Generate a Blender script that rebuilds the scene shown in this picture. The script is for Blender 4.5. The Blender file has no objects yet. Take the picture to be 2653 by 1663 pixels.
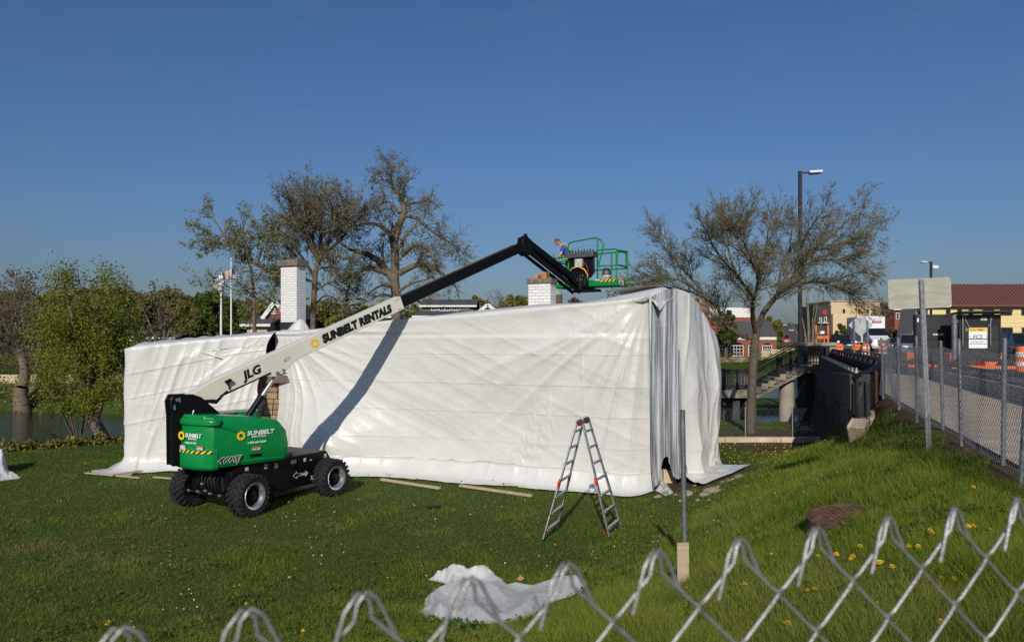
import bpy, bmesh, math, random
import numpy as np
from mathutils import Vector, Matrix, Quaternion
random.seed(7); RNG = np.random.default_rng(7)
scene = bpy.context.scene
COL = scene.collection
# ---------------------------------------------------------------- camera, sky, sun, exposure
H = 3.55                      # camera height above the lawn
F, CX, HY = 1850.0, 1326.5, 880.0
cam_d = bpy.data.cameras.new('camera'); cam = bpy.data.objects.new('camera', cam_d); COL.objects.link(cam)
cam.location = (0, 0, H); cam.rotation_euler = (math.radians(90), 0, 0)
cam_d.sensor_width = 36.0; cam_d.lens = F/2653*36; cam_d.shift_y = 48.5/2653
cam_d.clip_start = 0.05; cam_d.clip_end = 4000
cam_d.dof.use_dof = True; cam_d.dof.focus_distance = 13.0; cam_d.dof.aperture_fstop = 7.5
scene.camera = cam
SUN_EL, SUN_HEAD = math.radians(28), math.radians(8)
world = bpy.data.worlds.new('World'); scene.world = world; world.use_nodes = True
wn = world.node_tree
sky = wn.nodes.new('ShaderNodeTexSky'); sky.sky_type = 'NISHITA'; sky.sun_disc = False
sky.sun_elevation = SUN_EL; sky.sun_rotation = math.pi + SUN_HEAD
sky.altitude = 0; sky.air_density = 1.4; sky.dust_density = 1.3; sky.ozone_density = 10.0
tint = wn.nodes.new('ShaderNodeMix'); tint.data_type = 'RGBA'; tint.blend_type = 'MULTIPLY'; tint.inputs[0].default_value = 1.0; tint.inputs[7].default_value = (1.02, .96, 1.05, 1)   # white balance
wn.links.new(sky.outputs[0], tint.inputs[6]); wtc = wn.nodes.new('ShaderNodeTexCoord'); wmp = wn.nodes.new('ShaderNodeMapping'); wmp.inputs['Scale'].default_value = (2.2, 2.2, 9.0)
wno = wn.nodes.new('ShaderNodeTexNoise'); wno.inputs['Scale'].default_value = 2.6; wno.inputs['Detail'].default_value = 7.0; wno.inputs['Roughness'].default_value = .62; wno.inputs['Distortion'].default_value = .8
wrp = wn.nodes.new('ShaderNodeValToRGB'); wrp.color_ramp.elements[0].position = .52; wrp.color_ramp.elements[1].position = .9; wrp.color_ramp.elements[1].color = (.05, .05, .05, 1)
wn.links.new(wtc.outputs['Generated'], wmp.inputs[0]); wn.links.new(wmp.outputs[0], wno.inputs['Vector']); wn.links.new(wno.outputs[0], wrp.inputs[0])
veil = wn.nodes.new('ShaderNodeMix'); veil.data_type = 'RGBA'; veil.inputs[7].default_value = (5.2, 6.2, 7.6, 1)      # thin high cloud
wn.links.new(wrp.outputs[0], veil.inputs[0]); wn.links.new(tint.outputs[2], veil.inputs[6]); wn.links.new(veil.outputs[2], wn.nodes['Background'].inputs[0]); wn.nodes['Background'].inputs[1].default_value = 0.0575
sun_d = bpy.data.lights.new('sun', 'SUN'); sun = bpy.data.objects.new('sun', sun_d); COL.objects.link(sun)
sun_d.energy = 3.1; sun_d.angle = math.radians(0.53); sun_d.color = (1.0, 0.94, 0.84)
SUN_DIR = Vector((math.sin(SUN_HEAD)*math.cos(SUN_EL), math.cos(SUN_HEAD)*math.cos(SUN_EL), -math.sin(SUN_EL)))
sun.rotation_euler = SUN_DIR.to_track_quat('-Z', 'Y').to_euler(); sun.location = (-5, -20, 30)
vs = scene.view_settings; vs.view_transform = 'Standard'; vs.look = 'None'; vs.exposure = 0.28; vs.gamma = 1.0
vs.use_curve_mapping = False
cy = scene.cycles; cy.use_denoising = False; cy.use_adaptive_sampling = False; cy.max_bounces = 6; cy.diffuse_bounces = 3; cy.glossy_bounces = 3
cy.transmission_bounces = 4; cy.transparent_max_bounces = 8; cy.caustics_reflective = False; cy.caustics_refractive = False
cy.sample_clamp_indirect = 6.0

# ---------------------------------------------------------------- helpers
def at(px, py, d): return Vector(((px-CX)/F*d, d, H-(py-HY)/F*d))          # a pixel of the photograph at depth d
def ss(t): t = np.clip(t, 0, 1); return t*t*(3-2*t)
def tag(o, label=None, cat=None, group=None, kind=None):
    if label: o['label'] = label
    if cat: o['category'] = cat
    if group: o['group'] = group
    if kind: o['kind'] = kind
    return o
def wm(o):
    m = o.matrix_basis.copy(); p = o.parent
    while p: m = p.matrix_basis @ m; p = p.parent
    return m
def thing(name, label, cat, loc=(0, 0, 0), rz=0.0, group=None):
    o = bpy.data.objects.new(name, None); COL.objects.link(o); o.empty_display_size = .1
    o.location = loc; o.rotation_euler = (0, 0, rz)
    return tag(o, label, cat, group)
def kids(o): return [c for c in bpy.data.objects if c.parent == o]
def dup(o, loc=None, rz=None, label=None, scale=None, mats=None):
    allk = {}
    for c in bpy.data.objects:
        if c.parent: allk.setdefault(c.parent.name, []).append(c)
    def cp(s, par):
        c = s.copy(); COL.objects.link(c); c.parent = par
        for k in allk.get(s.name, []): cp(k, c)
        return c
    c = cp(o, None)
    if loc is not None: c.location = loc
    if rz is not None: c.rotation_euler = (0, 0, rz)
    if scale is not None: c.scale = scale if hasattr(scale, '__len__') else (scale,)*3
    if label: c['label'] = label
    return c
def link_mesh(name, me, parent=None):
    o = bpy.data.objects.new(name, me); COL.objects.link(o)
    if parent: o.parent = parent
    return o
def np_mesh(name, V, Fc, mat, parent=None, smooth=False, fs=None):
    """V (n,3) world or local; Fc (m,k) uniform polygons."""
    V = np.asarray(V, np.float32); Fc = np.asarray(Fc, np.int32)
    if parent is not None:
        Mi = np.array(wm(parent).inverted()); V = (V @ Mi[:3, :3].T + Mi[:3, 3]).astype(np.float32)
    me = bpy.data.meshes.new(name); k = Fc.shape[1]
    me.vertices.add(len(V)); me.vertices.foreach_set('co', V.ravel())
    me.loops.add(Fc.size); me.loops.foreach_set('vertex_index', Fc.ravel())
    me.polygons.add(len(Fc)); me.polygons.foreach_set('loop_start', np.arange(0, Fc.size, k, dtype=np.int32))
    if smooth: me.polygons.foreach_set('use_smooth', np.ones(len(Fc), bool))
    me.update(calc_edges=True); me.materials.append(mat)
    return link_mesh(name, me, parent)
class MB:
    def __init__(s, M=None): s.v = []; s.f = []; s.mi = []; s.m = 0; s.M = M if M is not None else Matrix()
    def add(s, vs_, fs_, m=None):
        b = len(s.v); s.v += [s.M @ Vector(p) for p in vs_]
        for f in fs_: s.f.append([b+i for i in f]); s.mi.append(s.m if m is None else m)
        return s
    def box(s, c, sz, R=None, m=None, taper=(1, 1)):
        x, y, z = sz[0]/2, sz[1]/2, sz[2]/2; c = Vector(c); tx, ty = taper
        p = [Vector(q) for q in ((-x, -y, -z), (x, -y, -z), (x, y, -z), (-x, y, -z), (-x*tx, -y*ty, z), (x*tx, -y*ty, z), (x*tx, y*ty, z), (-x*tx, y*ty, z))]
        if R is not None: p = [R @ q for q in p]
        return s.add([c+q for q in p], [(0, 3, 2, 1), (4, 5, 6, 7), (0, 1, 5, 4), (1, 2, 6, 5), (2, 3, 7, 6), (3, 0, 4, 7)], m)
    def beam(s, a, b, w, h, up=(0, 0, 1), m=None):
        a, b = Vector(a), Vector(b); d = (b-a); L = d.length; x = d/L
        y = Vector(up).cross(x)
        if y.length < 1e-5: y = Vector((0, 1, 0)).cross(x)
        y.normalize(); z = x.cross(y)
        R = Matrix((x, y, z)).transposed()
        return s.box((a+b)/2, (L, w, h), R, m)
    def tube(s, a, b, r0, r1=None, n=8, caps=True, m=None):
        r1 = r0 if r1 is None else r1
        a, b = Vector(a), Vector(b); x = (b-a).normalized()
        u = x.orthogonal().normalized(); w = x.cross(u); vs_ = []
        for k in range(n):
            t = 2*math.pi*k/n; vs_.append(a+(u*math.cos(t)+w*math.sin(t))*r0)
        for k in range(n):
            t = 2*math.pi*k/n; vs_.append(b+(u*math.cos(t)+w*math.sin(t))*r1)
        fs_ = [(k, (k+1) % n, n+(k+1) % n, n+k) for k in range(n)]
        if caps: fs_ += [tuple(range(n-1, -1, -1)), tuple(range(n, 2*n))]
        return s.add(vs_, fs_, m)
    def path(s, pts, r, n=8, caps=True, m=None, closed=False):
        pts = [Vector(p) for p in pts]; N = len(pts); rs = r if hasattr(r, '__len__') else [r]*N
        u = None; vs_ = []
        for i, p in enumerate(pts):
            t = (pts[min(i+1, N-1)]-pts[max(i-1, 0)])
            t = t.normalized() if t.length > 1e-9 else Vector((0, 0, 1))
            u = t.orthogonal().normalized() if u is None else (u-t*u.dot(t)).normalized()
            w = t.cross(u)
            for k in range(n):
                a = 2*math.pi*k/n; vs_.append(p+(u*math.cos(a)+w*math.sin(a))*rs[i])
        fs_ = [(i*n+k, i*n+(k+1) % n, (i+1)*n+(k+1) % n, (i+1)*n+k) for i in range(N-1) for k in range(n)]
        if caps: fs_ += [tuple(range(n-1, -1, -1)), tuple(range((N-1)*n, N*n))]
        return s.add(vs_, fs_, m)
    def prism(s, pts, y0, y1, m=None, taper=1.0):
        """outline in local XZ, extruded along local Y from y0 to y1"""
        n = len(pts); c = Vector((sum(p[0] for p in pts)/n, 0, sum(p[1] for p in pts)/n))
        vs_ = [(p[0], y0, p[1]) for p in pts]+[(c.x+(p[0]-c.x)*taper, y1, c.z+(p[1]-c.z)*taper) for p in pts]
        fs_ = [(k, (k+1) % n, n+(k+1) % n, n+k) for k in range(n)]+[tuple(range(n-1, -1, -1)), tuple(range(n, 2*n))]
        return s.add(vs_, fs_, m)
    def plate(s, pts, z0, z1, m=None):
        """outline in local XY, extruded along Z"""
        n = len(pts); vs_ = [(p[0], p[1], z0) for p in pts]+[(p[0], p[1], z1) for p in pts]
        return s.add(vs_, [(k, (k+1) % n, n+(k+1) % n, n+k) for k in range(n)]+[tuple(range(n-1, -1, -1)), tuple(range(n, 2*n))], m)
    def lathe(s, prof, n=24, c=(0, 0, 0), axis='Z', m=None, caps=True):
        vs_ = []
        for r, h in prof:
            for k in range(n):
                a = 2*math.pi*k/n; x, y = r*math.cos(a), r*math.sin(a)
                p = {'Z': (x, y, h), 'Y': (x, h, y), 'X': (h, x, y)}[axis]
                vs_.append(Vector(c)+Vector(p))
        N = len(prof)
        fs_ = [(i*n+k, i*n+(k+1) % n, (i+1)*n+(k+1) % n, (i+1)*n+k) for i in range(N-1) for k in range(n)]
        if caps: fs_ += [tuple(range(n-1, -1, -1)), tuple(range((N-1)*n, N*n))]
        return s.add(vs_, fs_, m)
    def build(s, name, mat, parent=None, smooth=None, bevel=0, local=False, segs=2):
        M = Matrix() if (parent is None or local) else wm(parent).inverted()
        me = bpy.data.meshes.new(name)
        me.from_pydata([tuple(M @ p) for p in s.v], [], s.f)
        for mt in (mat if isinstance(mat, (list, tuple)) else [mat]): me.materials.append(mt)
        if any(s.mi): me.polygons.foreach_set('material_index', s.mi)
        bm = bmesh.new(); bm.from_mesh(me); bmesh.ops.recalc_face_normals(bm, faces=bm.faces); bm.to_mesh(me); bm.free()
        if smooth:
            me.polygons.foreach_set('use_smooth', [True]*len(me.polygons)); me.set_sharp_from_angle(angle=math.radians(smooth))
        o = link_mesh(name, me, parent)
        if bevel:
            b = o.modifiers.new('bevel', 'BEVEL'); b.width = bevel; b.segments = segs; b.limit_method = 'ANGLE'; b.angle_limit = math.radians(40)
            me.polygons.foreach_set('use_smooth', [True]*len(me.polygons)); me.set_sharp_from_angle(angle=math.radians(35))
            b.harden_normals = False
        return o
def frame(loc, rz=0.0, x=None, z=None):
    if x is not None:
        x = Vector(x).normalized(); z = Vector(z) if z is not None else Vector((0, 0, 1)); y = z.cross(x).normalized(); z = x.cross(y)
        M = Matrix((x, y, z)).transposed().to_4x4()
    else: M = Matrix.Rotation(rz, 4, 'Z')
    M.translation = Vector(loc); return M
# value noise
_perm = np.random.default_rng(3).random((256, 256)).astype(np.float64)
def noise2(x, y):
    xi = np.floor(x).astype(int); yi = np.floor(y).astype(int); fx = x-xi; fy = y-yi
    fx = fx*fx*fx*(fx*(fx*6-15)+10); fy = fy*fy*fy*(fy*(fy*6-15)+10)
    g = lambda a, b: _perm[a & 255, b & 255]
    return (g(xi, yi)*(1-fx)+g(xi+1, yi)*fx)*(1-fy)+(g(xi, yi+1)*(1-fx)+g(xi+1, yi+1)*fx)*fy
def fbm(x, y, o=4):
    r = 0; a = .5
    for i in range(o): r = r+a*noise2(x*2**i+17.3*i, y*2**i+9.1*i); a *= .5
    return r
def ridge(t): return 1-np.abs(2*t-1)
# ---------------------------------------------------------------- materials
def nd(nt, typ, **kw):
    n = nt.nodes.new(typ)
    for k, v in kw.items():
        if k in n.inputs.keys(): n.inputs[k].default_value = v
        else: setattr(n, k, v)
    return n
MATS = {}
def pm(name, col, rough=.6, metal=0.0, var=.12, scale=4.0, bump=0.0, bscale=40.0, spec=.5, coat=0.0, stretch=(1, 1, 1), rand=0.0, col2=None, thr=None, detail=4, alpha=None, trans=0.0, two=False):
    """Principled material with noise-driven colour variation, wear and relief."""
    if name in MATS: return MATS[name]
    m = bpy.data.materials.new(name); m.use_nodes = True; nt = m.node_tree; b = nt.nodes['Principled BSDF']; L = nt.links.new
    b.inputs['Roughness'].default_value = rough; b.inputs['Metallic'].default_value = metal; b.inputs['Specular IOR Level'].default_value = spec
    if coat: b.inputs['Coat Weight'].default_value = coat; b.inputs['Coat Roughness'].default_value = .08
    tc = nd(nt, 'ShaderNodeTexCoord'); mp = nd(nt, 'ShaderNodeMapping'); mp.inputs['Scale'].default_value = stretch
    L(tc.outputs['Object'], mp.inputs[0])
    n1 = nd(nt, 'ShaderNodeTexNoise', Scale=scale, Detail=detail); L(mp.outputs[0], n1.inputs['Vector'])
    r = nd(nt, 'ShaderNodeValToRGB'); c = np.array(col, float); c2 = np.array(col2 if col2 is not None else c*(1-var*1.3), float)
    a, z = thr if thr else (.3, .7)
    r.color_ramp.elements[0].position = a; r.color_ramp.elements[1].position = z
    r.color_ramp.elements[0].color = (*c2, 1); r.color_ramp.elements[1].color = (*np.clip(c*(1+var*.6 if col2 is None else 1), 0, 1), 1)
    L(n1.outputs['Fac'], r.inputs[0]); out = r.outputs[0]
    if rand:
        oi = nd(nt, 'ShaderNodeObjectInfo') if not two else nd(nt, 'ShaderNodeNewGeometry')
        hs = nd(nt, 'ShaderNodeHueSaturation'); mr = nd(nt, 'ShaderNodeMapRange')
        mr.inputs['To Min'].default_value = 1-rand; mr.inputs['To Max'].default_value = 1+rand
        L(oi.outputs['Random' if not two else 'Random Per Island'], mr.inputs[0]); L(mr.outputs[0], hs.inputs['Value']); L(out, hs.inputs['Color']); out = hs.outputs[0]
    L(out, b.inputs['Base Color'])
    if bump:
        n2 = nd(nt, 'ShaderNodeTexNoise', Scale=bscale, Detail=3.0); L(mp.outputs[0], n2.inputs['Vector'])
        bp = nd(nt, 'ShaderNodeBump', Strength=min(bump, 1.0), Distance=.02); L(n2.outputs['Fac'], bp.inputs['Height']); L(bp.outputs[0], b.inputs['Normal'])
    if alpha is not None: b.inputs['Alpha'].default_value = alpha
    if trans: b.inputs['Transmission Weight'].default_value = trans
    MATS[name] = m; return m
def leaf_mat(name, c1, c2, trans=.35):
    m = bpy.data.materials.new(name); m.use_nodes = True; nt = m.node_tree; L = nt.links.new
    b = nt.nodes['Principled BSDF']; b.inputs['Roughness'].default_value = .6; b.inputs['Specular IOR Level'].default_value = .25
    g = nd(nt, 'ShaderNodeNewGeometry'); mx = nd(nt, 'ShaderNodeMix', data_type='RGBA')
    mx.inputs[6].default_value = (*c1, 1); mx.inputs[7].default_value = (*c2, 1)
    L(g.outputs['Random Per Island'], mx.inputs[0]); L(mx.outputs[2], b.inputs['Base Color'])
    tr = nd(nt, 'ShaderNodeBsdfTranslucent'); L(mx.outputs[2], tr.inputs[0]); ms = nd(nt, 'ShaderNodeMixShader'); ms.inputs[0].default_value = trans
    L(b.outputs[0], ms.inputs[1]); L(tr.outputs[0], ms.inputs[2]); L(ms.outputs[0], nt.nodes['Material Output'].inputs[0])
    return m
def text(name, s, size, mat, M, parent, ext=.002, shear=0.0, off=0.0, sx=1.0, align='LEFT', spacing=1.0):
    """lettering in the XY plane of M (x along the line, z out of the surface)"""
    cu = bpy.data.curves.new(name, 'FONT'); cu.body = s; cu.size = size; cu.extrude = ext; cu.shear = shear; cu.offset = off
    cu.align_x = align; cu.space_character = spacing; cu.resolution_u = 3
    t = bpy.data.objects.new(name, cu); COL.objects.link(t)
    dg = bpy.context.evaluated_depsgraph_get(); me = bpy.data.meshes.new_from_object(t.evaluated_get(dg))
    bpy.data.objects.remove(t); bpy.data.curves.remove(cu)
    me.transform(Matrix.Diagonal((sx, 1, 1, 1))); me.transform(M)
    if parent: me.transform(wm(parent).inverted())
    me.materials.clear(); me.materials.append(mat); me.name = name
    return link_mesh(name, me, parent)
# ---------------------------------------------------------------- ground
def road_q(X, Y): return (X-5.02)*-.934+(Y-7.3)*.358            # distance to the left of the roadside fence line
def road_pt(s, o, z=0.0): return Vector((5.02+.358*s+.934*o, 7.3+.934*s-.358*o, z))   # s along the road, o to its right
ROAD_Z = 2.25
def ground_z(X, Y):
    X = np.asarray(X, float); Y = np.asarray(Y, float)
    q = road_q(X, Y); W = np.clip(6-(Y-7)*.2, 2.2, 6)
    A = 2.25*(1-.3*ss((Y-9)/6))*(1-ss((Y-16.2)/8))
    left = A*np.clip(1-np.maximum(q-.15, 0)/(W*1.02), 0, 1)**1.12; left = np.maximum(left, np.where(Y < 17.3, 2.25-.6*np.maximum(q, 0)-2.2*np.maximum(q-.72, 0)-.38*ss((Y-11)/3)*ss(q/.55), 0)); right = 2.25*(1-ss((Y-31)/2.0))
    bR = np.where(q < .66, np.where((Y > 17.2) | (q <= 0), right, left), left)
    qf = -.29*X+.957*(Y-.5); bF = 2.15*(1-ss(qf/10.5))
    z = (bR**3+bF**3)**(1/3.)
    z = np.minimum(z, 2.25)
    shore = np.interp(X, [-60, -17, -14, -10, 0, 8, 11, 60], [8, 22.6, 25.2, 29, 38, 44, 50, 50])
    s = Y-shore
    z = z+np.where(q > .66, -.95*ss((s+.9)/2.4)-np.where(X > 5, .1*ss((Y-26.1)/.2)+.35*ss((Y-26.5)/14)+.6*ss((X-11.3)/.8)*ss((17-X)/1)*ss((Y-33.5)/1)*ss((40-Y)/1.2), 0), 0)
    z = np.where((q <= .66) & (Y > 33), -1.0, z)
    i1 = np.interp(X, [-80, -36, -31, -20, -9], [52, 46, 41.5, 38.5, 36.5])
    isl = ss((Y-i1)/2.5)*ss((57-Y)/2.5)*ss((-8-X)/2); z = z+isl*1.15
    far = np.interp(X, [-80, -5, 15, 28, 60], [68, 68, 100, 100, 72]); f = ss((Y-far)/2.0)
    z = z+f*np.where(X > 10, 1.6+1.7*ss((6-q)/4), 2.2)+np.clip((Y-235)*.05, 0, 12)
    return z+.05*(fbm(X*.9+50, Y*.9+50, 3)-.45)*np.clip((30-Y)/10, 0, 1)
def gz(x, y): return float(ground_z(np.array([x]), np.array([y]))[0])
def on_ground(px, py, off=0.0):
    """where the ray through a pixel of the photograph meets the ground"""
    d = np.linspace(1.2, 150, 6000); x = (px-CX)/F*d; z = H-(py-HY)/F*d
    k = np.argmax(ground_z(x, d)+off >= z); return Vector((x[k], d[k], z[k]))
def ground_mat():
    m = bpy.data.materials.new('lawn_soil'); m.use_nodes = True; nt = m.node_tree; L = nt.links.new; b = nt.nodes['Principled BSDF']
    b.inputs['Roughness'].default_value = .9; b.inputs['Specular IOR Level'].default_value = .1
    tc = nd(nt, 'ShaderNodeTexCoord')
    n1 = nd(nt, 'ShaderNodeTexNoise', Scale=.55, Detail=6.0); n2 = nd(nt, 'ShaderNodeTexNoise', Scale=9.0, Detail=4.0); n3 = nd(nt, 'ShaderNodeTexNoise', Scale=60.0, Detail=2.0)
    for n in (n1, n2, n3): L(tc.outputs['Object'], n.inputs['Vector'])
    r = nd(nt, 'ShaderNodeValToRGB'); e = r.color_ramp.elements
    e[0].position = .3; e[0].color = (.03, .05, .008, 1); e[1].position = .72; e[1].color = (.075, .115, .02, 1)
    ad = nd(nt, 'ShaderNodeMix', data_type='FLOAT'); ad.inputs[0].default_value = .5; L(n2.outputs[0], ad.inputs[2]); L(n3.outputs[0], ad.inputs[3]); L(ad.outputs[0], r.inputs[0])
    at_ = nd(nt, 'ShaderNodeAttribute', attribute_name='bare'); mx = nd(nt, 'ShaderNodeMix', data_type='RGBA')
    r2 = nd(nt, 'ShaderNodeValToRGB'); e = r2.color_ramp.elements; e[0].position = .3; e[0].color = (.05, .033, .018, 1); e[1].position = .75; e[1].color = (.15, .105, .062, 1)
    L(ad.outputs[0], r2.inputs[0]); L(at_.outputs['Fac'], mx.inputs[0]); L(r.outputs[0], mx.inputs[6]); L(r2.outputs[0], mx.inputs[7])
    L(mx.outputs[2], b.inputs['Base Color'])
    bp = nd(nt, 'ShaderNodeBump', Strength=.8, Distance=.03); L(n3.outputs[0], bp.inputs['Height']); L(bp.outputs[0], b.inputs['Normal'])
    return m
def bare_mask(X, Y):
    """trodden earth: beside the house end, along the fence foot, under the stairs"""
    q = road_q(X, Y); nz = fbm(X*1.6, Y*1.6, 3)-.45
    a = ss(1.2-(((X-4.7)/1.9)**2+((Y-17.4)/1.7)**2)+nz*1.6)
    b = ss((.36-np.abs(q-.0))/.3+nz*1.2)*(Y > 6)*(Y < 18)*(q < .9)
    c = ss((1.2-(((X-10.5)/3.2)**2+((Y-24)/5)**2))*2+nz*3)*(q > .6)
    return np.clip(np.maximum(np.maximum(a, b), c), 0, 1)
xs = np.concatenate([-np.geomspace(900, 32, 26), np.arange(-30, -8, .5), np.arange(-8, 9, .16), np.arange(9, 30, .5), np.geomspace(32, 900, 26)])
ys = np.concatenate([[-40, -15, -6], np.arange(-3, 20, .16), np.arange(20, 48, .4), np.geomspace(49, 1800, 60)])
GX, GY = np.meshgrid(xs, ys, indexing='ij'); GZ = ground_z(GX, GY)
nx, ny = GX.shape; idx = np.arange(nx*ny).reshape(nx, ny)
quads = np.stack([idx[:-1, :-1], idx[1:, :-1], idx[1:, 1:], idx[:-1, 1:]], -1).reshape(-1, 4)
ground = np_mesh('ground', np.stack([GX, GY, GZ], -1).reshape(-1, 3), quads, ground_mat(), smooth=True)
av = ground.data.attributes.new('bare', 'FLOAT', 'POINT'); av.data.foreach_set('value', bare_mask(GX, GY).ravel().astype(np.float32))
tag(ground, 'sloping lawn with bare earth beside the house and river banks', kind='structure')
# water
def water_mat():
    m = bpy.data.materials.new('river_water'); m.use_nodes = True; nt = m.node_tree; L = nt.links.new; b = nt.nodes['Principled BSDF']
    b.inputs['Base Color'].default_value = (.022, .024, .022, 1); b.inputs['Roughness'].default_value = .06; b.inputs['IOR'].default_value = 1.33
    tc = nd(nt, 'ShaderNodeTexCoord'); mp = nd(nt, 'ShaderNodeMapping'); mp.inputs['Scale'].default_value = (.5, 1.3, 1); mp.inputs['Rotation'].default_value = (0, 0, .25)
    L(tc.outputs['Object'], mp.inputs[0]); n = nd(nt, 'ShaderNodeTexNoise', Scale=1.6, Detail=5.0, Roughness=.6); L(mp.outputs[0], n.inputs['Vector'])
    bp = nd(nt, 'ShaderNodeBump', Strength=.5, Distance=.12); L(n.outputs[0], bp.inputs['Height']); L(bp.outputs[0], b.inputs['Normal'])
    return m
WATER_Z = -.62
mb = MB(); mb.add([(-300, 16, WATER_Z), (300, 16, WATER_Z), (300, 112, WATER_Z), (-300, 112, WATER_Z)], [(0, 1, 2, 3)])
tag(mb.build('river_water', water_mat()), 'dark rippled river behind the wrapped house', kind='structure')
# road, sidewalk and barrier
asphalt = pm('asphalt', (.075, .073, .07), .85, var=.2, scale=2, bump=.3, bscale=80)
concrete = pm('concrete', (.34, .30, .25), .85, var=.18, scale=1.6, bump=.25, bscale=30)
pale_conc = pm('pale_concrete', (.56, .45, .31), .85, var=.22, scale=2.2, bump=.3, bscale=25)
dirty_conc = pm('stained_concrete', (.36, .31, .24), .9, var=.1, scale=1.2, bump=.35, bscale=22, col2=(.11, .095, .075), thr=(.36, .62), detail=7)
def road_strip(name, o0, o1, z, mat, s0=-14, s1=107, thick=0, label=None, step=None):
    mb = MB(); st = np.linspace(s0, s1, 12)
    for a, b in zip(st[:-1], st[1:]):
        mb.add([road_pt(a, o0, z), road_pt(a, o1, z), road_pt(b, o1, z), road_pt(b, o0, z)], [(0, 1, 2, 3)])
    return tag(mb.build(name, mat), label, kind='structure')
road_strip('sidewalk', .12, 2.35, ROAD_Z+.035, pale_conc, s0=-9, s1=104, label='tan concrete sidewalk behind the roadside chain link fence')
road_strip('road', 2.45, 18.5, ROAD_Z+.02, asphalt, label='asphalt street over the bridge')
white_paint = pm('road_paint', (.7, .68, .6), .7, var=.2, scale=8)
mb = MB()
for k in range(22): mb.add([road_pt(-6+k*5, 6.3, ROAD_Z+.025), road_pt(-6+k*5, 6.42, ROAD_Z+.025), road_pt(-3.5+k*5, 6.42, ROAD_Z+.025), road_pt(-3.5+k*5, 6.3, ROAD_Z+.025)], [(0, 1, 2, 3)])
tag(mb.build('road_marking', white_paint), 'broken white lane line on the street', kind='structure')
mb = MB()   # street climbing the hill beyond the bridge
st = np.linspace(106, 520, 90)
for a, b in zip(st[:-1], st[1:]):
    za, zb = [max(gz(road_pt(t, o).x, road_pt(t, o).y) for o in (-8, 0, 10))+.25 for t in (a, b)]; oa, ob = [-13*float(ss((t-106)/60)) for t in (a, b)]
    mb.add([road_pt(a, 2.45+oa, za), road_pt(a, 16+oa, za), road_pt(b, 16+ob, zb), road_pt(b, 2.45+ob, zb)], [(0, 1, 2, 3)])
tag(mb.build('hill_street', asphalt), 'street climbing the hill beyond the bridge', kind='structure')
mb = MB()   # bridge deck and girders
for o0, o1, z0, z1 in ((-.35, 19.2, 1.75, ROAD_Z), (.2, .75, .9, 1.74), (5, 5.6, .9, 1.74), (10, 10.6, .9, 1.74), (18, 18.6, .9, 1.74)):
    a = [road_pt(s, o, z) for s in (24.5, 106) for o in (o0, o1) for z in (z0, z1)]
    mb.add(a, [(0, 2, 3, 1), (4, 5, 7, 6), (0, 1, 5, 4), (2, 6, 7, 3), (1, 3, 7, 5), (0, 4, 6, 2)])
bridge = thing('road_bridge', 'concrete road bridge carrying the street across the river', 'bridge', road_pt(24, 0, 0))
mb.build('deck', dirty_conc, bridge)
for s in (26, 52, 78):
    mb = MB()
    for o in (1.2, 7, 13, 18): mb.tube(road_pt(s, o, -1.2), road_pt(s, o, 1.0), .5, n=12)
    a = [road_pt(t, o, z) for t in (s-.5, s+.5) for o in (0, 19) for z in (.85, 1.35)]
    mb.add(a, [(0, 2, 3, 1), (4, 5, 7, 6), (0, 1, 5, 4), (2, 6, 7, 3), (1, 3, 7, 5), (0, 4, 6, 2)])
    mb.build('pier', dirty_conc, bridge, smooth=40)
# ---------------------------------------------------------------- wrapped house
def plastic_mat(name, base, rough, streak=None, alpha=1.0):
    m = bpy.data.materials.new(name); m.use_nodes = True; nt = m.node_tree; L = nt.links.new; b = nt.nodes['Principled BSDF']
    b.inputs['Roughness'].default_value = rough; b.inputs['Specular IOR Level'].default_value = .55
    tc = nd(nt, 'ShaderNodeTexCoord')
    n1 = nd(nt, 'ShaderNodeTexNoise', Scale=2.2, Detail=5.0); L(tc.outputs['Object'], n1.inputs['Vector'])
    r = nd(nt, 'ShaderNodeValToRGB'); e = r.color_ramp.elements; e[0].position = .25; e[1].position = .6
    e[0].color = (*[c*.93 for c in base], 1); e[1].color = (*base, 1); L(n1.outputs[0], r.inputs[0]); L(r.outputs[0], b.inputs['Base Color'])
    if streak:
        mp = nd(nt, 'ShaderNodeMapping'); mp.inputs['Scale'].default_value = (8, 8, .3); L(tc.outputs['Object'], mp.inputs[0])
        n3 = nd(nt, 'ShaderNodeTexNoise', Scale=2.0, Detail=5.0); L(mp.outputs[0], n3.inputs['Vector'])
        e[0].color = (*streak, 1); e[0].position = .38; e[1].position = .62; L(n3.outputs[0], r.inputs[0])
    mp2 = nd(nt, 'ShaderNodeMapping'); mp2.inputs['Scale'].default_value = (1, 1, 1.6); mp2.inputs['Rotation'].default_value = (0, .6, .3); L(tc.outputs['Object'], mp2.inputs[0])
    n2 = nd(nt, 'ShaderNodeTexNoise', Scale=5.0, Detail=4.0, Distortion=1.2); L(mp2.outputs[0], n2.inputs['Vector'])
    v = nd(nt, 'ShaderNodeTexNoise', Scale=1.3, Detail=2.0, Distortion=2.5); L(mp2.outputs[0], v.inputs['Vector'])
    ad = nd(nt, 'ShaderNodeMath', operation='MULTIPLY_ADD'); L(v.outputs[0], ad.inputs[0]); ad.inputs[1].default_value = 2.2; L(n2.outputs[0], ad.inputs[2])
    bp = nd(nt, 'ShaderNodeBump', Strength=.16, Distance=.03); L(ad.outputs[0], bp.inputs['Height']); L(bp.outputs[0], b.inputs['Normal'])
    if alpha < 1: b.inputs['Alpha'].default_value = alpha
    return m
plastic = plastic_mat('white_sheeting', (.62, .615, .58), .36)
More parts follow.
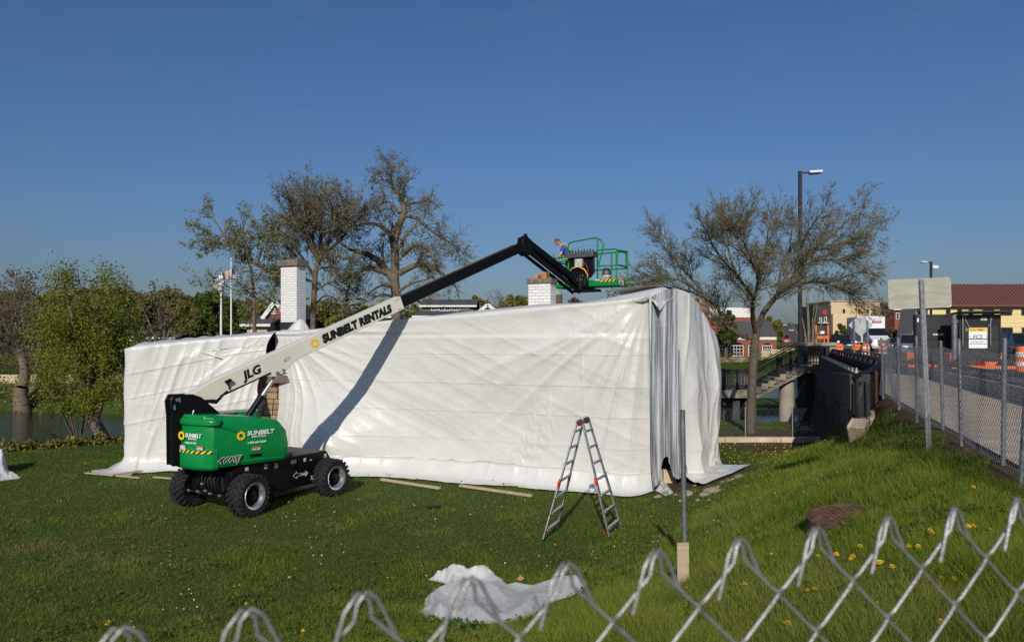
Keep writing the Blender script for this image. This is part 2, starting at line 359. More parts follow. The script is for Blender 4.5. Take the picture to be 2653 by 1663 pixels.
clear_plastic = plastic_mat('clear_sheeting', (.50, .52, .54), .2, streak=(.17, .18, .19))
inside_ply = pm('raw_plywood', (.45, .30, .16), .8, var=.2, scale=3, stretch=(1, 6, 6))
lumber = pm('lumber', (.46, .36, .24), .75, var=.18, scale=3, stretch=(1, 12, 12), bump=.2)
HC = np.array([3.13, 16.6]); HU = np.array([-.915, .404]); HN = np.array([-.404, -.915])
HE = np.array([.465, .885]); HNE = np.array([.885, -.465])
def wall_L(px, o=0.0):
    r = (px-CX)/F; c = HC+HN*o
    return (r*c[1]-c[0])/(HU[0]-r*HU[1])
topline = [(640, 779), (690, 779), (740, 774), (850, 760), (960, 748), (1100, 737), (1250, 722), (1400, 711), (1480, 702), (1520, 696), (1545, 693)]
tl = []
for dx, dy in topline:
    l = wall_L(dx*1.1, .35); d = (HC+HU*l+HN*.35)[1]; tl.append((l, H-(dy*1.1-HY)/F*d))
tl = sorted(tl); eave = lambda L: np.interp(L, [t[0] for t in tl], [t[1] for t in tl])
SEAMS = np.array([.98, 1.72, 2.44, 3.18])
def lap(z, seams, amp=.007):
    """each sheet overlaps the one below: out just above a seam, flush just below it"""
    k = np.searchsorted(seams, z, side='right'); lo = np.where(k > 0, seams[np.maximum(k-1, 0)], -.3)
    return np.where(k > 0, amp*np.exp(-(z-lo)/.05), 0)
def seam_rows(z0, z1, step, seams):
    r = list(np.arange(z0, z1, step))
    for s in seams: r += [s-.006, s+.004, s+.02]
    return np.array(sorted(set(np.round(r, 4))))
def grid_obj(name, P3, mat, parent=None, solid=.0):
    a, b, _ = P3.shape; idx = np.arange(a*b).reshape(a, b)
    q = np.stack([idx[:-1, :-1], idx[1:, :-1], idx[1:, 1:], idx[:-1, 1:]], -1).reshape(-1, 4)
    return np_mesh(name, P3.reshape(-1, 3), q, mat, parent, smooth=True)
def crease(x, y, sharp=3.0): return ridge(noise2(x, y))**sharp
def tarp_relief(L, z):
    """taut sheet: folds fan out of the two upper corners, long slack diagonals between"""
    e = eave(np.clip(L, 0, 12)); dz = e+.03-z; r = np.hypot(L+.03, dz); ang = np.arctan2(dz, L+.03)
    w = noise2(ang*3+2, r*.5)*.35
    fan = (crease(ang*6.5+w, r*.05+3, 2.0)*.15*np.clip(r/2.2, .06, 1)*np.exp(-r/3.4)+crease(ang*15+w*2, r*.12+8, 2.0)*.045*np.clip(r/1.5, .1, 1)*np.exp(-r/2.4))
    e2 = np.maximum(e-z, 0); x2 = np.maximum(LMAX-.3-L, 0)+.02; r2 = np.hypot(x2, e2); a2 = np.arctan2(e2, x2)
    fan2 = (crease(a2*5.5+9, r2*.06, 2.2)*.13*np.clip(r2/2, .05, 1)*np.exp(-r2/3.2)+crease(a2*13+4, r2*.1, 2.4)*.04*np.clip(r2/1.5, .1, 1)*np.exp(-r2/2.2))
    t = L*.55-z*1.25
    diag = crease(t*.9+noise2(L*.3, z*.3)*.8, L*.16+z*.1+7, 1.6)*.045*(.4+.6*ss((3.6-z)/2))+crease(t*2.6+3, L*.3+z*.22, 2.2)*.016
    sag = .05*(noise2(L*.45, z*.5+6)-.5)+.05*np.sin(L*.9+1)*np.sin(z*1.1)
    fine = (fbm(L*1.6+5-z*.8, z*3.0+L*.6, 4)-.45)*.014
    mask = np.exp(-((L-2.75-.2*np.sin(z*3))/.42)**4)*np.exp(-((z-1.05)/.95)**4)
    crk = (crease(L*6+3, z*7, 1.5)+crease(L*13, z*12+4, 1.5)*.5)*.035*mask
    fold_v = .02*np.exp(-((L-1.35-.04*z)/.018)**2)*(z < 3.4)*(z > .6)+.018*np.exp(-((L-2.35)/.02)**2)*(z < 2.6)*(z > .9)
    low = crease(L*1.9+noise2(L, z)*.5, z*.5+2, 2)*.04*ss((.9-z)/.7)
    return fan+fan2+diag+fine+crk+fold_v+sag+low
LMAX = float(wall_L(716, .35)); print('LMAX', LMAX)
Ls = np.concatenate([np.linspace(-.22, 0, 8)[:-1], np.arange(0, LMAX, .032)])
wz = seam_rows(.42, 3.62, .045, SEAMS)
rows = []
n_sk, n_top, n_roof = 12, 12, 18
ez = lambda s: np.interp(s, [-.2, 0, .5, 1.0, 1.7, 2.5, 3.2, 3.8, 4.2, 4.6], [4.52, 4.56, 4.74, 4.82, 4.78, 4.55, 4.15, 3.65, 3.2, 2.8])
def main_sheet():
    cols = []
    for l in Ls:
        l0 = max(l, 0.0); e = float(eave(l0)); out = []; zz = []
        edge = .62+.36*float(ss(np.array((l0-2)/3)))+.3*(noise2(np.array([l0*.9]), np.array([2.5]))[0]-.5)+.08*(noise2(np.array([l0*4]), np.array([8.5]))[0]-.5)
        if l0 < 2.9: edge += .12
        t = np.linspace(0, 1, n_sk)
        out += list(edge+(.16-edge)*t**.6); zz += list(.035+.39*np.clip(t, 0, 1)**2.6)
        out += list(.14+.24*ss((wz-1.2)/2.6)); zz += list(wz)
        tz = 3.66+(e-.1-3.66)*np.linspace(0, 1, n_top); out += list(.34+.04*np.linspace(0, 1, n_top)); zz += list(tz)
        out += [.37, .31, .2]; zz += [e-.045, e-.01, e]
        u = np.linspace(.1, -2.7, n_roof); out += list(u); zz += list(e+.0+.1*ss(-u/2.7)-.05*np.sin(np.clip(-u/2.7, 0, 1)*math.pi))
        out += [-3.6, -4.6, -5.3, -5.45, -5.5]; zz += [e-.12, e-.4, e-.7, e-1.2, 0]
        cols.append((out, zz))
    O = np.array([c[0] for c in cols]); Z = np.array([c[1] for c in cols]); L2 = np.repeat(Ls[:, None], O.shape[1], 1)
    Lc = np.maximum(L2, 0); rel = tarp_relief(Lc, Z)
    i0, i1 = n_sk, n_sk+len(wz)+n_top
    amp = np.zeros(O.shape[1]); amp[:i0] = np.linspace(.3, 1, i0); amp[i0:i1] = 1; amp[i1:i1+3] = .5; amp[i1+3:] = .3
    O = O+rel*amp-.04*amp
    O[:, :i1] -= .34*np.clip(1-Lc[:, :i1]/.6, 0, 1)**2
    O[:, i0:i1] += lap(Z[:, i0:i1], SEAMS)
    O += .95*np.exp(-((Lc-8.9)/1.7)**2)*np.exp(-((Z-.7)/1.15)**2)*(np.arange(O.shape[1]) < i1)
    Z[:, i0:i1] += .05*(fbm(Lc[:, i0:i1]*.5, Lc[:, i0:i1]*0+3, 2)-.4)
    Z[:, i1+3:] += rel[:, i1+3:]*.8-.02
    Z[:, :i0] += .05*crease(L2[:, :i0]*1.7, O[:, :i0]*2, 2)*np.linspace(0, 1, i0)[None]
    sdist = np.maximum(-O, 0); rf = np.arange(O.shape[1])[None] >= i1+3; Z = Z+rf*(ez(sdist)-4.54+.06*np.exp(-((sdist-.8)/.9)**2))*np.exp(-(Lc/1.5)**2)*ss(sdist/.6)
    X = HC[0]+HU[0]*Lc+HN[0]*O; Y = HC[1]+HU[1]*Lc+HN[1]*O
    back = np.maximum(-L2, 0); Z = Z-rf*back**2*6; rX, rY = X+(HNE[0]*back*1.4+.55*np.clip(sdist-.3, 0, 1.6)*.42*np.exp(-(Lc/1.0)**2)), Y+HNE[1]*back*1.4; X = X+HE[0]*back*1.0-HN[0]*O*(back/.22)*.75+HNE[0]*back*.6; Y = Y+HE[1]*back-HN[1]*O*(back/.22)*.75+HNE[1]*back*.6
    X = np.where(rf, rX, X); Y = np.where(rf, rY, Y)
    g = ground_z(X, Y); sk = np.arange(O.shape[1]) < i0; Z = np.where(sk[None], np.maximum(Z, 0)+np.maximum(g, -.05), Z)
    o = grid_obj('plastic_sheet', np.stack([X, Y, Z], -1), plastic)
    return tag(o, 'large white plastic sheet stretched over the long front wall and roof of the house', 'plastic sheet')
main_sheet()
# ---- end of the house: white sheet and clear strip
_sg = np.linspace(-1.5, 7, 400); _w = ss((_sg+.2)/5.4); _dx, _dy = .66+(.30-.66)*_w, .75+(.955-.75)*_w; _n = np.hypot(_dx, _dy); _dx, _dy = _dx/_n, _dy/_n
_cx, _cy = np.cumsum(_dx)*(_sg[1]-_sg[0]), np.cumsum(_dy)*(_sg[1]-_sg[0]); _cx -= np.interp(0, _sg, _cx); _cy -= np.interp(0, _sg, _cy)
def end_pt(s, o, Z):
    f = lambda a: np.interp(s, _sg, a)          # the gable end bows round to the back
    return np.stack([HC[0]+f(_cx)+f(_dy)*o, HC[1]+f(_cy)-f(_dx)*o, Z], -1)
def end_sheet():
    n, nw = 150, 90; t = np.linspace(0, 1, n)
    O = []; Z = []; S = []
    for tt in t:
        v = np.linspace(0, 1, nw); s_top = 1.02+3.28*tt; s_bot = 1.55+2.75*tt
        s = s_bot+(s_top-s_bot)*v**.8; e = float(ez(s_top)); z = .22+(e-.1-.22)*v
        o = .2+.3*np.exp(-((s-3.6)/.9)**2)*ss(z/2.5)*ss((4.6-z)/1.5)+.12*np.exp(-z/.8)
        o = o+crease(s*1.35+z*.10, z*.12+3, 1.5)*.2*ss(1.15-v*.7)+crease(s*3.1-z*.35, z*.25, 2)*.05+(fbm(s*3, z*1.2, 3)-.45)*.025+crease(s*1.6+z*1.1, z*.6, 2.5)*.06*(1-v)
        o = .13+(o-.13)*ss(tt/.16)
        ks = 14; w = np.linspace(0, 1, ks); edge = np.interp(s_bot, [1.7, 2.3, 3.1, 3.8, 4.3], [1.0, 1.3, 1.5, 1.1, .6])+.12*(noise2(np.array([s_bot*4]), np.array([1.5]))[0]-.5)
        sko = edge+(o[0]-edge)*w; skz = .05+.19*w**2.2+.06*crease(np.array([s_bot*3]*ks), w*2, 2)*np.sin(w*3.1)
        sks = (s_bot-.55*(1-w)*(1-tt))
        u = np.array([.12, .05, 0, -.4, -1.0]); 
        S.append(np.concatenate([sks[:-1], s, [s_top]*3, [s_top, s_top]]))
        O.append(np.concatenate([sko[:-1], o, [.18, .1, 0, -.7, -1.7]])); Z.append(np.concatenate([skz[:-1], z, [e-.03, e, e+.03, e+.06+.02, e+.02]]))
    S, O, Z = map(np.array, (S, O, Z)); P3 = end_pt(S, O, Z)
    g = ground_z(P3[..., 0], P3[..., 1]); k = 13; P3[:, :k, 2] += np.maximum(g[:, :k], -.05)
    return tag(grid_obj('plastic_sheet', P3, plastic), 'white plastic sheet hanging in folds over the gable end and spread on the ground', 'plastic sheet')
end_sheet()
def clear_strip():
    n, nw = 120, 100; S = []; O = []; Z = []
    for tt in np.linspace(0, 1, n):
        v = np.linspace(0, 1, nw); s = -.12+(1.35+.65*(1-v))*tt; e = float(ez(max(-.12+1.35*tt, 0)))
        zb = .12+.62*math.exp(-((tt-.36)/.14)**2)+.1*noise2(np.array([tt*8]), np.array([.5]))[0]
        z = zb+(e-.02-zb)*v
        o = .10+.1*tt+crease(s*5+.1*np.sin(z), z*.1, 1.6)*.07+crease(s*13+z*.1, z*.2+5, 1.4)*.03+.1*np.exp(-z/.5)-.1*tt
        S.append(s); O.append(o); Z.append(z)
    P3 = end_pt(np.array(S), np.array(O), np.array(Z)); P3[..., 2] += np.maximum(ground_z(P3[..., 0], P3[..., 1]), 0)*np.linspace(1, 0, nw)[None]
    return tag(grid_obj('clear_plastic_strip', P3, clear_plastic), 'grey streaked clear plastic strip hanging at the corner between two white sheets', 'plastic strip')
clear_strip()
# ---- left wing sheet
LW = [np.array([-10.95, 22.6]), np.array([-10.42, 19.4]), np.array([-7.2, 20.25])]
lw_top = sorted([((dx-1206)/1682*19.3, H-(dy-800)/1682*19.3) for dx, dy in [(300, 819), (330, 812), (450, 801), (560, 791), (640, 781), (655, 779)]])
def left_sheet():
    seams = np.array([1.25, 1.93, 2.6]); wz = seam_rows(.4, 3.0, .05, seams); nt = 10
    pcs = []
    for t in np.linspace(0, 1, 22)[:-1]: pcs.append((LW[0]+(LW[1]-LW[0])*t, np.array([-.98, -.17])))
    for t in np.linspace(0, 1, 8): a = t*math.pi/2; pcs.append((LW[1]+np.array([.1*t, -.0*t]), np.array([-.98*math.cos(a)+.25*math.sin(a), -.17*math.cos(a)-.97*math.sin(a)])))
    m = len(pcs)
    for t in np.linspace(.01, 1, 120): pcs.append((LW[1]+(LW[2]-LW[1])*t+np.array([.1, .0])*(1-t), np.array([.25, -.97])))
    P3 = []
    for i, (p, nrm) in enumerate(pcs):
        x = p[0]*19.3/max(p[1], 19.3) if i > 25 else p[0]; e = float(np.interp(x, [a for a, b in lw_top], [b for a, b in lw_top])); along = i*.06
        tt = max(0, (i-m)/120)
        edge = .5+.25*(noise2(np.array([along*1.3]), np.array([4.2]))[0]-.3)+(.35 if m-8 <= i < m+6 else 0)
        w = np.linspace(0, 1, 9); o = list(edge+(.08-edge)*w[:-1]**.6); z = list(.035+.36*w[:-1]**2.4)
        zz = wz+np.clip(x+10.4, 0, 4)*.19*ss(wz/1.2)*ss((3.3-wz)/.6); zt = np.linspace(max(3.05, zz[-1]+.05), e-.08, nt)
        hz = np.concatenate([zz, zt])
        rel = (crease(np.array(along*1.1-hz*.8), np.array(hz*.5+along*.2+4), 2)*.04+crease(along*2.0-hz*1.5+3, hz*.6+along*.3, 2.4)*.016+(fbm(along*.6+np.zeros_like(hz), hz*.8, 2)-.45)*.07)
        r2 = np.hypot((1-tt)*3.7, e-hz); a2 = np.arctan2(e-hz, (1-tt)*3.7+.01); rel += crease(a2*6, r2*.15+1, 2.2)*.06*np.clip(r2/1.6, 0, 1)*np.exp(-r2/1.8)*(i > m)
        oo = .1+rel; oo[:len(wz)] += lap(wz, seams, .007)
        o += list(oo); z += list(hz); o += [.1, .02, -.1, -.6, -1.4, -2.4]; z += [e-.03, e, e+.01, e+.05+.05*noise2(np.array([along*2]), np.array([3.3]))[0], e+.02, e-.3]
        o, z = np.array(o), np.array(z)
        xs_ = p[0]+nrm[0]*o; ys_ = p[1]+nrm[1]*o
        if tt > .8: xs_ = xs_+(tt-.8)/.2*(np.interp(z, [0, 1.2, 2.7, 3.3, 3.8], [.0, .0, .08, .3, .5])+.07*np.sin(z*5))
        P3.append(np.stack([xs_, ys_, z+np.maximum(0, 0)], -1))
    P3 = np.array(P3); g = ground_z(P3[..., 0], P3[..., 1]); P3[:, :8, 2] += g[:, :8]
    return tag(grid_obj('plastic_sheet', P3, plastic), 'white plastic sheet draped over the low wing beside the river', 'plastic sheet')
left_sheet()
# chimney flap
def flap():
    n, k = 28, 12; c = at(700*1.1, 785*1.1, 21.0); P3 = np.zeros((n, k, 3))
    for i in range(n):
        a = 2*math.pi*i/(n-1)
        for j in range(k):
            r = j/(k-1); w = .42*r*(1+.12*math.sin(3*a)); x = w*math.cos(a)+.12*(1-r); y = w*math.sin(a)*.7
            P3[i, j] = (c.x+x, c.y+y, c.z-.12+.52*(1-r**1.7)+.03*noise2(np.array([a*2]), np.array([r*4]))[0])
    tag(grid_obj('plastic_flap', P3, plastic), 'small tented plastic flap against the foot of the tall white chimney', 'plastic sheet')
flap()
# ---- the house itself
house = thing('wrapped_house', 'old stone house with painted chimneys wrapped in white plastic sheeting', 'house', (-1.5, 20.5, 0), math.atan2(HU[1], HU[0])+math.pi)
stone_m = pm('limestone', (.36, .25, .14), .9, var=.25, scale=5, bump=.5, bscale=30, rand=.22)
mortar = pm('old_mortar', (.22, .17, .12), .95, var=.2, scale=10)
tarpaper = pm('tar_paper', (.02, .019, .02), .7, var=.3, scale=6, bump=.3, bscale=20)
fascia = pm('weathered_board', (.16, .11, .08), .8, var=.3, scale=5, stretch=(1, 10, 10))
hp = lambda l, o, z: (HC[0]+HU[0]*l+HN[0]*o, HC[1]+HU[1]*l+HN[1]*o, z)
mb = MB(); 
mb.add([hp(.25, -.3, -.2), hp(11.2, -.3, -.2), hp(11.2, -4.7, -.2), hp(.25, -4.7, -.2), hp(.25, -.3, 3.4), hp(11.2, -.3, 3.1), hp(11.2, -4.7, 2.6), hp(.25, -4.7, 3.1)],
       [(0, 3, 2, 1), (4, 5, 6, 7), (0, 1, 5, 4), (1, 2, 6, 5), (2, 3, 7, 6), (3, 0, 4, 7)])
mb.box((-8.2, 21.6, 1.3), (3.9, 1.6, 2.6))
wall = mb.build('wall', mortar, house)
# stone facing that shows in the gap and at the foot
sm = MB(); sm.box((0, 0, 0), (1, .12, 1)); base_stone = sm.build('stone', stone_m, wall, bevel=0, local=True)
def place_piece(proto, parent, Mworld, first):
    o = proto if first else proto.copy()
    if not first: COL.objects.link(o)
    o.parent = parent; o.matrix_basis = wm(parent).inverted() @ Mworld; return o
zc = .02; first = True
while zc < 2.5:
    hgt = random.uniform(.13, .22); xx = -7.75+random.uniform(-.2, 0)
    while xx < -6.2:
        w = random.uniform(.25, .5)
        Mw = Matrix.Translation((xx+w/2, 20.79-random.uniform(0, .03), zc+hgt/2)) @ Matrix.Diagonal((w-.025, 1, hgt-.022, 1))
        place_piece(base_stone, wall, Mw, first); first = False; xx += w
    zc += hgt
mb = MB()
e0 = at(652*1.1, 855*1.1, 20.5); 
mb.add([(-8.9, 20.55, 2.62), (-6.0, 20.55, 2.62), (-6.0, 21.9, 3.62), (-8.9, 21.9, 3.62), (-8.9, 20.6, 2.5), (-6.0, 20.6, 2.5), (-6.0, 21.95, 3.5), (-8.9, 21.95, 3.5)],
       [(0, 1, 2, 3), (4, 7, 6, 5), (0, 4, 5, 1), (2, 6, 7, 3), (1, 5, 6, 2), (0, 3, 7, 4)])
roof = mb.build('roof', tarpaper, house)
mb = MB(); mb.box((-7.4, 20.52, 2.42), (3.0, .05, .22)); mb.build('fascia_board', fascia, roof)
for k in range(4):
    mb = MB(); y = 20.62+k*.3; z = 2.68+k*.222+.0; mb.box((-7.4, y, z), (3.0, .32, .018), Matrix.Rotation(math.atan2(1.0, 1.35), 3, 'X')); mb.build('roofing_strip', tarpaper, roof)
# chimneys
white_brick = pm('painted_brick', (.72, .71, .68), .75, var=.08, scale=14, bump=.35, bscale=60, rand=.05)
worn_brick = pm('worn_painted_brick', (.70, .69, .66), .8, var=.1, scale=9, bump=.5, bscale=50, rand=.06, col2=(.12, .1, .09), thr=(.26, .36), detail=6)
cap_m = pm('chimney_cap', (.24, .19, .135), .9, var=.3, scale=5, bump=.6, bscale=30, col2=(.09, .075, .055), stretch=(3, 3, 1))
clay = pm('orange_clay', (.48, .19, .075), .8, var=.25, scale=6, bump=.3)
def chimney(px, d, w, dep, z0, z1, cap_h, mat, mortar_m, courses_h, over):
    c = at(px, HY, d); M = frame((c.x, c.y, 0), x=(-HU[0], -HU[1], 0))     # x along the wall to the right, y away
    mb = MB(M); mb.box((0, dep/2, (z0+z1)/2), (w-.02, dep-.02, z1-z0)); ch = mb.build('chimney', mortar_m, house)
    protos = {}; z = z0; row = 0
    while z < z1-.01:
        h = min(courses_h, z1-z)
        for face, ln in (('f', w), ('s', dep)):
            x = 0; bl = .215; k = 0; off = (bl/2 if (row+(face == 's')) % 2 else 0)
            while x < ln-.01:
                b = min((bl-off) if k == 0 and off else bl, ln-x)
                if b > .03:
                    key = round(b, 3), round(h, 3)
                    if key not in protos:
                        q = MB(); q.box((0, 0, 0), (b-.008, .05, h-.008)); protos[key] = q.build('brick', mat, ch, local=True); fst = True
                    else: fst = False
                    jit = random.uniform(-.002, .003)
                    if face == 'f': Mw = M @ Matrix.Translation((-w/2+x+b/2, .016+jit, z+h/2))
                    else: Mw = M @ Matrix.Translation((w/2-.016-jit, x+b/2, z+h/2)) @ Matrix.Rotation(math.pi/2, 4, 'Z')
                    place_piece(protos[key], ch, Mw, fst)
                x += b; k += 1
        z += h; row += 1
    mb = MB(M); mb.box((0, dep/2, z1+cap_h/2), (w+2*over, dep+2*over, cap_h)); mb.build('chimney_cap', cap_m, ch, bevel=.02)
    return ch, M
d1 = 22.3
c1, M1 = chimney(748, d1, .62, .42, H-(836-HY)/F*d1, H-(690-HY)/F*d1, .2, white_brick, white_brick, .075, .08)
mb = MB(M1); mb.box((0, .21, 3.55), (.66, .46, 1.1)); mb.build('chimney_flashing', tarpaper, c1)
d2 = 19.6
c2, M2 = chimney(1397, d2, .64, .42, 3.9, H-(735-HY)/F*d2, .14, worn_brick, mortar, .085, .05)
zt = H-(722-HY)/F*d2
for px, h, w in ((1390, .12, .19), (1412, .21, .19)):
    c = at(px, HY, d2+.15); mb = MB(Matrix.Translation((c.x, c.y, 0)) @ Matrix.Rotation(-.42, 4, 'Z'))
    for sx, sy, ex, ey in ((-1, 0, .03, w), (1, 0, .03, w), (0, -1, w, .03), (0, 1, w, .03)): mb.box((sx*(w/2-.015), sy*(w/2-.015), zt+h/2-.02), (ex, ey, h))
    mb.build('chimney_pot', clay, c2)
# ---------------------------------------------------------------- boom lift
lift_green = pm('lift_green', (.003, .225, .05), .34, var=.13, scale=3.5, spec=.35, coat=.15, detail=8)
lift_black = pm('lift_black', (.005, .005, .006), .42, var=.25, scale=3, spec=.22)
lift_cream = pm('lift_cream', (.72, .685, .575), .4, var=.05, scale=2, coat=.2)
rubber = pm('tyre_rubber', (.012, .012, .013), .8, var=.3, scale=12, bump=.3, bscale=60)
steel = pm('bright_steel', (.55, .56, .58), .35, metal=.8, var=.2, scale=8)
black_letter = pm('black_lettering', (.006, .006, .007), .5, var=0)
white_letter = pm('white_lettering', (.8, .8, .78), .5, var=0)
yellow_letter = pm('yellow_emblem', (.85, .55, .01), .5, var=0)
decal = pm('decal_white', (.6, .6, .58), .5, var=.5, scale=30, col2=(.25, .25, .27), thr=(.45, .5))
red_letter = pm('red_decal', (.6, .03, .02), .5, var=0)
hose_black = pm('black_hose', (.012, .012, .012), .5, var=.1)
hose_yellow = pm('yellow_hose', (.75, .48, .07), .5, var=.1)
grey_plastic = pm('grey_box', (.07, .08, .08), .5, var=.15)
LC = Vector((-5.5, 15.8, 0)); LC.z = gz(LC.x, LC.y)+.01
lift = thing('boom_lift', 'green and black boom lift parked on the lawn, its white boom raised over the house', 'boom lift', LC)
T = frame(LC, math.radians(45)); K = frame(LC, math.radians(58.6))
# wheels
def tyre_bm(M):
    mb = MB(M); R, w = .425, .34
    prof = [(.22, -w/2+.03), (.26, -w/2), (.36, -w/2-.005), (.395, -w/2+.04), (.4, -w/2+.08), (.4, w/2-.08), (.395, w/2-.04), (.36, w/2+.005), (.26, w/2), (.22, w/2-.03)]
    mb.lathe(prof, 40, axis='Y', caps=False)
    for k in range(22):
        for sgn in (-1, 1):
            a = 2*math.pi*(k+(.5 if sgn > 0 else 0))/22
            Rm = Matrix.Rotation(a, 3, 'Y')
            p0 = Rm @ Vector((.035, sgn*.015, R-.017)); p1 = Rm @ Vector((-.05, sgn*(w/2-.01), R-.02)); p2 = Rm @ Vector((-.055, sgn*(w/2+.008), R-.075))
            up = Rm @ Vector((0, 0, 1))
            mb.beam(p0, p1, .055, .042, up); mb.beam(p1, p2, .055, .03, Rm @ Vector((0, sgn, .2)))
    return mb
wheels = []
for (f, l, steer) in ((-1.125, -.93, .10), (-1.125, .93, .10), (1.125, -.93, 0), (1.125, .93, 0)):
    c = K @ Vector((f, l, .425)); c.z = gz(c.x, c.y)+.415
    sgn = 1 if l < 0 else -1        # outer face towards -y of wheel frame
    Mw = frame(c, math.radians(58.6)+steer) @ (Matrix() if l < 0 else Matrix.Rotation(math.pi, 4, 'Z'))
    hub = MB(Mw); hub.lathe([(.10, .1), (.215, .1), (.215, -.03), (.17, -.045), (.12, -.05), (.105, -.11), (.05, -.12), (.0, -.125)], 28, axis='Y')
    for k in range(9):
        a = 2*math.pi*k/9; hub.tube((.155*math.cos(a), -.03, .155*math.sin(a)), (.155*math.cos(a), -.065, .155*math.sin(a)), .014, n=6)
    w = hub.build('wheel', lift_black, lift, smooth=35)
    tyre_bm(Mw).build('tyre', rubber, w, smooth=40)
    rm = MB(Mw); rm.lathe([(.205, .14), (.225, .14), (.225, -.11), (.235, -.165), (.268, -.182), (.272, -.172), (.255, -.165), (.225, -.15), (.205, -.09), (.2, .05)], 36, axis='Y', caps=False)
    rm.build('rim', steel, w, smooth=30)
# chassis
mb = MB(K)
mb.prism([(-1.25, .42), (-1.3, .86), (-1.0, .97), (1.28, .97), (1.52, .62), (1.45, .33), (.9, .27), (-.9, .27)], -.62, .62)
mb.box((-1.15, 0, .5), (.34, 1.3, .28)); mb.box((1.2, 0, .52), (.34, 1.2, .3))
chassis = mb.build('chassis', lift_black, lift, bevel=.015)
mb = MB(K); mb.tube((-1.125, -.95, .43), (-1.125, .95, .43), .07, n=10); mb.tube((1.125, -.9, .43), (1.125, .9, .43), .08, n=10)
mb.tube((-1.42, -.72, .40), (-1.42, .72, .40), .032, n=8); mb.tube((-1.42, -.25, .40), (-1.42, .25, .40), .052, n=8)
for l in (-.7, .7): mb.box((-1.28, l, .42), (.34, .1, .16)); mb.tube((-1.125, l, .3), (-1.125, l, .62), .055, n=8)
for l in (-.45, .45): mb.tube((-1.34, l, .46), (-1.25, l*.6, .86), .045, n=8)
mb.build('axle', lift_black, lift, smooth=40)
mb = MB(K)
for k in range(6): mb.path([(-1.3, -.3+.1*k, .85), (-1.42, -.3+.09*k, .66+.03*(k % 3)), (-1.36, -.34+.12*k, .48)], .012, 6)
mb.build('hydraulic_hose', hose_black, chassis, smooth=60)
mb = MB(K)
for l, z in ((-.2, .43), (.2, .43), (-.05, .47), (.06, .6), (-.5, .42), (.5, .42)): mb.tube((-1.48, l-.03, z), (-1.48, l+.03, z), .026, n=8)
mb.build('hose_fitting', steel, chassis, smooth=40)
mb = MB(T); mb.lathe([(.62, .96), (.62, 1.04), (.55, 1.06)], 32); mb.build('slew_ring', lift_black, lift, smooth=40)
# turntable deck
mb = MB(T); mb.plate([(-1.55, .8), (-1.55, -.72), (-.02, -.86), (.35, -.6), (.35, .6), (-.02, .86)], 1.03, 1.09); mb.build('turntable', lift_black, lift)
# counterweight and hoods (lofted outlines)
def loft(mb, layers, m=None):
    n = len(layers[0][1]); vs_ = []
    for z, o in layers: vs_ += [(p[0], p[1], z+(p[2] if len(p) > 2 else 0)) for p in o]
    N = len(layers)
    fs_ = [(i*n+k, i*n+(k+1) % n, (i+1)*n+(k+1) % n, (i+1)*n+k) for i in range(N-1) for k in range(n)]+[tuple(range(n)), tuple(range((N-1)*n, N*n))]
    mb.add(vs_, fs_, m)
rear = [(-1.86, .14), (-1.855, -.1), (-1.82, -.32), (-1.76, -.55), (-1.66, -.76), (-1.5, -.93)]
def ins(o, d, dz=0): 
    c = (-.9, -.3); return [(p[0]+(c[0]-p[0])*d, p[1]+(c[1]-p[1])*d*1.2) for p in o]
mb = MB(T); cwo = rear+[(-1.38, -.93), (-1.38, .14)]
loft(mb, [(.94, ins(cwo, .06)), (1.0, cwo), (1.36, cwo), (1.40, ins(cwo, .03))])
cw = mb.build('counterweight', lift_green, lift, bevel=.018)
mb = MB(T); lwo = [(-p[0]*-1, -p[1]) for p in rear]; lwo = [(x, y) for x, y in [(-1.8, .1), (-1.8, .32), (-1.76, .55), (-1.66, .76), (-1.5, .93), (0.0, .93), (.12, .8), (.12, .2), (-1.5, .2)]]
loft(mb, [(.98, lwo), (1.7, lwo), (1.95, [(x*.93-.06, .55+(y-.55)*.85) for x, y in lwo])]); mb.build('engine_hood', lift_green, lift, bevel=.03)
def hood_outline(fr, inset, rr, drop=0):
    o = [(-1.84+rr, .10-inset), (-1.835+rr, -.1), (-1.805+rr, -.32), (-1.74+rr, -.55), (-1.64+rr, -.76), (-1.49+rr, -.91+inset), (-.6, -.915+inset), (fr-.16, -.92+inset), (fr-.02, -.86+inset), (fr, -.74+inset), (fr, -.2), (-1.1, -.2)]
    return o
mb = MB(T)
def ztilt(o, k): return [(x, y, -k*max(0, x+1.5)/1.5) for x, y in o]
loft(mb, [(.985, hood_outline(.10, .02, .03)), (1.03, hood_outline(.14, 0, 0)), (1.32, hood_outline(.16, -.005, 0)), (1.66, ztilt(hood_outline(.11, .0, .02), .05)), (1.90, ztilt(hood_outline(-.03, .03, .03), .11)), (1.985, ztilt(hood_outline(-.10, .07, .035), .15)), (2.04, ztilt(hood_outline(-.2, .17, .06), .18))])
hood = mb.build('engine_hood', lift_green, lift, bevel=.022, segs=3)
mb = MB(T)   # raised lip round the rear of the hood and the step along its side
lip = [(-1.82, .1), (-1.815, -.1), (-1.785, -.33), (-1.73, -.55), (-1.64, -.75), (-1.5, -.93), (-1.36, -.935)]
lp_ = []
for i in range(len(lip)-1):
    a, b, c, e = lip[max(i-1, 0)], lip[i], lip[i+1], lip[min(i+2, len(lip)-1)]
    for t in (0, .25, .5, .75): lp_.append(tuple(.5*(2*b[k]+(c[k]-a[k])*t+(2*a[k]-5*b[k]+4*c[k]-e[k])*t*t+(-a[k]+3*b[k]-3*c[k]+e[k])*t**3) for k in (0, 1)))
lp_.append(lip[-1]); nl_ = len(lp_); vv, ff_ = [], []
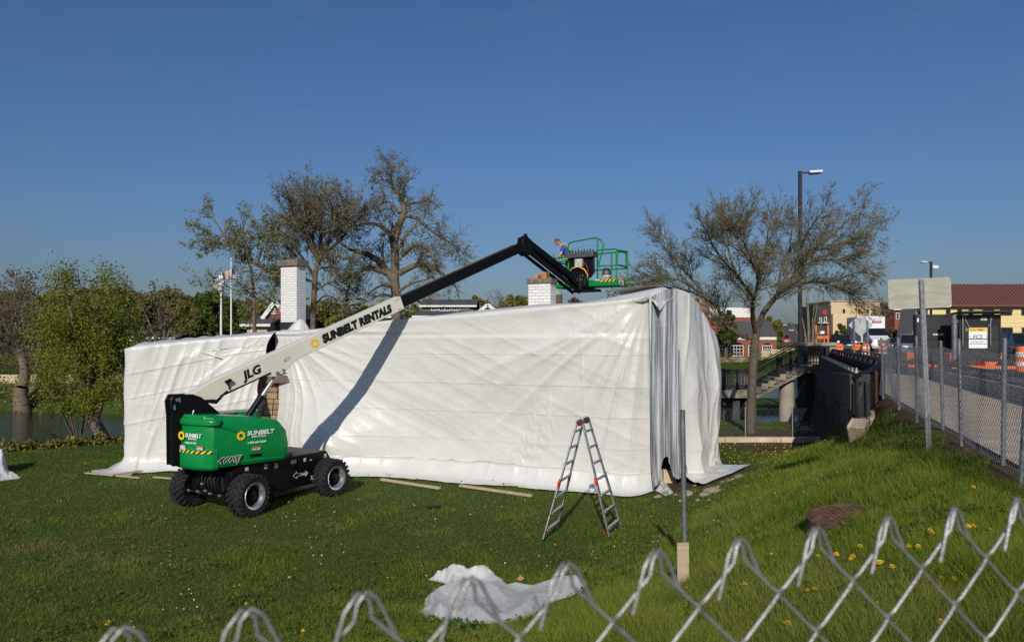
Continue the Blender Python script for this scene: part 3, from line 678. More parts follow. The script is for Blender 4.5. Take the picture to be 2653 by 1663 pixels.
for i, (x, y) in enumerate(lp_):
    q = lp_[min(i+1, nl_-1)]; p = lp_[max(i-1, 0)]; tx, ty = q[0]-p[0], q[1]-p[1]; ln = math.hypot(tx, ty); nx_, ny_ = ty/ln, -tx/ln
    if nx_*(x+.9)+ny_*(y+.2) < 0: nx_, ny_ = -nx_, -ny_
    for o, z in ((-.03, 1.83), (.035, 1.84), (.035, 1.93), (-.02, 1.985)): vv.append((x+nx_*o, y+ny_*o, z))
ff_ = [(i*4+k, i*4+(k+1) % 4, i*4+4+(k+1) % 4, i*4+4+k) for i in range(nl_-1) for k in range(4)]+[(0, 1, 2, 3), tuple(range(nl_*4-4, nl_*4))]
mb.add(vv, ff_)
mb.beam((-1.38, -.90, 1.86), (-1.05, -.905, 1.70), .045, .07); mb.beam((-1.05, -.905, 1.70), (-.02, -.90, 1.66), .03, .05)
mb.build('hood_lip', lift_green, hood, bevel=.015)
mb = MB(T); mb.beam((-1.42, -.915, 1.06), (-.0, -.925, 1.06), .03, .035)
mb.build('hood_skirt', lift_green, hood, bevel=.008)
mb = MB(T); mb.box((-.62, -.93, 1.165), (.26, .02, .06)); mb.build('latch_handle', lift_black, hood, bevel=.012)
mb = MB(T); mb.path([(-.30, -.45, 1.75), (-.30, -.45, 1.98), (-.27, -.45, 2.1), (-.17, -.46, 2.19)], [.06, .062, .066, .06], 12); mb.build('exhaust_pipe', rubber, lift, smooth=50)
mb = MB(T); mb.path([(-1.62, -.25, 1.95), (-1.62, -.25, 2.06), (-1.60, -.25, 2.1)], .018, 8); mb.build('filler_cap', steel, hood, smooth=50)
def hazard(mb, pts, zlo, h, n, out=(0, 0)):
    """yellow and black slanted stripes along a polyline (local x,y)"""
    P_ = [Vector((p[0], p[1], 0)) for p in pts]; L_ = [0]
    for a, b in zip(P_[:-1], P_[1:]): L_.append(L_[-1]+(b-a).length)
    def pos(s):
        s = min(max(s, 0), L_[-1])
        for i in range(len(L_)-1):
            if s <= L_[i+1]+1e-9: return P_[i].lerp(P_[i+1], (s-L_[i])/max(L_[i+1]-L_[i], 1e-9))
    st = L_[-1]/n; sub = 3
    for k in range(-1, n*1):
        for half, m in ((0, 0), (.5, 1)):
            s0, s1 = (k+half)*st, (k+half+.5)*st
            a, b, c, d = pos(s0), pos(s1), pos(s1+st*.6), pos(s0+st*.6)
            if (a-b).length < 1e-4 and (c-d).length < 1e-4: continue
            mb.add([a+Vector((0, 0, zlo)), b+Vector((0, 0, zlo)), c+Vector((0, 0, zlo+h)), d+Vector((0, 0, zlo+h))], [(0, 1, 2, 3)], m)
off = lambda o, d: [(x-d*.9 if i < 5 else x-d*.6, y-d*(.05+.16*i)) for i, (x, y) in enumerate(o)]
mb = MB(T); hazard(mb, off(rear, .012), 1.285, .055, 9); mb.build('hazard_tape', [yellow_letter, black_letter], cw)
# emblem : toothed ring
def emblem(M, r, parent, z=.003):
    mb = MB(M); n = 10; vs_, fs_ = [], []
    for k in range(n):
        a0, a1 = 2*math.pi*k/n, 2*math.pi*(k+1)/n
        p = [(.42*r*math.cos(a0), .42*r*math.sin(a0)), (.42*r*math.cos(a1), .42*r*math.sin(a1)), (.74*r*math.cos(a1), .74*r*math.sin(a1)), (1.0*r*math.cos(a1-.1), 1.0*r*math.sin(a1-.1)), (.74*r*math.cos(a0), .74*r*math.sin(a0))]
        mb.add([(x, y, z) for x, y in p], [(0, 1, 2, 3, 4)])
    return mb.build('sun_emblem', yellow_letter, parent)
def face(Mbase, origin, xdir, up):
    """matrix for lettering: x along xdir, y along up"""
    x = (Mbase.to_3x3() @ Vector(xdir)).normalized(); y = (Mbase.to_3x3() @ Vector(up)).normalized(); z = x.cross(y); y = z.cross(x)
    M = Matrix((x, y, z)).transposed().to_4x4(); M.translation = Mbase @ Vector(origin); return M
S1 = face(T, (-.83, -.935, 1.50), (1, 0, 0), (0, -.0, 1))
emblem(S1 @ Matrix.Translation((-.1, .09, .004)), .105, hood)
text('lettering', 'SUNBELT', .125, white_letter, S1 @ Matrix.Translation((.03, .085, .006)), hood, off=.0035, sx=1.12, shear=.12)
text('lettering', 'RENTALS', .055, white_letter, S1 @ Matrix.Translation((.12, .03, .006)), hood, off=.001, sx=1.35, shear=.12)
text('lettering', '1-800-667-9328', .062, white_letter, S1 @ Matrix.Translation((.03, -.09, .006)), hood, off=.001, shear=.1)
S2 = face(T, (-1.42, -.95, 1.085), (1, 0, .0), (0, 0, 1))
text('model_number', '460SJ', .17, white_letter, S2 @ Matrix.Translation((0, 0, .0)), hood, off=.0065, sx=1.25, shear=.35)
text('model_number', '460SJ', .17, black_letter, S2 @ Matrix.Translation((0.0, 0, .004)), hood, off=.0005, sx=1.25, shear=.35)
rx = Vector((-1.56, -.83))-Vector((-1.79, -.2))
S3 = face(T, (-1.79, -.2, 1.50), (rx.x, rx.y, 0), (0, 0, 1))
S3 = S3 @ Matrix.Translation((.13, 0, .075))
emblem(S3 @ Matrix.Translation((-.09, .12, .004)), .1, hood)
text('lettering', 'SUNBELT', .105, white_letter, S3 @ Matrix.Translation((.02, .10, .006)), hood, off=.003, sx=1.0, shear=.12)
text('lettering', 'RENTALS', .045, white_letter, S3 @ Matrix.Translation((.1, .055, .006)), hood, off=.001, sx=1.25, shear=.12)
text('lettering', '1-800-667-9328', .05, white_letter, S3 @ Matrix.Translation((.0, -.03, .006)), hood, off=.001, shear=.1)
def sticker(M, x, y, w, h, parent, m=decal, z=.008, name='decal'):
    mb = MB(M); mb.box((x, y, z), (w, h, .003)); return mb.build(name, m, parent)
sticker(S3, -.05, -.12, .15, .1, hood); sticker(S3, .42, -.1, .17, .075, hood); sticker(S3, .42, -.075, .17, .02, hood, red_letter, .011)
sticker(S1, .22, -.2, .18, .065, hood); sticker(S1, .22, -.18, .18, .02, hood, red_letter, .011)
C1 = face(K, (0, -.62, 0), (1, 0, 0), (0, 0, 1))
for x, y, w, h in ((-.93, .88, .08, .08), (-.45, .86, .09, .09), (-.18, .84, .09, .11), (.3, .85, .15, .09), (.62, .85, .07, .08), (.8, .82, .06, .03), (1.24, .86, .08, .09), (-1.0, .66, .11, .11), (.85, .42, .10, .09)): sticker(C1, x, y, w, h, chassis, z=.004)
def arrow(mb, x0, x1, y, w, hw, hl):
    d = 1 if x1 > x0 else -1
    mb.add([(x0, y-w, .005), (x1-d*hl, y-w, .005), (x1-d*hl, y-hw, .005), (x1, y, .005), (x1-d*hl, y+hw, .005), (x1-d*hl, y+w, .005), (x0, y+w, .005)], [(0, 1, 2, 3, 4, 5, 6)])
mb = MB(C1); arrow(mb, .52, .73, .54, .03, .075, .1); mb.build('direction_arrow', decal, chassis)
mb = MB(C1)
o = [(.5, .51), (.39, .51), (.39, .465), (.28, .54), (.39, .615), (.39, .57), (.5, .57), (.5, .51)]
for a, b in zip(o[:-1], o[1:]): mb.beam((*a, .005), (*b, .005), .012, .003)
mb.build('direction_arrow', decal, chassis)
# upright
mb = MB(T)
for l in (-.17, .13): mb.prism([(-1.99, 1.0), (-1.72, 1.0), (-1.68, 1.98), (-1.0, 1.97), (-1.42, 2.36), (-1.6, 2.43), (-1.97, 2.43), (-2.03, 2.3), (-2.0, 2.0)], l, l+.04)
mb.box((-1.86, 0, 1.5), (.2, .28, 1.0)); upright = mb.build('upright', lift_black, lift, bevel=.012)
mb = MB(T); mb.tube((-1.9, -.2, 2.33), (-1.9, .2, 2.33), .035, n=10)
for z in (2.22, 2.36): mb.box((-1.95+.1*(z > 2.3), -.175, z-.04), (.03, .012, .1))
mb.build('pivot_pin', steel, upright)
# boom
B0 = Vector((-1.78, 0, 2.24)); slope = math.atan2(6.40-2.24, 10.13)
BM_ = T @ Matrix.Translation(B0) @ Matrix.Rotation(-slope, 4, 'Y')       # x along the boom, y left, z up
mb = MB(BM_)
mb.prism([(.35, -.17), (.05, .02), (.12, .1), (.75, .185), (5.9, .18), (5.9, -.165), (2.9, -.17), (2.55, -.20), (2.25, -.33), (2.05, -.33), (1.75, -.19)], -.135, .135)
boom = mb.build('boom', lift_cream, lift, bevel=.012)
mb = MB(BM_); mb.prism([(5.7, .145), (10.93, .14), (10.93, -.125), (5.7, -.13)], -.1, .1); inner = mb.build('telescopic_section', lift_black, boom, bevel=.012)
mb = MB(BM_)
for k in range(84): mb.box((5.9+k*.055, .06, .158), (.03, .035, .022))
mb.build('cable_carrier', pm('worn_chain', (.2, .15, .07), .6, var=.3), inner)
SB = face(BM_, (0, -.1365, 0), (1, 0, 0), (0, 0, 1))
text('lettering', 'SUNBELT RENTALS', .255, black_letter, SB @ Matrix.Translation((3.42, -.085, .003)), boom, off=.021, sx=.93, shear=.12, spacing=1.04)
emblem(SB @ Matrix.Translation((3.2, .0, .002)), .125, boom)
text('lettering', 'JLG', .25, black_letter, SB @ Matrix.Translation((1.36, -.085, .003)), boom, off=.011, sx=1.1, shear=.2)
sticker(SB, 2.42, -.07, .16, .07, boom, decal, .002)
for x in (5.72, 5.8):
    for y in (-.12, .13): sticker(SB, x, y, .025, .03, boom, black_letter, .002)
mb = MB(BM_); mb.beam((.75, -.14, -.19), (1.95, -.14, -.19), .03, .03); mb.build('wear_strip', lift_black, boom)
mb = MB(BM_); mb.tube((2.25, -.16, -.26), (2.25, .16, -.26), .035, n=10); mb.tube((2.1, -.15, -.27), (2.1, -.13, -.27), .05, n=10); mb.build('boom_pin', steel, boom, smooth=40)
# lamp on the boom
mb = MB(BM_); mb.tube((.98, -.15, -.13), (.98, -.2, .02), .014, n=6); mb.box((1.0, -.2, .05), (.13, .06, .06)); mb.build('work_lamp', lift_black, boom)
# hoses from upright to boom
mb = MB(T)
for k in range(4):
    a = Vector((-1.62, -.12+.02*k, 2.30-.015*k)); e = BM_ @ Vector((.92, -.15, -.14)); e = T.inverted() @ e
    mb.path([a, a.lerp(e, .35)+Vector((0, -.02, -.07)), a.lerp(e, .7)+Vector((0, -.02, -.13-.02*k)), e], .017, 6)
mb.build('hydraulic_hose', hose_black, boom, smooth=60)
# lift cylinder
cyl_top = T.inverted() @ (BM_ @ Vector((2.2, 0, -.27))); cyl_bot = Vector((-.62, 0, 1.5))
mid = cyl_bot.lerp(cyl_top, .60)
mb = MB(T); mb.tube(cyl_bot, mid, .075, n=14); mb.tube(cyl_bot.lerp(cyl_top, .55), mid, .085, n=14); lc = mb.build('lift_cylinder', lift_black, lift, smooth=40)
mb = MB(T); mb.tube(mid, cyl_top, .042, n=12); mb.build('piston_rod', steel, lc, smooth=40)
# jib and platform
EL = BM_ @ Vector((10.9, 0, 0)); Nc = Vector((3.42, 23.3, 5.33)); A = Vector((-.83, .56, 0)).normalized(); Bv = Vector((.56, .83, 0)).normalized()
PM = Matrix((A, Bv, Vector((0, 0, 1)))).transposed().to_4x4(); PM.translation = Nc          # x leftwards along the platform, y inwards, z up
JE = PM @ Vector((1.25, -.28, -.02))
jx = (JE-EL); jl = jx.length
JM = frame(EL, x=jx)
mb = MB(JM)
for l in (-.12, .09): mb.prism([(-.24, .17), (-.12, .24), (.1, .24), (.28, .12), (.3, -.12), (.12, -.3), (-.05, -.28), (-.22, .0)], l, l+.03)
mb.box((0, 0, .12), (.3, .2, .3)); elbow = mb.build('boom_head', lift_black, boom, bevel=.012)
mb = MB(JM)
mb.prism([(0, .26), (jl-.5, .22), (jl-.1, .0), (jl-.1, -.1), (jl-.6, .02), (.1, .07)], -.09, .09)
jib = mb.build('jib', lift_black, lift, bevel=.01)
mb = MB(JM)
for l in (-.13, .13): mb.beam((.12, l, -.16), (jl-.05, l, -.24), .03, .11)
mb.build('jib_link', lift_black, jib)
mb = MB(JM); mb.tube((.15, 0, -.06), (jl*.55, 0, -.02), .05, n=10); mb.tube((jl*.5, 0, -.02), (jl-.2, 0, -.12), .028, n=8); mb.build('jib_cylinder', lift_black, jib, smooth=40)
mb = MB(JM)
for k in range(5): mb.path([(-.1, -.06+.03*k, .36), (.2, -.1+.03*k, .05), (.5+.1*k, -.1, -.1), (jl*.6, -.12, -.12-.02*k)], .013, 6)
mb.build('hydraulic_hose', hose_black, jib, smooth=60)
# platform
PLN, PWD = 2.44, .91
plat = None
mb = MB(PM)
for x0, x1, y0, y1 in ((0, PLN, 0, .03), (0, PLN, PWD-.03, PWD), (0, .03, .03, PWD-.03), (PLN-.03, PLN, .03, PWD-.03)): mb.box(((x0+x1)/2, (y0+y1)/2, .11), (x1-x0, y1-y0, .2))
mb.box((PLN/2, PWD/2, .012), (PLN-.002, PWD-.002, .024)); 
plat = mb.build('platform', lift_green, lift, bevel=.008)
r = .026
rails = []
def rail(name, pts, rr=.026): mb = MB(PM); mb.path(pts, rr, 8); return mb.build(name, lift_green, plat, smooth=60)
def rounded(pts, rad=.1, k=4, closed=False):
    pts = [Vector(p) for p in pts]; o = [pts[0]]
    for a, b, c in zip(pts[:-2], pts[1:-1], pts[2:]):
        p = b+(a-b).normalized()*rad; q = b+(c-b).normalized()*rad
        for i in range(k+1):
            t = i/k; o.append(p*(1-t)**2+b*2*t*(1-t)+q*t*t)
    return o+[pts[-1]]
TZ = 1.19
for x, y in ((.03, .03), (.03, PWD-.03), (PLN-.03, .03), (PLN-.03, PWD-.03), (.72, .03), (.62, PWD-.03), (1.8, .03), (1.75, PWD-.03)): rail('rail_post', [(x, y, .2), (x, y, TZ)])
rail('top_rail', rounded([(.72, .03, TZ), (.03, .03, TZ)], .05)); rail('top_rail', rounded([(.03, .03, TZ-.05), (.03, PWD/2, TZ-.02), (.03, PWD-.03, TZ-.02)], .05))
rail('top_rail', [(.03, PWD-.03, TZ), (PLN-.03, PWD-.03, TZ-.02)]); rail('top_rail', rounded([(PLN-.03, PWD-.03, TZ-.02), (PLN-.03, .03, TZ-.16), (1.8, .03, TZ-.16)], .12))
rail('mid_rail', [(.72, .03, .66), (.03, .03, .66), (.03, PWD-.03, .66)]); rail('mid_rail', [(.03, PWD-.03, .62), (PLN-.03, PWD-.03, .62), (PLN-.03, .03, .62)])
rail('mid_rail', rounded([(1.8, .03, .9), (PLN-.1, .03, .9), (PLN-.03, .2, .9), (PLN-.03, PWD-.03, .9)], .1))
rail('swing_gate', rounded([(.08, PWD/2-.3, .68), (.03, PWD/2-.3, 1.13), (.03, PWD/2+.32, 1.13), (.03, PWD/2+.32, .68), (.03, PWD/2-.28, .68)], .1))
rail('guard_hoop', rounded([(1.83, .03, .2), (1.83, .03, 1.52), (.74, .03, 1.62), (.50, .03, 1.45), (.52, .03, 1.2), (.72, .03, .6)], .14))
rail('guard_hoop', rounded([(.72, .03, .2), (.72, .03, 1.6)], .1))
mb = MB(PM); mb.path([(1.8, .06, 1.3), (1.3, .06, 1.34), (.75, .06, 1.36)], .006, 6); mb.build('lanyard_wire', steel, plat)
mb = MB(PM); mb.box((1.28, -.06, 1.06), (1.02, .3, .2)); cbox = mb.build('control_box', grey_plastic, plat, bevel=.02)
mb = MB(PM)
for k in range(9): mb.tube((.82+.11*k, -.1, 1.16), (.82+.11*k, -.1, 1.22+.03*(k % 2)), .02, n=6)
mb.build('control_lever', lift_black, cbox)
mb = MB(PM); mb.prism([(.80, .95), (1.75, .95), (1.75, .50), (1.62, .28), (.95, .28), (.80, .45)], -.07, .01); panel = mb.build('mount_panel', lift_black, plat, bevel=.02)
mb = MB(PM); mb.box((1.33, -.13, .79), (.27, .1, .26)); mb.build('notice_box', decal, panel); 
mb = MB(PM); mb.path([(1.68, -.12, .52), (1.55, -.2, .62), (1.3, -.22, .66), (1.08, -.2, .55), (.98, -.16, .36), (1.02, -.14, .24), (1.12, -.12, .22)], .02, 8); mb.build('yellow_hose', hose_yellow, panel, smooth=60)
mb = MB(PM); mb.path([(1.16, -.14, .8), (1.02, -.18, .7), (.98, -.16, .55), (1.0, -.14, .45)], .01, 6); mb.build('cable', red_letter, panel, smooth=60)
mb = MB(PM)
mb.box((1.25, -.18, .12), (.5, .26, .34)); mb.tube((1.25, -.2, -.12), (1.25, -.2, .4), .13, n=14); mb.box((1.02, -.14, -.16), (.95, .2, .09)); mb.box((1.3, .4, -.06), (.25, .9, .08))
mb.tube((1.5, -.3, .2), (1.5, -.3, .42), .06, n=10); mb.tube((1.02, -.3, .05), (1.02, -.3, .3), .05, n=10)
rot = mb.build('platform_rotator', lift_black, plat, bevel=.012)
mb = MB(PM); 
for k in range(7): mb.path([(1.5-.1*k, -.3, .3), (1.45-.09*k, -.36, .12), (1.4-.05*k, -.32, -.05)], .012, 6)
mb.build('hydraulic_hose', hose_black, rot, smooth=60)
mb = MB(PM)
for x, z in ((1.55, .34), (1.36, .3), (1.12, .2), (1.5, .1), (1.2, .02), (1.05, .34)): mb.tube((x-.02, -.36, z), (x+.02, -.36, z), .022, n=8)
mb.build('hose_fitting', steel, rot, smooth=40)
mb = MB(PM); hazard(mb, [(.62, -.004), (.04, -.004)], .13, .07, 4); hazard(mb, [(2.42, -.004), (1.9, -.004)], .12, .07, 4); hazard(mb, [(-.004, .62), (-.004, .88)], .10, .07, 1)
mb.build('hazard_tape', [yellow_letter, black_letter], plat)
SP = face(PM, (0, -.004, 0), (-1, 0, 0), (0, 0, 1)); sticker(SP, -.72, .2, .18, .06, plat)
SQ = face(PM, (-.004, .12, 0), (0, 1, 0), (0, 0, 1))
sticker(SQ, .2, .105, .36, .16, plat, white_letter, .001); text('lettering', 'JLG', .145, black_letter, SQ @ Matrix.Translation((.06, .05, .006)), plat, off=.005, sx=1.1, shear=.15)
# gas cylinder
gcl = PM @ Vector((.52, .3, .026)); gas = thing('gas_cylinder', 'grey and cream gas cylinder standing on the lift platform floor', 'gas cylinder', gcl)
mb = MB(Matrix.Translation(gcl)); mb.lathe([(.12, .0), (.15, .03), (.155, .34)], 20); mb.build('lower_body', pm('cylinder_cream', (.6, .55, .42), .5, var=.1), gas, smooth=40)
mb = MB(Matrix.Translation(gcl)); mb.lathe([(.157, .34), (.157, .44), (.12, .52), (.10, .54), (.10, .58), (.085, .58), (.085, .54)], 20); mb.build('upper_body', grey_plastic, gas, smooth=40)
GT = face(Matrix.Translation(gcl), (-.13, -.158, .07), (1, 0, 0), (0, 0, 1))
for k, ch in enumerate('1GA 028'):
    a = -.75+k*.25; Mx = Matrix.Translation(gcl) @ Matrix.Rotation(a, 4, 'Z') @ Matrix.Translation((-.02, -.158, .215)) @ Matrix.Rotation(math.pi/2, 4, 'X')
    if ch != ' ': text('lettering', ch, .11, black_letter, Mx, gas)
cb = PM @ Vector((.2, .72, .1)); mb = MB(PM); mb.box((.2, .74, .22), (.2, .14, .22)); tag(mb.build('cardboard_box', pm('cardboard', (.36, .22, .12), .8)), 'small brown cardboard box in the right end of the lift platform', 'box')
# ---------------------------------------------------------------- worker
def skin_body(name, J, E, R, mat, parent, sub=2, world=True):
    me = bpy.data.meshes.new(name); Mi = wm(parent).inverted() if parent else Matrix()
    me.from_pydata([tuple(Mi @ Vector(j)) for j in J], E, []); o = link_mesh(name, me, parent)
    o.modifiers.new('skin', 'SKIN'); 
    for i, v in enumerate(me.skin_vertices[0].data): v.radius = R[i] if hasattr(R[i], '__len__') else (R[i], R[i]); v.use_root = (i == 0)
    s = o.modifiers.new('sub', 'SUBSURF'); s.levels = s.render_levels = sub
    dg = bpy.context.evaluated_depsgraph_get(); m2 = bpy.data.meshes.new_from_object(o.evaluated_get(dg)); bpy.data.objects.remove(o)
    m2.materials.clear(); m2.materials.append(mat); m2.polygons.foreach_set('use_smooth', [True]*len(m2.polygons)); m2.name = name
    return link_mesh(name, m2, parent)
skin_m = pm('skin', (.50, .24, .15), .55, var=.06, scale=8); shirt_m = pm('blue_shirt', (.012, .085, .36), .8, var=.2, scale=8, bump=.4, bscale=14)
jeans_m = pm('work_trousers', (.06, .065, .08), .85, var=.2, scale=6); hair_m = pm('short_hair', (.10, .055, .03), .8, var=.3, scale=40, bump=.3, bscale=90)
strap_m = pm('harness_strap', (.62, .48, .09), .7, var=.15, scale=10)
feet = PM @ Vector((2.02, .48, .028))
man = thing('person', 'man in blue shirt and yellow harness leaning over the lift rail, looking down', 'person', feet, group=None)
fx = Vector((-.86, .1, 0)).normalized(); fy = Vector((0, 0, 1)).cross(fx)          # facing left in the picture
HM = Matrix((fx, fy, Vector((0, 0, 1)))).transposed().to_4x4(); HM.translation = feet
h = lambda *p: HM @ Vector(p)
J = [h(0, 0, .93), h(.03, 0, 1.05), h(.12, 0, 1.22), h(.22, 0, 1.37), h(.30, 0, 1.46), h(.37, 0, 1.52),
     h(0, .10, .86), h(-.02, .11, .48), h(-.05, .12, .08), h(.10, .13, .04),
     h(0, -.10, .86), h(.03, -.11, .48), h(.02, -.12, .08), h(.16, -.13, .04),
     h(.23, .20, 1.36), h(.30, .27, 1.12), h(.50, .20, .98), h(.60, .17, .96),
     h(.23, -.20, 1.36), h(.30, -.27, 1.12), h(.50, -.20, .98), h(.60, -.17, .96)]
Ed = [(0, 1), (1, 2), (2, 3), (3, 4), (4, 5), (0, 6), (6, 7), (7, 8), (8, 9), (0, 10), (10, 11), (11, 12), (12, 13), (3, 14), (14, 15), (15, 16), (16, 17), (3, 18), (18, 19), (19, 20), (20, 21)]
Rr = [.145, .135, .15, .14, .062, .055, .1, .072, .05, .04, .1, .072, .05, .04, .065, .047, .034, .03, .065, .047, .034, .03]
body = skin_body('body', J, Ed, Rr, skin_m, man)
# head with face
hc = h(.43, 0, 1.60)
mb = MB(Matrix.Translation(hc) @ HM.to_3x3().to_4x4() @ Matrix.Rotation(math.radians(38), 4, 'Y'))
vs_, fs_ = [], []; nu, nv = 20, 16
for i in range(nv+1):
    ph = math.pi*i/nv
    for k in range(nu):
        th = 2*math.pi*k/nu; x, y, z = math.sin(ph)*math.cos(th), math.sin(ph)*math.sin(th), math.cos(ph)
        sx = .098; sy = .076*(1-.18*max(0, -z)); sz = .122
        px_ = x*sx+(.016*math.exp(-((z+.08)/.16)**2-(y/.18)**2)*1.9 if x > .5 else 0)-(.008*math.exp(-((z-.15)/.12)**2-((abs(y)-.4)/.2)**2) if x > .4 else 0)+(.012*max(0, -z-.5) if x > 0 else 0)
        vs_.append((px_, y*sy, z*sz))
for i in range(nv):
    for k in range(nu): fs_.append((i*nu+k, i*nu+(k+1) % nu, (i+1)*nu+(k+1) % nu, (i+1)*nu+k))
mb.add(vs_, fs_)
for s in (-1, 1): mb.tube((-.01, s*.074, .0), (-.015, s*.088, .012), .022, .026, n=8)
head = mb.build('head', skin_m, man, smooth=70)
mb = MB(mb.M); vs2, fs2 = [], []
for i in range(9):
    ph = math.pi*.56*i/8
    for k in range(nu):
        th = 2*math.pi*k/nu; x, y, z = math.sin(ph)*math.cos(th), math.sin(ph)*math.sin(th), math.cos(ph)
        lim = 1 if x < .45 else .0
        z2 = z if x < .35 else max(z, .62); vs2.append((x*.103*(1 if x < .35 else .93), y*.081, z2*.127-.0))
for i in range(8):
    for k in range(nu): fs2.append((i*nu+k, i*nu+(k+1) % nu, (i+1)*nu+(k+1) % nu, (i+1)*nu+k))
mb.add(vs2, fs2); mb.build('hair', hair_m, man, smooth=70)
mb = MB(mb.M)
for s in (-1, 1): mb.box((.088, s*.03, .02), (.012, .024, .01)); mb.box((.094, s*.03, .036), (.01, .03, .006))
mb.box((.092, 0, -.066), (.012, .045, .008)); mb.build('face_features', hair_m, head)
# hands : palm and five fingers closed on the rail
for s, wi, ei in ((1, 17, 16), (-1, 21, 20)):
    w = J[wi]; d = (J[wi]-J[ei]).normalized(); side = fy*s; dn = Vector((0, 0, -1))
    pj = [w, w+d*.05]; pe = [(0, 1)]; pr = [.028, .034]
    for q in range(4):
        b = w+d*.07+fy*(-.03+.02*q); L_ = (.035, .042, .04, .03)[q]; n0 = len(pj)
        pj += [b, b+d*L_+dn*.01, b+d*(L_+.012)+dn*.04]; pe += [(1, n0), (n0, n0+1), (n0+1, n0+2)]; pr += [.011, .0095, .008]
    n0 = len(pj); t0 = w+d*.03-side*.03; pj += [t0, t0+d*.03-side*.02+dn*.02, t0+d*.05+dn*.04]; pe += [(1, n0), (n0, n0+1), (n0+1, n0+2)]; pr += [.013, .011, .009]
    skin_body('hand', pj, pe, pr, skin_m, man, sub=1)
sh = skin_body('shirt', [h(0, 0, .97), h(.03, 0, 1.06), h(.12, 0, 1.22), h(.21, 0, 1.36), h(.265, 0, 1.425), h(.23, .20, 1.36), h(.28, .25, 1.2), h(.23, -.20, 1.36), h(.28, -.25, 1.2)],
               [(0, 1), (1, 2), (2, 3), (3, 4), (3, 5), (5, 6), (3, 7), (7, 8)], [.165, .155, .168, .155, .085, .085, .072, .085, .072], shirt_m, man)
tr = skin_body('trousers', [h(0, 0, .95), h(0, .10, .84), h(-.02, .11, .48), h(-.05, .12, .1), h(0, -.10, .84), h(.03, -.11, .48), h(.02, -.12, .1)],
               [(0, 1), (1, 2), (2, 3), (0, 4), (4, 5), (5, 6)], [.16, .115, .088, .068, .115, .088, .068], jeans_m, man)
mb = MB()
for s in (-1, 1):
    mb.path([h(-.12, s*.04, .98), h(-.06, s*.07, 1.2), h(.06, s*.09, 1.42), h(.2, s*.1, 1.53), h(.33, s*.09, 1.44), h(.29, s*.08, 1.25), h(.19, s*.12, 1.0)], .02, 6)
mb.path([h(.16, -.14, 1.0), h(.17, .14, 1.0), h(-.02, .17, .95), h(-.15, 0, .96), h(-.02, -.17, .95), h(.16, -.14, 1.0)], .022, 6)
mb.path([h(-.14, 0, 1.2), h(-.2, .05, .9), h(-.16, .1, .6)], .018, 6)
mb.build('harness', strap_m, man, smooth=60)
# ---------------------------------------------------------------- trees
bark_brown = pm('bark_brown', (.14, .105, .07), .9, var=.3, scale=6, bump=.5, bscale=20)
bark_grey = pm('bark_grey', (.11, .088, .064), .9, var=.3, scale=6, bump=.5, bscale=20)
bark_pale = pm('bark_tan', (.155, .12, .08), .9, var=.3, scale=6, bump=.5, bscale=20)
leaf_spring = leaf_mat('spring_leaf', (.24, .25, .025), (.12, .15, .02))
leaf_olive = leaf_mat('olive_bud', (.23, .21, .045), (.12, .12, .03), .25)
leaf_dark = leaf_mat('dark_leaf', (.12, .16, .02), (.055, .09, .014))
leaf_brown = leaf_mat('brown_bud', (.14, .095, .05), (.085, .06, .035), .2)
leaf_bud = leaf_mat('opening_bud', (.26, .25, .09), (.14, .14, .05), .25)
twig_m = pm('grey_green_twig', (.17, .15, .10), .9, var=.2, scale=3)
def tubes(segs, sides=(8, 5, 3)):
    """segs (n,8): p0, p1, r0, r1 -> verts, quads"""
    S = np.asarray(segs, float); V = []; Q = []; base = 0
    rmax = S[:, 6]
    for lo, hi, n in ((.06, 1e9, sides[0]), (.022, .06, sides[1]), (-1, .022, sides[2])):
        k = (rmax >= lo) & (rmax < hi); s = S[k]
        if not len(s): continue
        a, b = s[:, :3], s[:, 3:6]; x = b-a; x /= np.maximum(np.linalg.norm(x, axis=1, keepdims=True), 1e-9)
        ref = np.where(np.abs(x[:, 2:3]) > .9, np.array([[1., 0, 0]]), np.array([[0, 0, 1.]]))
        u = np.cross(ref, x); u /= np.linalg.norm(u, axis=1, keepdims=True); w = np.cross(x, u)
        t = 2*np.pi*np.arange(n)/n; c = np.cos(t)[None, :, None]*u[:, None]+np.sin(t)[None, :, None]*w[:, None]
        v = np.concatenate([a[:, None]+c*s[:, 6][:, None, None], b[:, None]+c*s[:, 7][:, None, None]], 1)
        m = len(s); i = np.arange(m)[:, None]*2*n+base; j = np.arange(n)[None]; j2 = (j+1) % n
        Q.append(np.stack([i+j, i+j2, i+n+j2, i+n+j], -1).reshape(-1, 4)); V.append(v.reshape(-1, 3)); base += m*2*n
    return np.concatenate(V), np.concatenate(Q)
def cards(P, size, rng, aspect=1.6, var=.5):
    P = np.asarray(P, float); n = len(P); a = rng.normal(size=(n, 3)); a /= np.linalg.norm(a, axis=1, keepdims=True)
    b = rng.normal(size=(n, 3)); b -= a*np.sum(a*b, 1, keepdims=True); b /= np.linalg.norm(b, axis=1, keepdims=True)
    s = size*(1-var+2*var*rng.random((n, 1))); a = a*s*.5*aspect; b = b*s*.5
    V = np.stack([P-a, P+b*.9-a*.1, P+a, P-b*.9-a*.1], 1).reshape(-1, 3); return V, np.arange(4*n).reshape(n, 4)
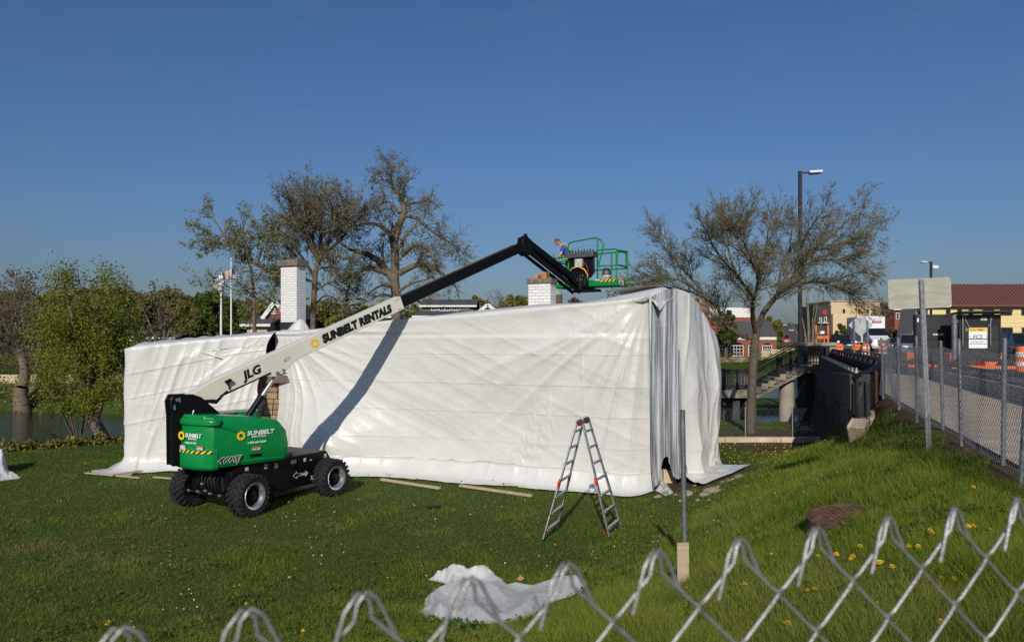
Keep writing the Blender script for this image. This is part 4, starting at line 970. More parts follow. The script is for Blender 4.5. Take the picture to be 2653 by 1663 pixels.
class Grower:
    def __init__(s, seed, lev=4, ratio=.5, ang=(30, 60), wob=.25, up=.08, rmin=.008, seg=.35, dens=1.0, ext=.1):
        s.r = np.random.default_rng(seed); s.lev = lev; s.ratio = ratio; s.ang = ang; s.wob = wob; s.up = up; s.rmin = rmin; s.seg = seg; s.dens = dens
        s.segs = []; s.tips = []; s.flat = 1.0
    def branch(s, p, d, L, r, lev):
        n = max(2, int(L/(s.seg*(.55 if lev >= s.lev-1 else 1)))); st = L/n; R = s.r
        rt = max(s.rmin*.6, r*.35); acc = R.random()
        for i in range(n):
            d = d+R.normal(size=3)*s.wob*math.sqrt(st)*1.0; d[2] += s.up*st; d /= np.linalg.norm(d); d[1] *= s.flat
            p2 = p+d*st; f0, f1 = i/n, (i+1)/n
            s.segs.append((*p, *p2, r+(rt-r)*f0, r+(rt-r)*f1)); p = p2
            if lev < s.lev and f1 > .15: s.spawn(p, d, L, r+(rt-r)*f1, lev, f1, st)
            if lev >= s.lev-1: s.tips.append(p)
    def spawn(s, p, d, L, r, lev, f, st):
        R = s.r; k = R.poisson(s.dens*st*(1.6+1.1*lev))
        for _ in range(k):
            a = math.radians(R.uniform(*s.ang)); q = R.normal(size=3); q -= d*np.dot(q, d); q /= np.linalg.norm(q)
            nd_ = d*math.cos(a)+q*math.sin(a); l2 = L*s.ratio*R.uniform(.55, 1.1)*(1.15-.55*f)
            if l2 > .15: s.branch(p, nd_, l2, max(s.rmin, min(r*.6, l2*.017)), lev+1)
    def limb(s, pts, r0, r1, sub=1, L=None):
        """a limb along given points; side branches spring from it"""
        pts = [np.array(p, float) for p in pts]; fine = []
        for i in range(len(pts)-1):
            a = pts[max(i-1, 0)]; b = pts[i]; c = pts[i+1]; e = pts[min(i+2, len(pts)-1)]; n = max(2, int(np.linalg.norm(c-b)/.45))
            for t in np.arange(n)/n: fine.append(.5*((2*b)+(-a+c)*t+(2*a-5*b+4*c-e)*t*t+(-a+3*b-3*c+e)*t**3))
        fine.append(pts[-1]); N = len(fine); tot = sum(np.linalg.norm(fine[i+1]-fine[i]) for i in range(N-1)); L = L or max(1.6, tot*.75)
        for i in range(N-1):
            f0, f1 = i/(N-1), (i+1)/(N-1); p, p2 = fine[i], fine[i+1]; d = (p2-p); st = np.linalg.norm(d); d = d/max(st, 1e-6)
            j = s.r.normal(size=3)*.02*(0 < i < N-2)
            s.segs.append((*p, *p2, r0+(r1-r0)*f0, r0+(r1-r0)*f1))
            if sub and f1 > sub_start(sub): s.spawn(p2, d, L, r0+(r1-r0)*f1, 1, f1*.8, st)
        if sub: s.branch(fine[-1], d, min(L*.4, 1.1), r1, 2)
def sub_start(v): return .2 if v is True or v == 1 else v
def make_tree(name, G, base, label, bark, leaf=None, nleaf=0, lsize=.1, spread=.12, group=None, cat='tree', thick=.05):
    print('TREE', label[:40], len(G.segs), len(G.tips))
    t = thing(name, label, cat, base, group=group); S = np.array(G.segs)
    big = S[:, 6] >= thick
    if big.any() and (~big).any():
        V, Q = tubes(S[big]); np_mesh('trunk', V, Q, bark, t, smooth=True); V, Q = tubes(S[~big]); np_mesh('branches', V, Q, twig_m, t)
    else:
        V, Q = tubes(S); br_ = np_mesh('branches', V, Q, bark, t)
        if cat != 'tree': br_['kind'] = 'stuff'
    if leaf and nleaf:
        T_ = np.array(G.tips); P_ = T_[G.r.permutation(len(T_))[np.arange(nleaf) % len(T_)]]+G.r.normal(size=(nleaf, 3))*spread
        V, Q = cards(P_, lsize, G.r); np_mesh('crown', V, Q, leaf, t)
    return t
def limbs_from(crop, scale, ox, oy, d, rng, spread=1.0):
    out = []; off = rng.normal()*spread
    for i, (x, y) in enumerate(crop): out.append(at(ox+x/scale, oy+y/scale, d+off*i/len(crop)*1.6))
    return out
# two bare trees behind the house
rg = np.random.default_rng(5)
G = Grower(11, lev=4, ratio=.52, ang=(20, 52), wob=.24, up=.16, rmin=.0115, seg=.5, dens=2.3)
dA = 40.0
for i, (pl, r0, r1) in enumerate([([(935, 1600), (938, 1350), (945, 1100), (960, 900), (985, 830)], .18, .13), ([(985, 830), (910, 700), (850, 580), (780, 440), (745, 330)], .15, .04), ([(985, 830), (1075, 660), (1150, 520), (1190, 380)], .15, .04),
        ([(985, 830), (1000, 620), (985, 450), (1000, 320)], .15, .04), ([(950, 960), (850, 800), (760, 700), (680, 600)], .1, .04), ([(1000, 800), (1130, 690), (1240, 560), (1310, 450)], .11, .04), ([(960, 900), (1060, 880), (1180, 900)], .07, .03), ([(945, 1000), (840, 960), (740, 930)], .07, .03), ([(942, 1080), (1050, 1010), (1150, 1060)], .06, .02), ([(942, 1180), (1040, 1100), (1130, 1140)], .05, .02), ([(938, 1230), (860, 1160), (790, 1180)], .05, .02), ([(985, 830), (1040, 700), (1080, 560), (1075, 430)], .09, .03), ([(985, 830), (930, 650), (880, 500), (870, 380)], .09, .03)]):
    G.limb(limbs_from(pl, 3.015, 500, 400, dA, rg, .0 if i == 0 else 1.3), r0, r1, sub=(.75 if i == 0 else 1), L=4.2)
make_tree('budding_tree', G, at(735*1.1, 1010, dA).to_tuple()[:2]+(0,), 'tall dark budding tree with an upright spreading crown behind the tall white chimney', bark_brown, leaf_bud, 8000, .06, .12)
G = Grower(12, lev=4, ratio=.5, ang=(20, 55), wob=.24, up=.12, rmin=.011, seg=.42, dens=2.1)
for pl, r0, r1 in [([(480, 1600), (478, 1250), (470, 1060), (455, 900)], .13, .07), ([(690, 945), (500, 865), (360, 765), (250, 640), (165, 500)], .12, .03), ([(455, 900), (430, 780), (400, 640), (385, 530)], .06, .02), ([(360, 765), (390, 690), (400, 560)], .05, .02), ([(470, 1040), (330, 1060), (220, 1000), (120, 985)], .05, .02), ([(500, 865), (540, 740), (560, 620)], .05, .02), ([(250, 640), (170, 650), (120, 670)], .04, .015), ([(470, 1000), (560, 900), (620, 760)], .05, .02)]:
    G.limb(limbs_from(pl, 3.015, 500, 400, 37.5, rg, .6), r0, r1, sub=1, L=3.2)
make_tree('budding_tree', G, (-13.5, 37.5, 0), 'thin budding tree left of the tall white chimney with a long slanting bough', bark_brown, leaf_bud, 8000, .065, .10)
G = Grower(13, lev=4, ratio=.52, ang=(25, 65), wob=.34, up=.06, rmin=.0115, seg=.42, dens=2.5)
dB = 43.0
for i, (pl, r0, r1) in enumerate([([(1585, 1620), (1590, 1150), (1575, 1000), (1580, 820), (1570, 680)], .36, .24), ([(1570, 680), (1600, 560), (1645, 470), (1640, 390), (1610, 310), (1560, 270), (1545, 180), (1560, 110)], .27, .03), ([(1640, 390), (1640, 310), (1660, 230), (1720, 170)], .12, .03),
        ([(1610, 460), (1560, 390), (1510, 370), (1450, 400)], .11, .03), ([(1645, 410), (1720, 380), (1800, 370), (1860, 330)], .10, .03), ([(1565, 680), (1520, 600), (1430, 545), (1330, 540)], .2, .05), ([(1560, 970), (1440, 825), (1330, 770), (1240, 750), (1160, 700)], .26, .05),
        ([(1540, 940), (1390, 885), (1280, 930), (1220, 1030), (1190, 1130)], .2, .04), ([(1610, 930), (1740, 865), (1850, 875), (1960, 940), (2040, 1010)], .2, .04), ([(1640, 780), (1740, 705), (1840, 740), (1890, 830)], .17, .04), ([(1660, 480), (1750, 500), (1880, 610), (2010, 690), (2100, 760)], .14, .03),
        ([(1590, 760), (1660, 640), (1730, 560)], .13, .03), ([(1590, 1080), (1700, 1010), (1820, 980)], .12, .03), ([(1580, 1050), (1480, 1020), (1380, 1080)], .12, .03), ([(1500, 900), (1480, 780), (1490, 680)], .1, .03), ([(1588, 1130), (1480, 1090), (1370, 1150)], .1, .03), ([(1590, 1140), (1720, 1080), (1860, 1090)], .1, .03), ([(1640, 800), (1640, 680), (1690, 600)], .1, .03), ([(1740, 865), (1800, 780), (1880, 730)], .08, .02)]):
    G.limb(limbs_from(pl, 3.015, 500, 400, dB, rg, .0 if i == 0 else 1.5), r0, r1, sub=(.7 if i == 0 else 1), L=None if i else 3)
make_tree('old_tree', G, at(965*1.1, 1000, dB).to_tuple()[:2]+(0,), 'big old gnarled tree with arching limbs and a bare top behind the boom', bark_pale, leaf_bud, 6000, .06, .12)
# tree in front of the stairs
G = Grower(21, lev=4, ratio=.52, ang=(18, 45), wob=.26, up=.10, rmin=.006, seg=.3, dens=3.8)
dR = 28.0
K2 = [([(1085, 2226), (1095, 1900), (1110, 1600), (1130, 1400)], .19, .16), ([(1130, 1430), (1010, 1420), (900, 1320), (820, 1200), (740, 1130), (600, 1060)], .11, .03), ([(1130, 1400), (1105, 1280), (1105, 1150), (1150, 960), (1110, 850), (1050, 700)], .11, .03),
      ([(1150, 960), (1185, 850), (1205, 740), (1230, 560), (1260, 450)], .06, .02), ([(1130, 1400), (1190, 1230), (1310, 1080), (1430, 940), (1560, 760), (1740, 610), (1930, 420)], .13, .02), ([(1330, 1060), (1500, 990), (1700, 990), (1880, 1060), (1980, 1120)], .06, .02),
      ([(1450, 900), (1620, 720), (1850, 660), (2060, 560)], .06, .02), ([(1105, 1100), (960, 910), (850, 790), (760, 640), (700, 520)], .07, .02), ([(740, 1130), (600, 950), (460, 800), (340, 620)], .05, .02), ([(700, 1090), (500, 960), (330, 950), (200, 970)], .05, .02),
      ([(1310, 1080), (1330, 900), (1400, 720), (1420, 540)], .05, .02), ([(1560, 760), (1640, 800), (1850, 800), (2000, 880)], .05, .02), ([(960, 910), (900, 700), (920, 560), (860, 440)], .05, .02), ([(1430, 940), (1500, 700), (1560, 560), (1660, 420)], .05, .02), ([(1110, 850), (1000, 700), (980, 560), (1010, 430)], .04, .015), ([(820, 1200), (650, 1150), (500, 1070), (380, 1050)], .04, .015)]
for i, (pl, r0, r1) in enumerate(K2): G.limb(limbs_from(pl, 3.15, 1600, 420, dR, rg, .0 if i == 0 else 1.1), r0, r1, sub=(0 if i == 0 else 1), L=2.7)
b = at(1945, 1125, dR); make_tree('spreading_tree', G, (b.x, b.y, gz(b.x, b.y)), 'wide spreading tree just coming into leaf in front of the concrete stairs', bark_grey, leaf_bud, 14000, .04, .06, thick=.03)
# willow at the water's edge, left
G = Grower(31, lev=4, ratio=.5, ang=(25, 65), wob=.35, up=.12, rmin=.012, seg=.42, dens=2.0)
dW = 41.5; CA = lambda pl: [at(x*.2116, 940+y*.2116, dW+o) for x, y, o in pl]
for pl, r0, r1, sb in [([(280, 640, 0), (270, 520, 0), (250, 400, 0), (270, 300, 0)], .5, .34, 0), ([(270, 300, 0), (300, 160, .3), (260, -100, .5), (100, -380, 1), (20, -650, 1)], .28, .06, 1), ([(280, 400, 0), (370, 350, .3), (460, 270, .2), (490, 130, 0), (470, -150, -.5), (520, -500, -.5)], .24, .06, .35),
        ([(260, -100, .5), (-20, -300, 0), (-200, -450, -1)], .16, .05, 1), ([(300, 100, .3), (330, -250, 1), (450, -600, 1.5)], .15, .04, 1), ([(100, -380, 1), (220, -650, .5), (300, -900, 0)], .1, .03, 1), ([(20, -600, 1), (-150, -850, .5)], .1, .03, 1), ([(470, -150, -.5), (640, -450, -1), (740, -780, -1)], .1, .03, 1)]:
    G.limb(CA(pl), r0, r1, sub=sb, L=3.4)
make_tree('willow_tree', G, (at(55, 1067, dW).x, dW, -.6), 'old bare brown willow with a forked trunk standing at the far water edge', bark_pale, leaf_brown, 3000, .07, .15)
# leafy green tree leaning out of the water
def leafy(name, seed, base, top, hw, hh, c, label, leaf, nleaf, ls, bark=bark_grey, r=.2, lev=4, dens=.7, L=3.0, extra=(), group=None, spread=.22, up=.02):
    G = Grower(seed, lev=lev, ratio=.52, ang=(28, 65), wob=.3, up=up, rmin=.012, seg=.5, dens=dens); R = G.r
    base = np.array(base); c = np.array(c); top = np.array(top)
    G.limb([base, base*.5+top*.5+R.normal(size=3)*.1, top], r, r*.7, sub=0)
    for k in range(9):
        th = 2*math.pi*k/9+R.uniform(-.3, .3); el = R.uniform(-.3, .95); e = c+np.array([hw*math.cos(th)*math.sqrt(1-el*el), hw*.8*math.sin(th)*math.sqrt(1-el*el), hh*el])*R.uniform(.55, .85)
        G.limb([top, top*.45+e*.55+np.array([0, 0, .12*hh]), e], r*.45, r*.12, sub=1, L=L)
    for e in extra: G.limb(e, .1, .03, sub=1, L=L)
    return make_tree(name, G, base, label, bark, leaf, nleaf, ls, spread, group=group)
b = at(271, 1140, 30.0); tp = at(225, 1030, 30.2)
leafy('leafy_tree', 41, b, tp, 2.4, 3.0, at(205*1.1, 790*1.1, 30.5), 'fresh green leafy tree leaning over the water left of the low wrapped wing', leaf_spring, 26000, .062, bark_pale, .26, dens=.75, L=2.3, spread=.3)
leafy('leafy_tree', 44, at(250, 1080, 35), at(262, 1000, 35), 2.3, 2.4, at(270, 930, 35), 'dense darker green tree directly beside the left edge of the plastic', leaf_dark, 13000, .07, bark_brown, .16, dens=.7, L=2.0, spread=.35)
# multi-stem shrub on the near bank
G = Grower(51, lev=3, ratio=.42, ang=(15, 35), wob=.2, up=.2, rmin=.008, seg=.35, dens=.6)
b = at(205, 1146, 27.5)
for k in range(15):
    a = G.r.uniform(-1, 1); G.limb([b+Vector((a*.12, G.r.uniform(-.1, .1), -.15)), b+Vector((a*.5, G.r.uniform(-.3, .3), 1.1)), b+Vector((a*1.25, G.r.uniform(-.5, .5), G.r.uniform(2.0, 3.2)))], .025, .008, sub=.3, L=1.1)
make_tree('shrub', G, b, 'multi-stemmed shrub fanning up from the near river bank', bark_brown, leaf_spring, 9000, .05, .15, cat='shrub')
G = Grower(52, lev=3, ratio=.42, ang=(15, 35), wob=.2, up=.2, rmin=.006, seg=.3, dens=.5)
b = at(325, 1140, 25.8)
for k in range(6):
    a = G.r.uniform(-1, 1); G.limb([b+Vector((a*.1, 0, -.1)), b+Vector((a*.2-.05, 0, 1.)), b+Vector((a*.4-.1, G.r.uniform(-.3, .3), G.r.uniform(1.6, 2.6)))], .016, .006, sub=.3, L=.7)
make_tree('sapling', G, b, 'thin leafless saplings at the left corner of the wrapped wing', bark_grey, leaf_olive, 300, .06, .1, cat='sapling')
# ---- trees on the far bank
def blob_tree(name, px, pytop, d, wpx, label, leaf, n, ls, seed, group=None, base_y=None, squash=1.0):
    R = np.random.default_rng(seed); zt = H-(pytop-HY)/F*d; z0 = gz((px-CX)/F*d, d); c = at(px, HY, d); hw = wpx/F*d/2; hh = (zt-z0)
    t = thing(name, label, 'tree', (c.x, d, z0), group=group)
    k = 46; th = R.uniform(0, 2*math.pi, k); el = R.uniform(-.75, 1, k); rr = R.uniform(.35, .9, k)**.6
    cs = np.stack([c.x+hw*rr*np.cos(th)*np.sqrt(1-el**2), d+hw*rr*np.sin(th)*np.sqrt(1-el**2), z0+hh*.58+hh*.40*el*rr], 1); cr = hw*R.uniform(.16, .3, k)
    pick = R.integers(0, k, n); v = R.normal(size=(n, 3)); v /= np.linalg.norm(v, axis=1, keepdims=True)
    n *= 3; ls *= .55; pick = R.integers(0, k, n); v = R.normal(size=(n, 3)); v /= np.linalg.norm(v, axis=1, keepdims=True); P_ = cs[pick]+v*(cr[pick]*R.random(n)**.45)[:, None]; V, Q = cards(P_, ls, R); np_mesh('crown', V, Q, leaf, t)
    S = [(c.x, d, z0-.3, c.x, d, z0+hh*.45, .025*hh+.08, .018*hh)]
    for q in range(k): S.append((c.x, d, z0+hh*(.2+.25*R.random()), *cs[q], .008*hh, .02))
    V, Q = tubes(S); np_mesh('trunk', V, Q, bark_brown, t); return t
def bare_far(px, pytop, d, wpx, label, seed, group=None, leaf=leaf_brown, nl=1500, dens=.55, lev=3, bark=bark_brown):
    c = at(px, HY, d); z0 = gz(c.x, d); zt = H-(pytop-HY)/F*d; hh = zt-z0; hw = wpx/F*d/2
    G = Grower(seed, lev=lev, ratio=.5, ang=(18, 48), wob=.16, up=.06, rmin=.022, seg=.8, dens=dens*14/max(hh, 4))
    b = np.array([c.x, d, z0-.2]); f = b+np.array([0, 0, hh*.3]); G.limb([b, f], .025*hh, .02*hh, sub=0)
    for k in range(7):
        a = -1+2*k/6; e = f+np.array([a*hw*.8, G.r.normal()*hw*.4, hh*(.62-.25*a*a)]); G.limb([f, f*.5+e*.5+np.array([0, 0, .05*hh]), e], .012*hh, .02, sub=1, L=hh*.36)
    return make_tree('bare_tree', G, b, label, bark, leaf, nl, .16, .25, group=group, thick=.1)
far_g = 'trees on the far bank'
for i, (px, py, d, w, lf, nm) in enumerate([
        (20, 735, 84, 150, leaf_olive, 'olive tree at the left picture edge behind the bare willow'), (130, 760, 78, 140, leaf_spring, 'yellow green tree behind the forked willow trunk'),
        (265, 728, 95, 150, leaf_olive, 'tallest olive tree on the far bank, left of the wrapped wing'), (345, 742, 80, 140, leaf_olive, 'olive tree on the far bank over the left end of the wrapped wing'),
        (430, 742, 88, 150, leaf_olive, 'olive tree on the far bank behind the bare grey tree'), (575, 745, 72, 160, leaf_dark, 'round dark green tree on the far bank behind the two flagpoles'),
        (500, 765, 76, 130, leaf_olive, 'low olive tree left of the flagpoles on the far bank'), (655, 775, 74, 120, leaf_olive, 'low olive tree just left of the tall white chimney'),
        (700, 790, 90, 120, leaf_olive, 'olive tree behind the tall white chimney'), (850, 770, 70, 130, leaf_olive, 'olive tree right of the tall white chimney'), (950, 780, 66, 120, leaf_dark, 'dark tree beneath the old gnarled tree'),
        (1245, 762, 120, 80, leaf_olive, 'low olive tree behind the grey roofs'), (1340, 765, 130, 120, leaf_olive, 'olive tree left of the short chimney with clay pots'), (1480, 774, 150, 90, leaf_brown, 'brown tree right of the short chimney')]):
    blob_tree('leafy_tree', px, py, d, w, nm, lf, 3200, .42*d/85, 60+i, far_g)
for i, (px, py, d, w, nm) in enumerate([(70, 700, 60, 170, 'bare brown tree at the left picture edge with upright twigs'), (160, 690, 62, 130, 'bare brown tree right of the willow crown'), (330, 735, 100, 110, 'round bare brown tree behind the olive trees'), (420, 740, 62, 150, 'bare grey tree over the middle of the low wrapped wing'), (405, 745, 105, 70, 'small bare tree far behind the low wrapped wing'),
        (1285, 752, 110, 60, 'bare tree right of the grey roofs'), (1600, 745, 60, 80, 'thin bare tree showing above the plastic cap'), (2275, 760, 115, 70, 'bare tree behind the beige building')]):
    bare_far(px, py, d, w, nm, 90+i, 'bare trees on the far bank', nl=(900 if d < 70 else 500))
# far woods as one mass
R = np.random.default_rng(99); PW = []
for k in range(420):
    px = R.uniform(-250, 2750); d = R.uniform(150, 240) if px > 1100 else R.uniform(92, 150); c = at(px, HY, d)
    if road_q(c.x, c.y) > -18 and road_q(c.x, c.y) < 2: continue
    hh = R.uniform(5.5, 9.0)*(1.0 if px < 1100 else 1.0); z0 = gz(c.x, d); n = 230
    v = R.normal(size=(n, 3)); v /= np.linalg.norm(v, axis=1, keepdims=True); rad = R.uniform(2.2, 4.5)
    PW.append(np.array([c.x, d, z0+hh*.5])+v*np.array([rad, rad, hh*.52])*(R.random((n, 1))**.33))
PW = np.concatenate(PW); V, Q = cards(PW, .62, R); woods = np_mesh('woods', V, Q, leaf_mat('wood_leaf', (.20, .185, .05), (.10, .10, .03), .25))
tag(woods, 'mass of olive and brown spring woods beyond the river', 'woods', kind='stuff')
# bank undergrowth
PB = []
for k in range(240):
    px = R.uniform(-40, 420); d = R.choice([R.uniform(38, 50), R.uniform(69, 76)]); c = at(px, HY, d); n = 60; z0 = gz(c.x, d)
    if z0 < -.55: continue
    v = R.normal(size=(n, 3))*np.array([.6, .6, .35]); PB.append(np.array([c.x, d, z0+.25])+v)
for k in range(60):
    px = R.uniform(1750, 2150); d = R.uniform(101, 104); c = at(px, HY, d); n = 50; z0 = gz(c.x, d); v = R.normal(size=(n, 3))*np.array([.8, .6, .5]); PB.append(np.array([c.x, d, z0+.3])+v)
for t in np.linspace(0, 1, 150):
    x = -22+t*13.5; d = float(np.interp(x, [-60, -17, -14, -10, 0], [8, 22.6, 25.2, 29, 38]))-.55+R.normal()*.15; n = 26; PB.append(np.array([x, d, gz(x, d)+.1])+R.normal(size=(n, 3))*np.array([.16, .16, .07]))
PB = np.concatenate(PB); V, Q = cards(np.repeat(PB, 2, 0)+R.normal(size=(2*len(PB), 3))*.08, .1, R); tag(np_mesh('undergrowth', V, Q, leaf_olive), 'weeds and undergrowth along the river banks', 'undergrowth', kind='stuff')
# ---------------------------------------------------------------- bridge approach, stairs, street
black_paint = pm('black_paint', (.007, .007, .008), .55, var=.4, scale=5, bump=.2, bscale=20)
dark_panel = pm('weathered_dark_panel', (.011, .010, .0095), .85, var=.4, scale=3, bump=.3, bscale=15, stretch=(4, 4, .6))
rust = pm('rusty_steel', (.14, .068, .032), .85, var=.5, scale=12, bump=.3)
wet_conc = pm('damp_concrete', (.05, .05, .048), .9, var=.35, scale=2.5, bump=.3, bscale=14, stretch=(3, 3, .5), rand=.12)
galv = pm('galvanised_steel', (.42, .44, .46), .42, metal=.75, var=.25, scale=14)
galv_dull = pm('dull_galvanised', (.20, .21, .22), .5, metal=.5, var=.3, scale=10)
alu = pm('aged_aluminium', (.40, .39, .32), .5, metal=.35, var=.18, scale=4, bump=.1, bscale=20, stretch=(1, 1, 5), col2=(.29, .29, .23), thr=(.35, .7))
sign_grey = pm('sign_back_grey', (.36, .37, .38), .5, metal=.3, var=.1)
glass_dark = pm('dark_glass', (.012, .014, .017), .08, var=.2, spec=.6)
orange_m = pm('traffic_orange', (.85, .17, .028), .6, var=.1, scale=6)
refl_white = pm('reflective_white', (.75, .75, .75), .5, var=.08)
white_m = pm('white_enamel', (.75, .75, .74), .4, var=.06, coat=.2)
amber = pm('amber_lens', (.85, .3, .01), .3, var=.1)
# wing wall with board-marked panels
ww = thing('wing_wall', 'dark stained concrete wing wall of the bridge beside the grass bank', 'wall', (7.4, 15.5, 0))
w0, wd = Vector((7.45, 15.55, 0)), Vector((.358, .934, 0)); wn_ = Vector((-.934, .358, 0))
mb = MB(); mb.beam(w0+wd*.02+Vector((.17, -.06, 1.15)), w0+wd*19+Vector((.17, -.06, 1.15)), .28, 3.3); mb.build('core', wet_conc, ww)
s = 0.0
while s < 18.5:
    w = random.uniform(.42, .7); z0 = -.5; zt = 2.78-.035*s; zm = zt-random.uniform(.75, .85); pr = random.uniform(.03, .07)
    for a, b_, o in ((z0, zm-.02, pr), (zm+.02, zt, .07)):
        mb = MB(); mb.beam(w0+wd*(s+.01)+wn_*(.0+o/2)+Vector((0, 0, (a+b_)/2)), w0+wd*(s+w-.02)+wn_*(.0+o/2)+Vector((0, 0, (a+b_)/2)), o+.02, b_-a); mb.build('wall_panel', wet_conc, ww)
    s += w
for k in range(7):
    mb = MB(); p = w0+wd*(.5+1.05*k)+Vector((.1, 0, 2.8-.037*k)); mb.tube(p, p+Vector((0, 0, .12)), .02, n=6); mb.tube(p, p+Vector((0, 0, .05)), .045, n=6); mb.build('anchor_bolt', steel, ww)
# panel fence on the kerb
P1, P2 = Vector((8.85, 17.1, 2.2)), Vector((7.42, 15.45, 1.84))
pf = thing('panel_fence', 'black solid panel fence with a curved top rail at the end of the bridge', 'fence', (P2.x, P2.y, 1.84))
bow = lambda t: P2.lerp(P1, t)+Vector((.1, -.1, 0))*math.sin(t*math.pi)*1.2
N_ = 5
for k in range(N_):
    a, b_ = bow(k/N_), bow((k+1)/N_); mb = MB(); c = (a+b_)/2
    mb.add([a+Vector((0, 0, .08)), b_+Vector((0, 0, .08)), b_+Vector((0, 0, .78)), a+Vector((0, 0, .78)), a+Vector((-.03, .03, .08)), b_+Vector((-.03, .03, .08)), b_+Vector((-.03, .03, .78)), a+Vector((-.03, .03, .78))],
           [(0, 1, 2, 3), (4, 7, 6, 5), (0, 4, 5, 1), (3, 2, 6, 7), (0, 3, 7, 4), (1, 5, 6, 2)]); mb.build('panel', dark_panel, pf)
for k in range(N_+1):
    a = bow(k/N_)+Vector((.03, -.03, 0)); mb = MB(); mb.box(a+Vector((0, 0, .42)), (.05, .05, .9)); ps = mb.build('fence_post', black_paint if k != 2 else rust, pf)
    mb = MB(); mb.box(a+Vector((0, 0, .0)), (.2, .16, .02), Matrix.Rotation(.8, 3, 'Z')); mb.tube(a+Vector((.07, 0, 0)), a+Vector((.07, 0, .05)), .014, n=6); mb.build('base_plate', rust, ps)
mb = MB(); mb.path([bow(t)+Vector((0, 0, .92)) for t in np.linspace(0, 1.0, 10)], .055, 8); mb.path([bow(t)+Vector((.02, -.02, .74)) for t in np.linspace(0, 1, 10)], .028, 6); mb.build('top_rail', black_paint, pf, smooth=60)
kb = thing('kerb', 'broken tan concrete kerb under the black panel fence', 'kerb', P2)
for k, (t0, t1) in enumerate(((-.14, .02), (.03, .48), (.49, .8), (.81, 1.25))):
    a, b_ = bow(t0) if t0 >= 0 else P2.lerp(P1, t0), bow(t1) if t1 <= 1 else P2.lerp(P1, t1); mb = MB()
    mb.beam(a+Vector((.08, -.08, -.17-.1*(k == 0))), b_+Vector((.08, -.08, -.17)), .36, .33+.1*(k == 0)); mb.build('kerb_stone', pale_conc, kb, bevel=.035)
# bridge railing and street barrier
def railing(name, label, o, s0, s1, z0, zp, zt, panel_m, post_m, step, parent=None, base=None):
    t = thing(name, label, 'railing', road_pt(s0, o, z0)); s = s0
    while s < s1:
        e = min(s+step, s1); mb = MB()
        if panel_m: mb.beam(road_pt(s+.04, o, (z0+zp)/2), road_pt(e-.04, o, (z0+zp)/2), .05 if base is None else base, zp-z0); mb.build('panel', panel_m, t)
        mb = MB(); p = road_pt(s, o, 0); mb.box((p.x, p.y, (z0+zt)/2), (.07, .09, zt-z0), Matrix.Rotation(-.36, 3, 'Z')); mb.build('post', post_m, t); s = e
    mb = MB(); mb.beam(road_pt(s0, o, zt+.03), road_pt(s1, o, zt+.03), .11, .07); mb.build('top_rail', post_m, t)
    mb = MB(); mb.beam(road_pt(s0, o-.05, zt-.14), road_pt(s1, o-.05, zt-.14), .03, .05); mb.build('mid_rail', post_m, t)
    return t
railing('bridge_railing', 'black panelled railing along the near edge of the bridge', .02, 10.2, 30, ROAD_Z+.02, 2.93, 3.05, dark_panel, black_paint, 1.4)
railing('street_barrier', 'low concrete barrier with a black steel rail between sidewalk and street', 2.4, -10, 60, ROAD_Z+.03, 2.58, 2.78, concrete, black_paint, 2.0, base=.2)
# stairs
st_ = thing('concrete_stairs', 'stained concrete stairs with black railings rising to the bridge from a raised landing', 'stairs', (12, 34.5, 0))
Y0, Y1 = 34.0, 35.6
def sbox(name, x0, x1, z0, z1, m=dirty_conc, y0=Y0, y1=Y1, parent=st_, bevel=.01): mb = MB(); mb.box(((x0+x1)/2, (y0+y1)/2, (z0+z1)/2), (x1-x0, y1-y0, z1-z0)); return mb.build(name, m, parent, bevel=bevel)
sbox('lower_landing', 9.96, 11.6, .77, 1.16); sbox('upper_landing', 13.95, 15.5, 1.95, 2.37)
nst = 8
for k in range(nst):
    x0 = 11.6+k*2.35/nst; z = 1.16+(k+1)*1.21/nst; sbox('step', x0, x0+2.35/nst+.0, z-.3, z, y0=Y0+.003*k, bevel=0)
mb = MB(); mb.prism([(11.6, .77), (11.75, .77), (13.95, 1.95), (13.95, 2.1), (11.6, .9)], Y0+.06, Y1-.06); mb.build('stringer', dirty_conc, st_)
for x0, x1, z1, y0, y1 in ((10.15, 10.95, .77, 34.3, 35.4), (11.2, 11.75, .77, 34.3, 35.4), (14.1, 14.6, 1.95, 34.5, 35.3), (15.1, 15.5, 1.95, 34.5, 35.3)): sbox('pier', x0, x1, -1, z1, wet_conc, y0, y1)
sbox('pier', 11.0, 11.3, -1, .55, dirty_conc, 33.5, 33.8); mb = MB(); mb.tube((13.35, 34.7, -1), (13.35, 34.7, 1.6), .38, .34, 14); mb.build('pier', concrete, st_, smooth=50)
def pickets(x0, z0, x1, z1, y=Y0+.08, h=.88, posts=True):
    L_ = math.hypot(x1-x0, z1-z0); n = max(3, int((x1-x0)/.13)); t = lambda k: (x0+(x1-x0)*k, z0+(z1-z0)*k)
    mb = MB()
    for k in range(1, n): x, z = t(k/n); mb.box((x, y, z+h/2), (.018, .018, h-.1))
    mb.build('pickets', black_paint, st_)
    for f in (.1, h-.08, h+.03):
        mb = MB(); a, b_ = t(0), t(1); mb.beam((a[0], y, a[1]+f), (b_[0], y, b_[1]+f), .06 if f > h else .03, .05); mb.build('handrail', black_paint, st_)
for x0, z0, x1, z1 in ((10.0, 1.16, 10.75, 1.16), (10.75, 1.16, 11.6, 1.16), (11.6, 1.16, 12.75, 1.75), (12.75, 1.75, 13.3, 2.04), (13.3, 2.04, 13.95, 2.37), (13.95, 2.37, 15.1, 2.37)): pickets(x0, z0, x1, z1); pickets(x0, z0, x1, z1, y=Y1-.1)
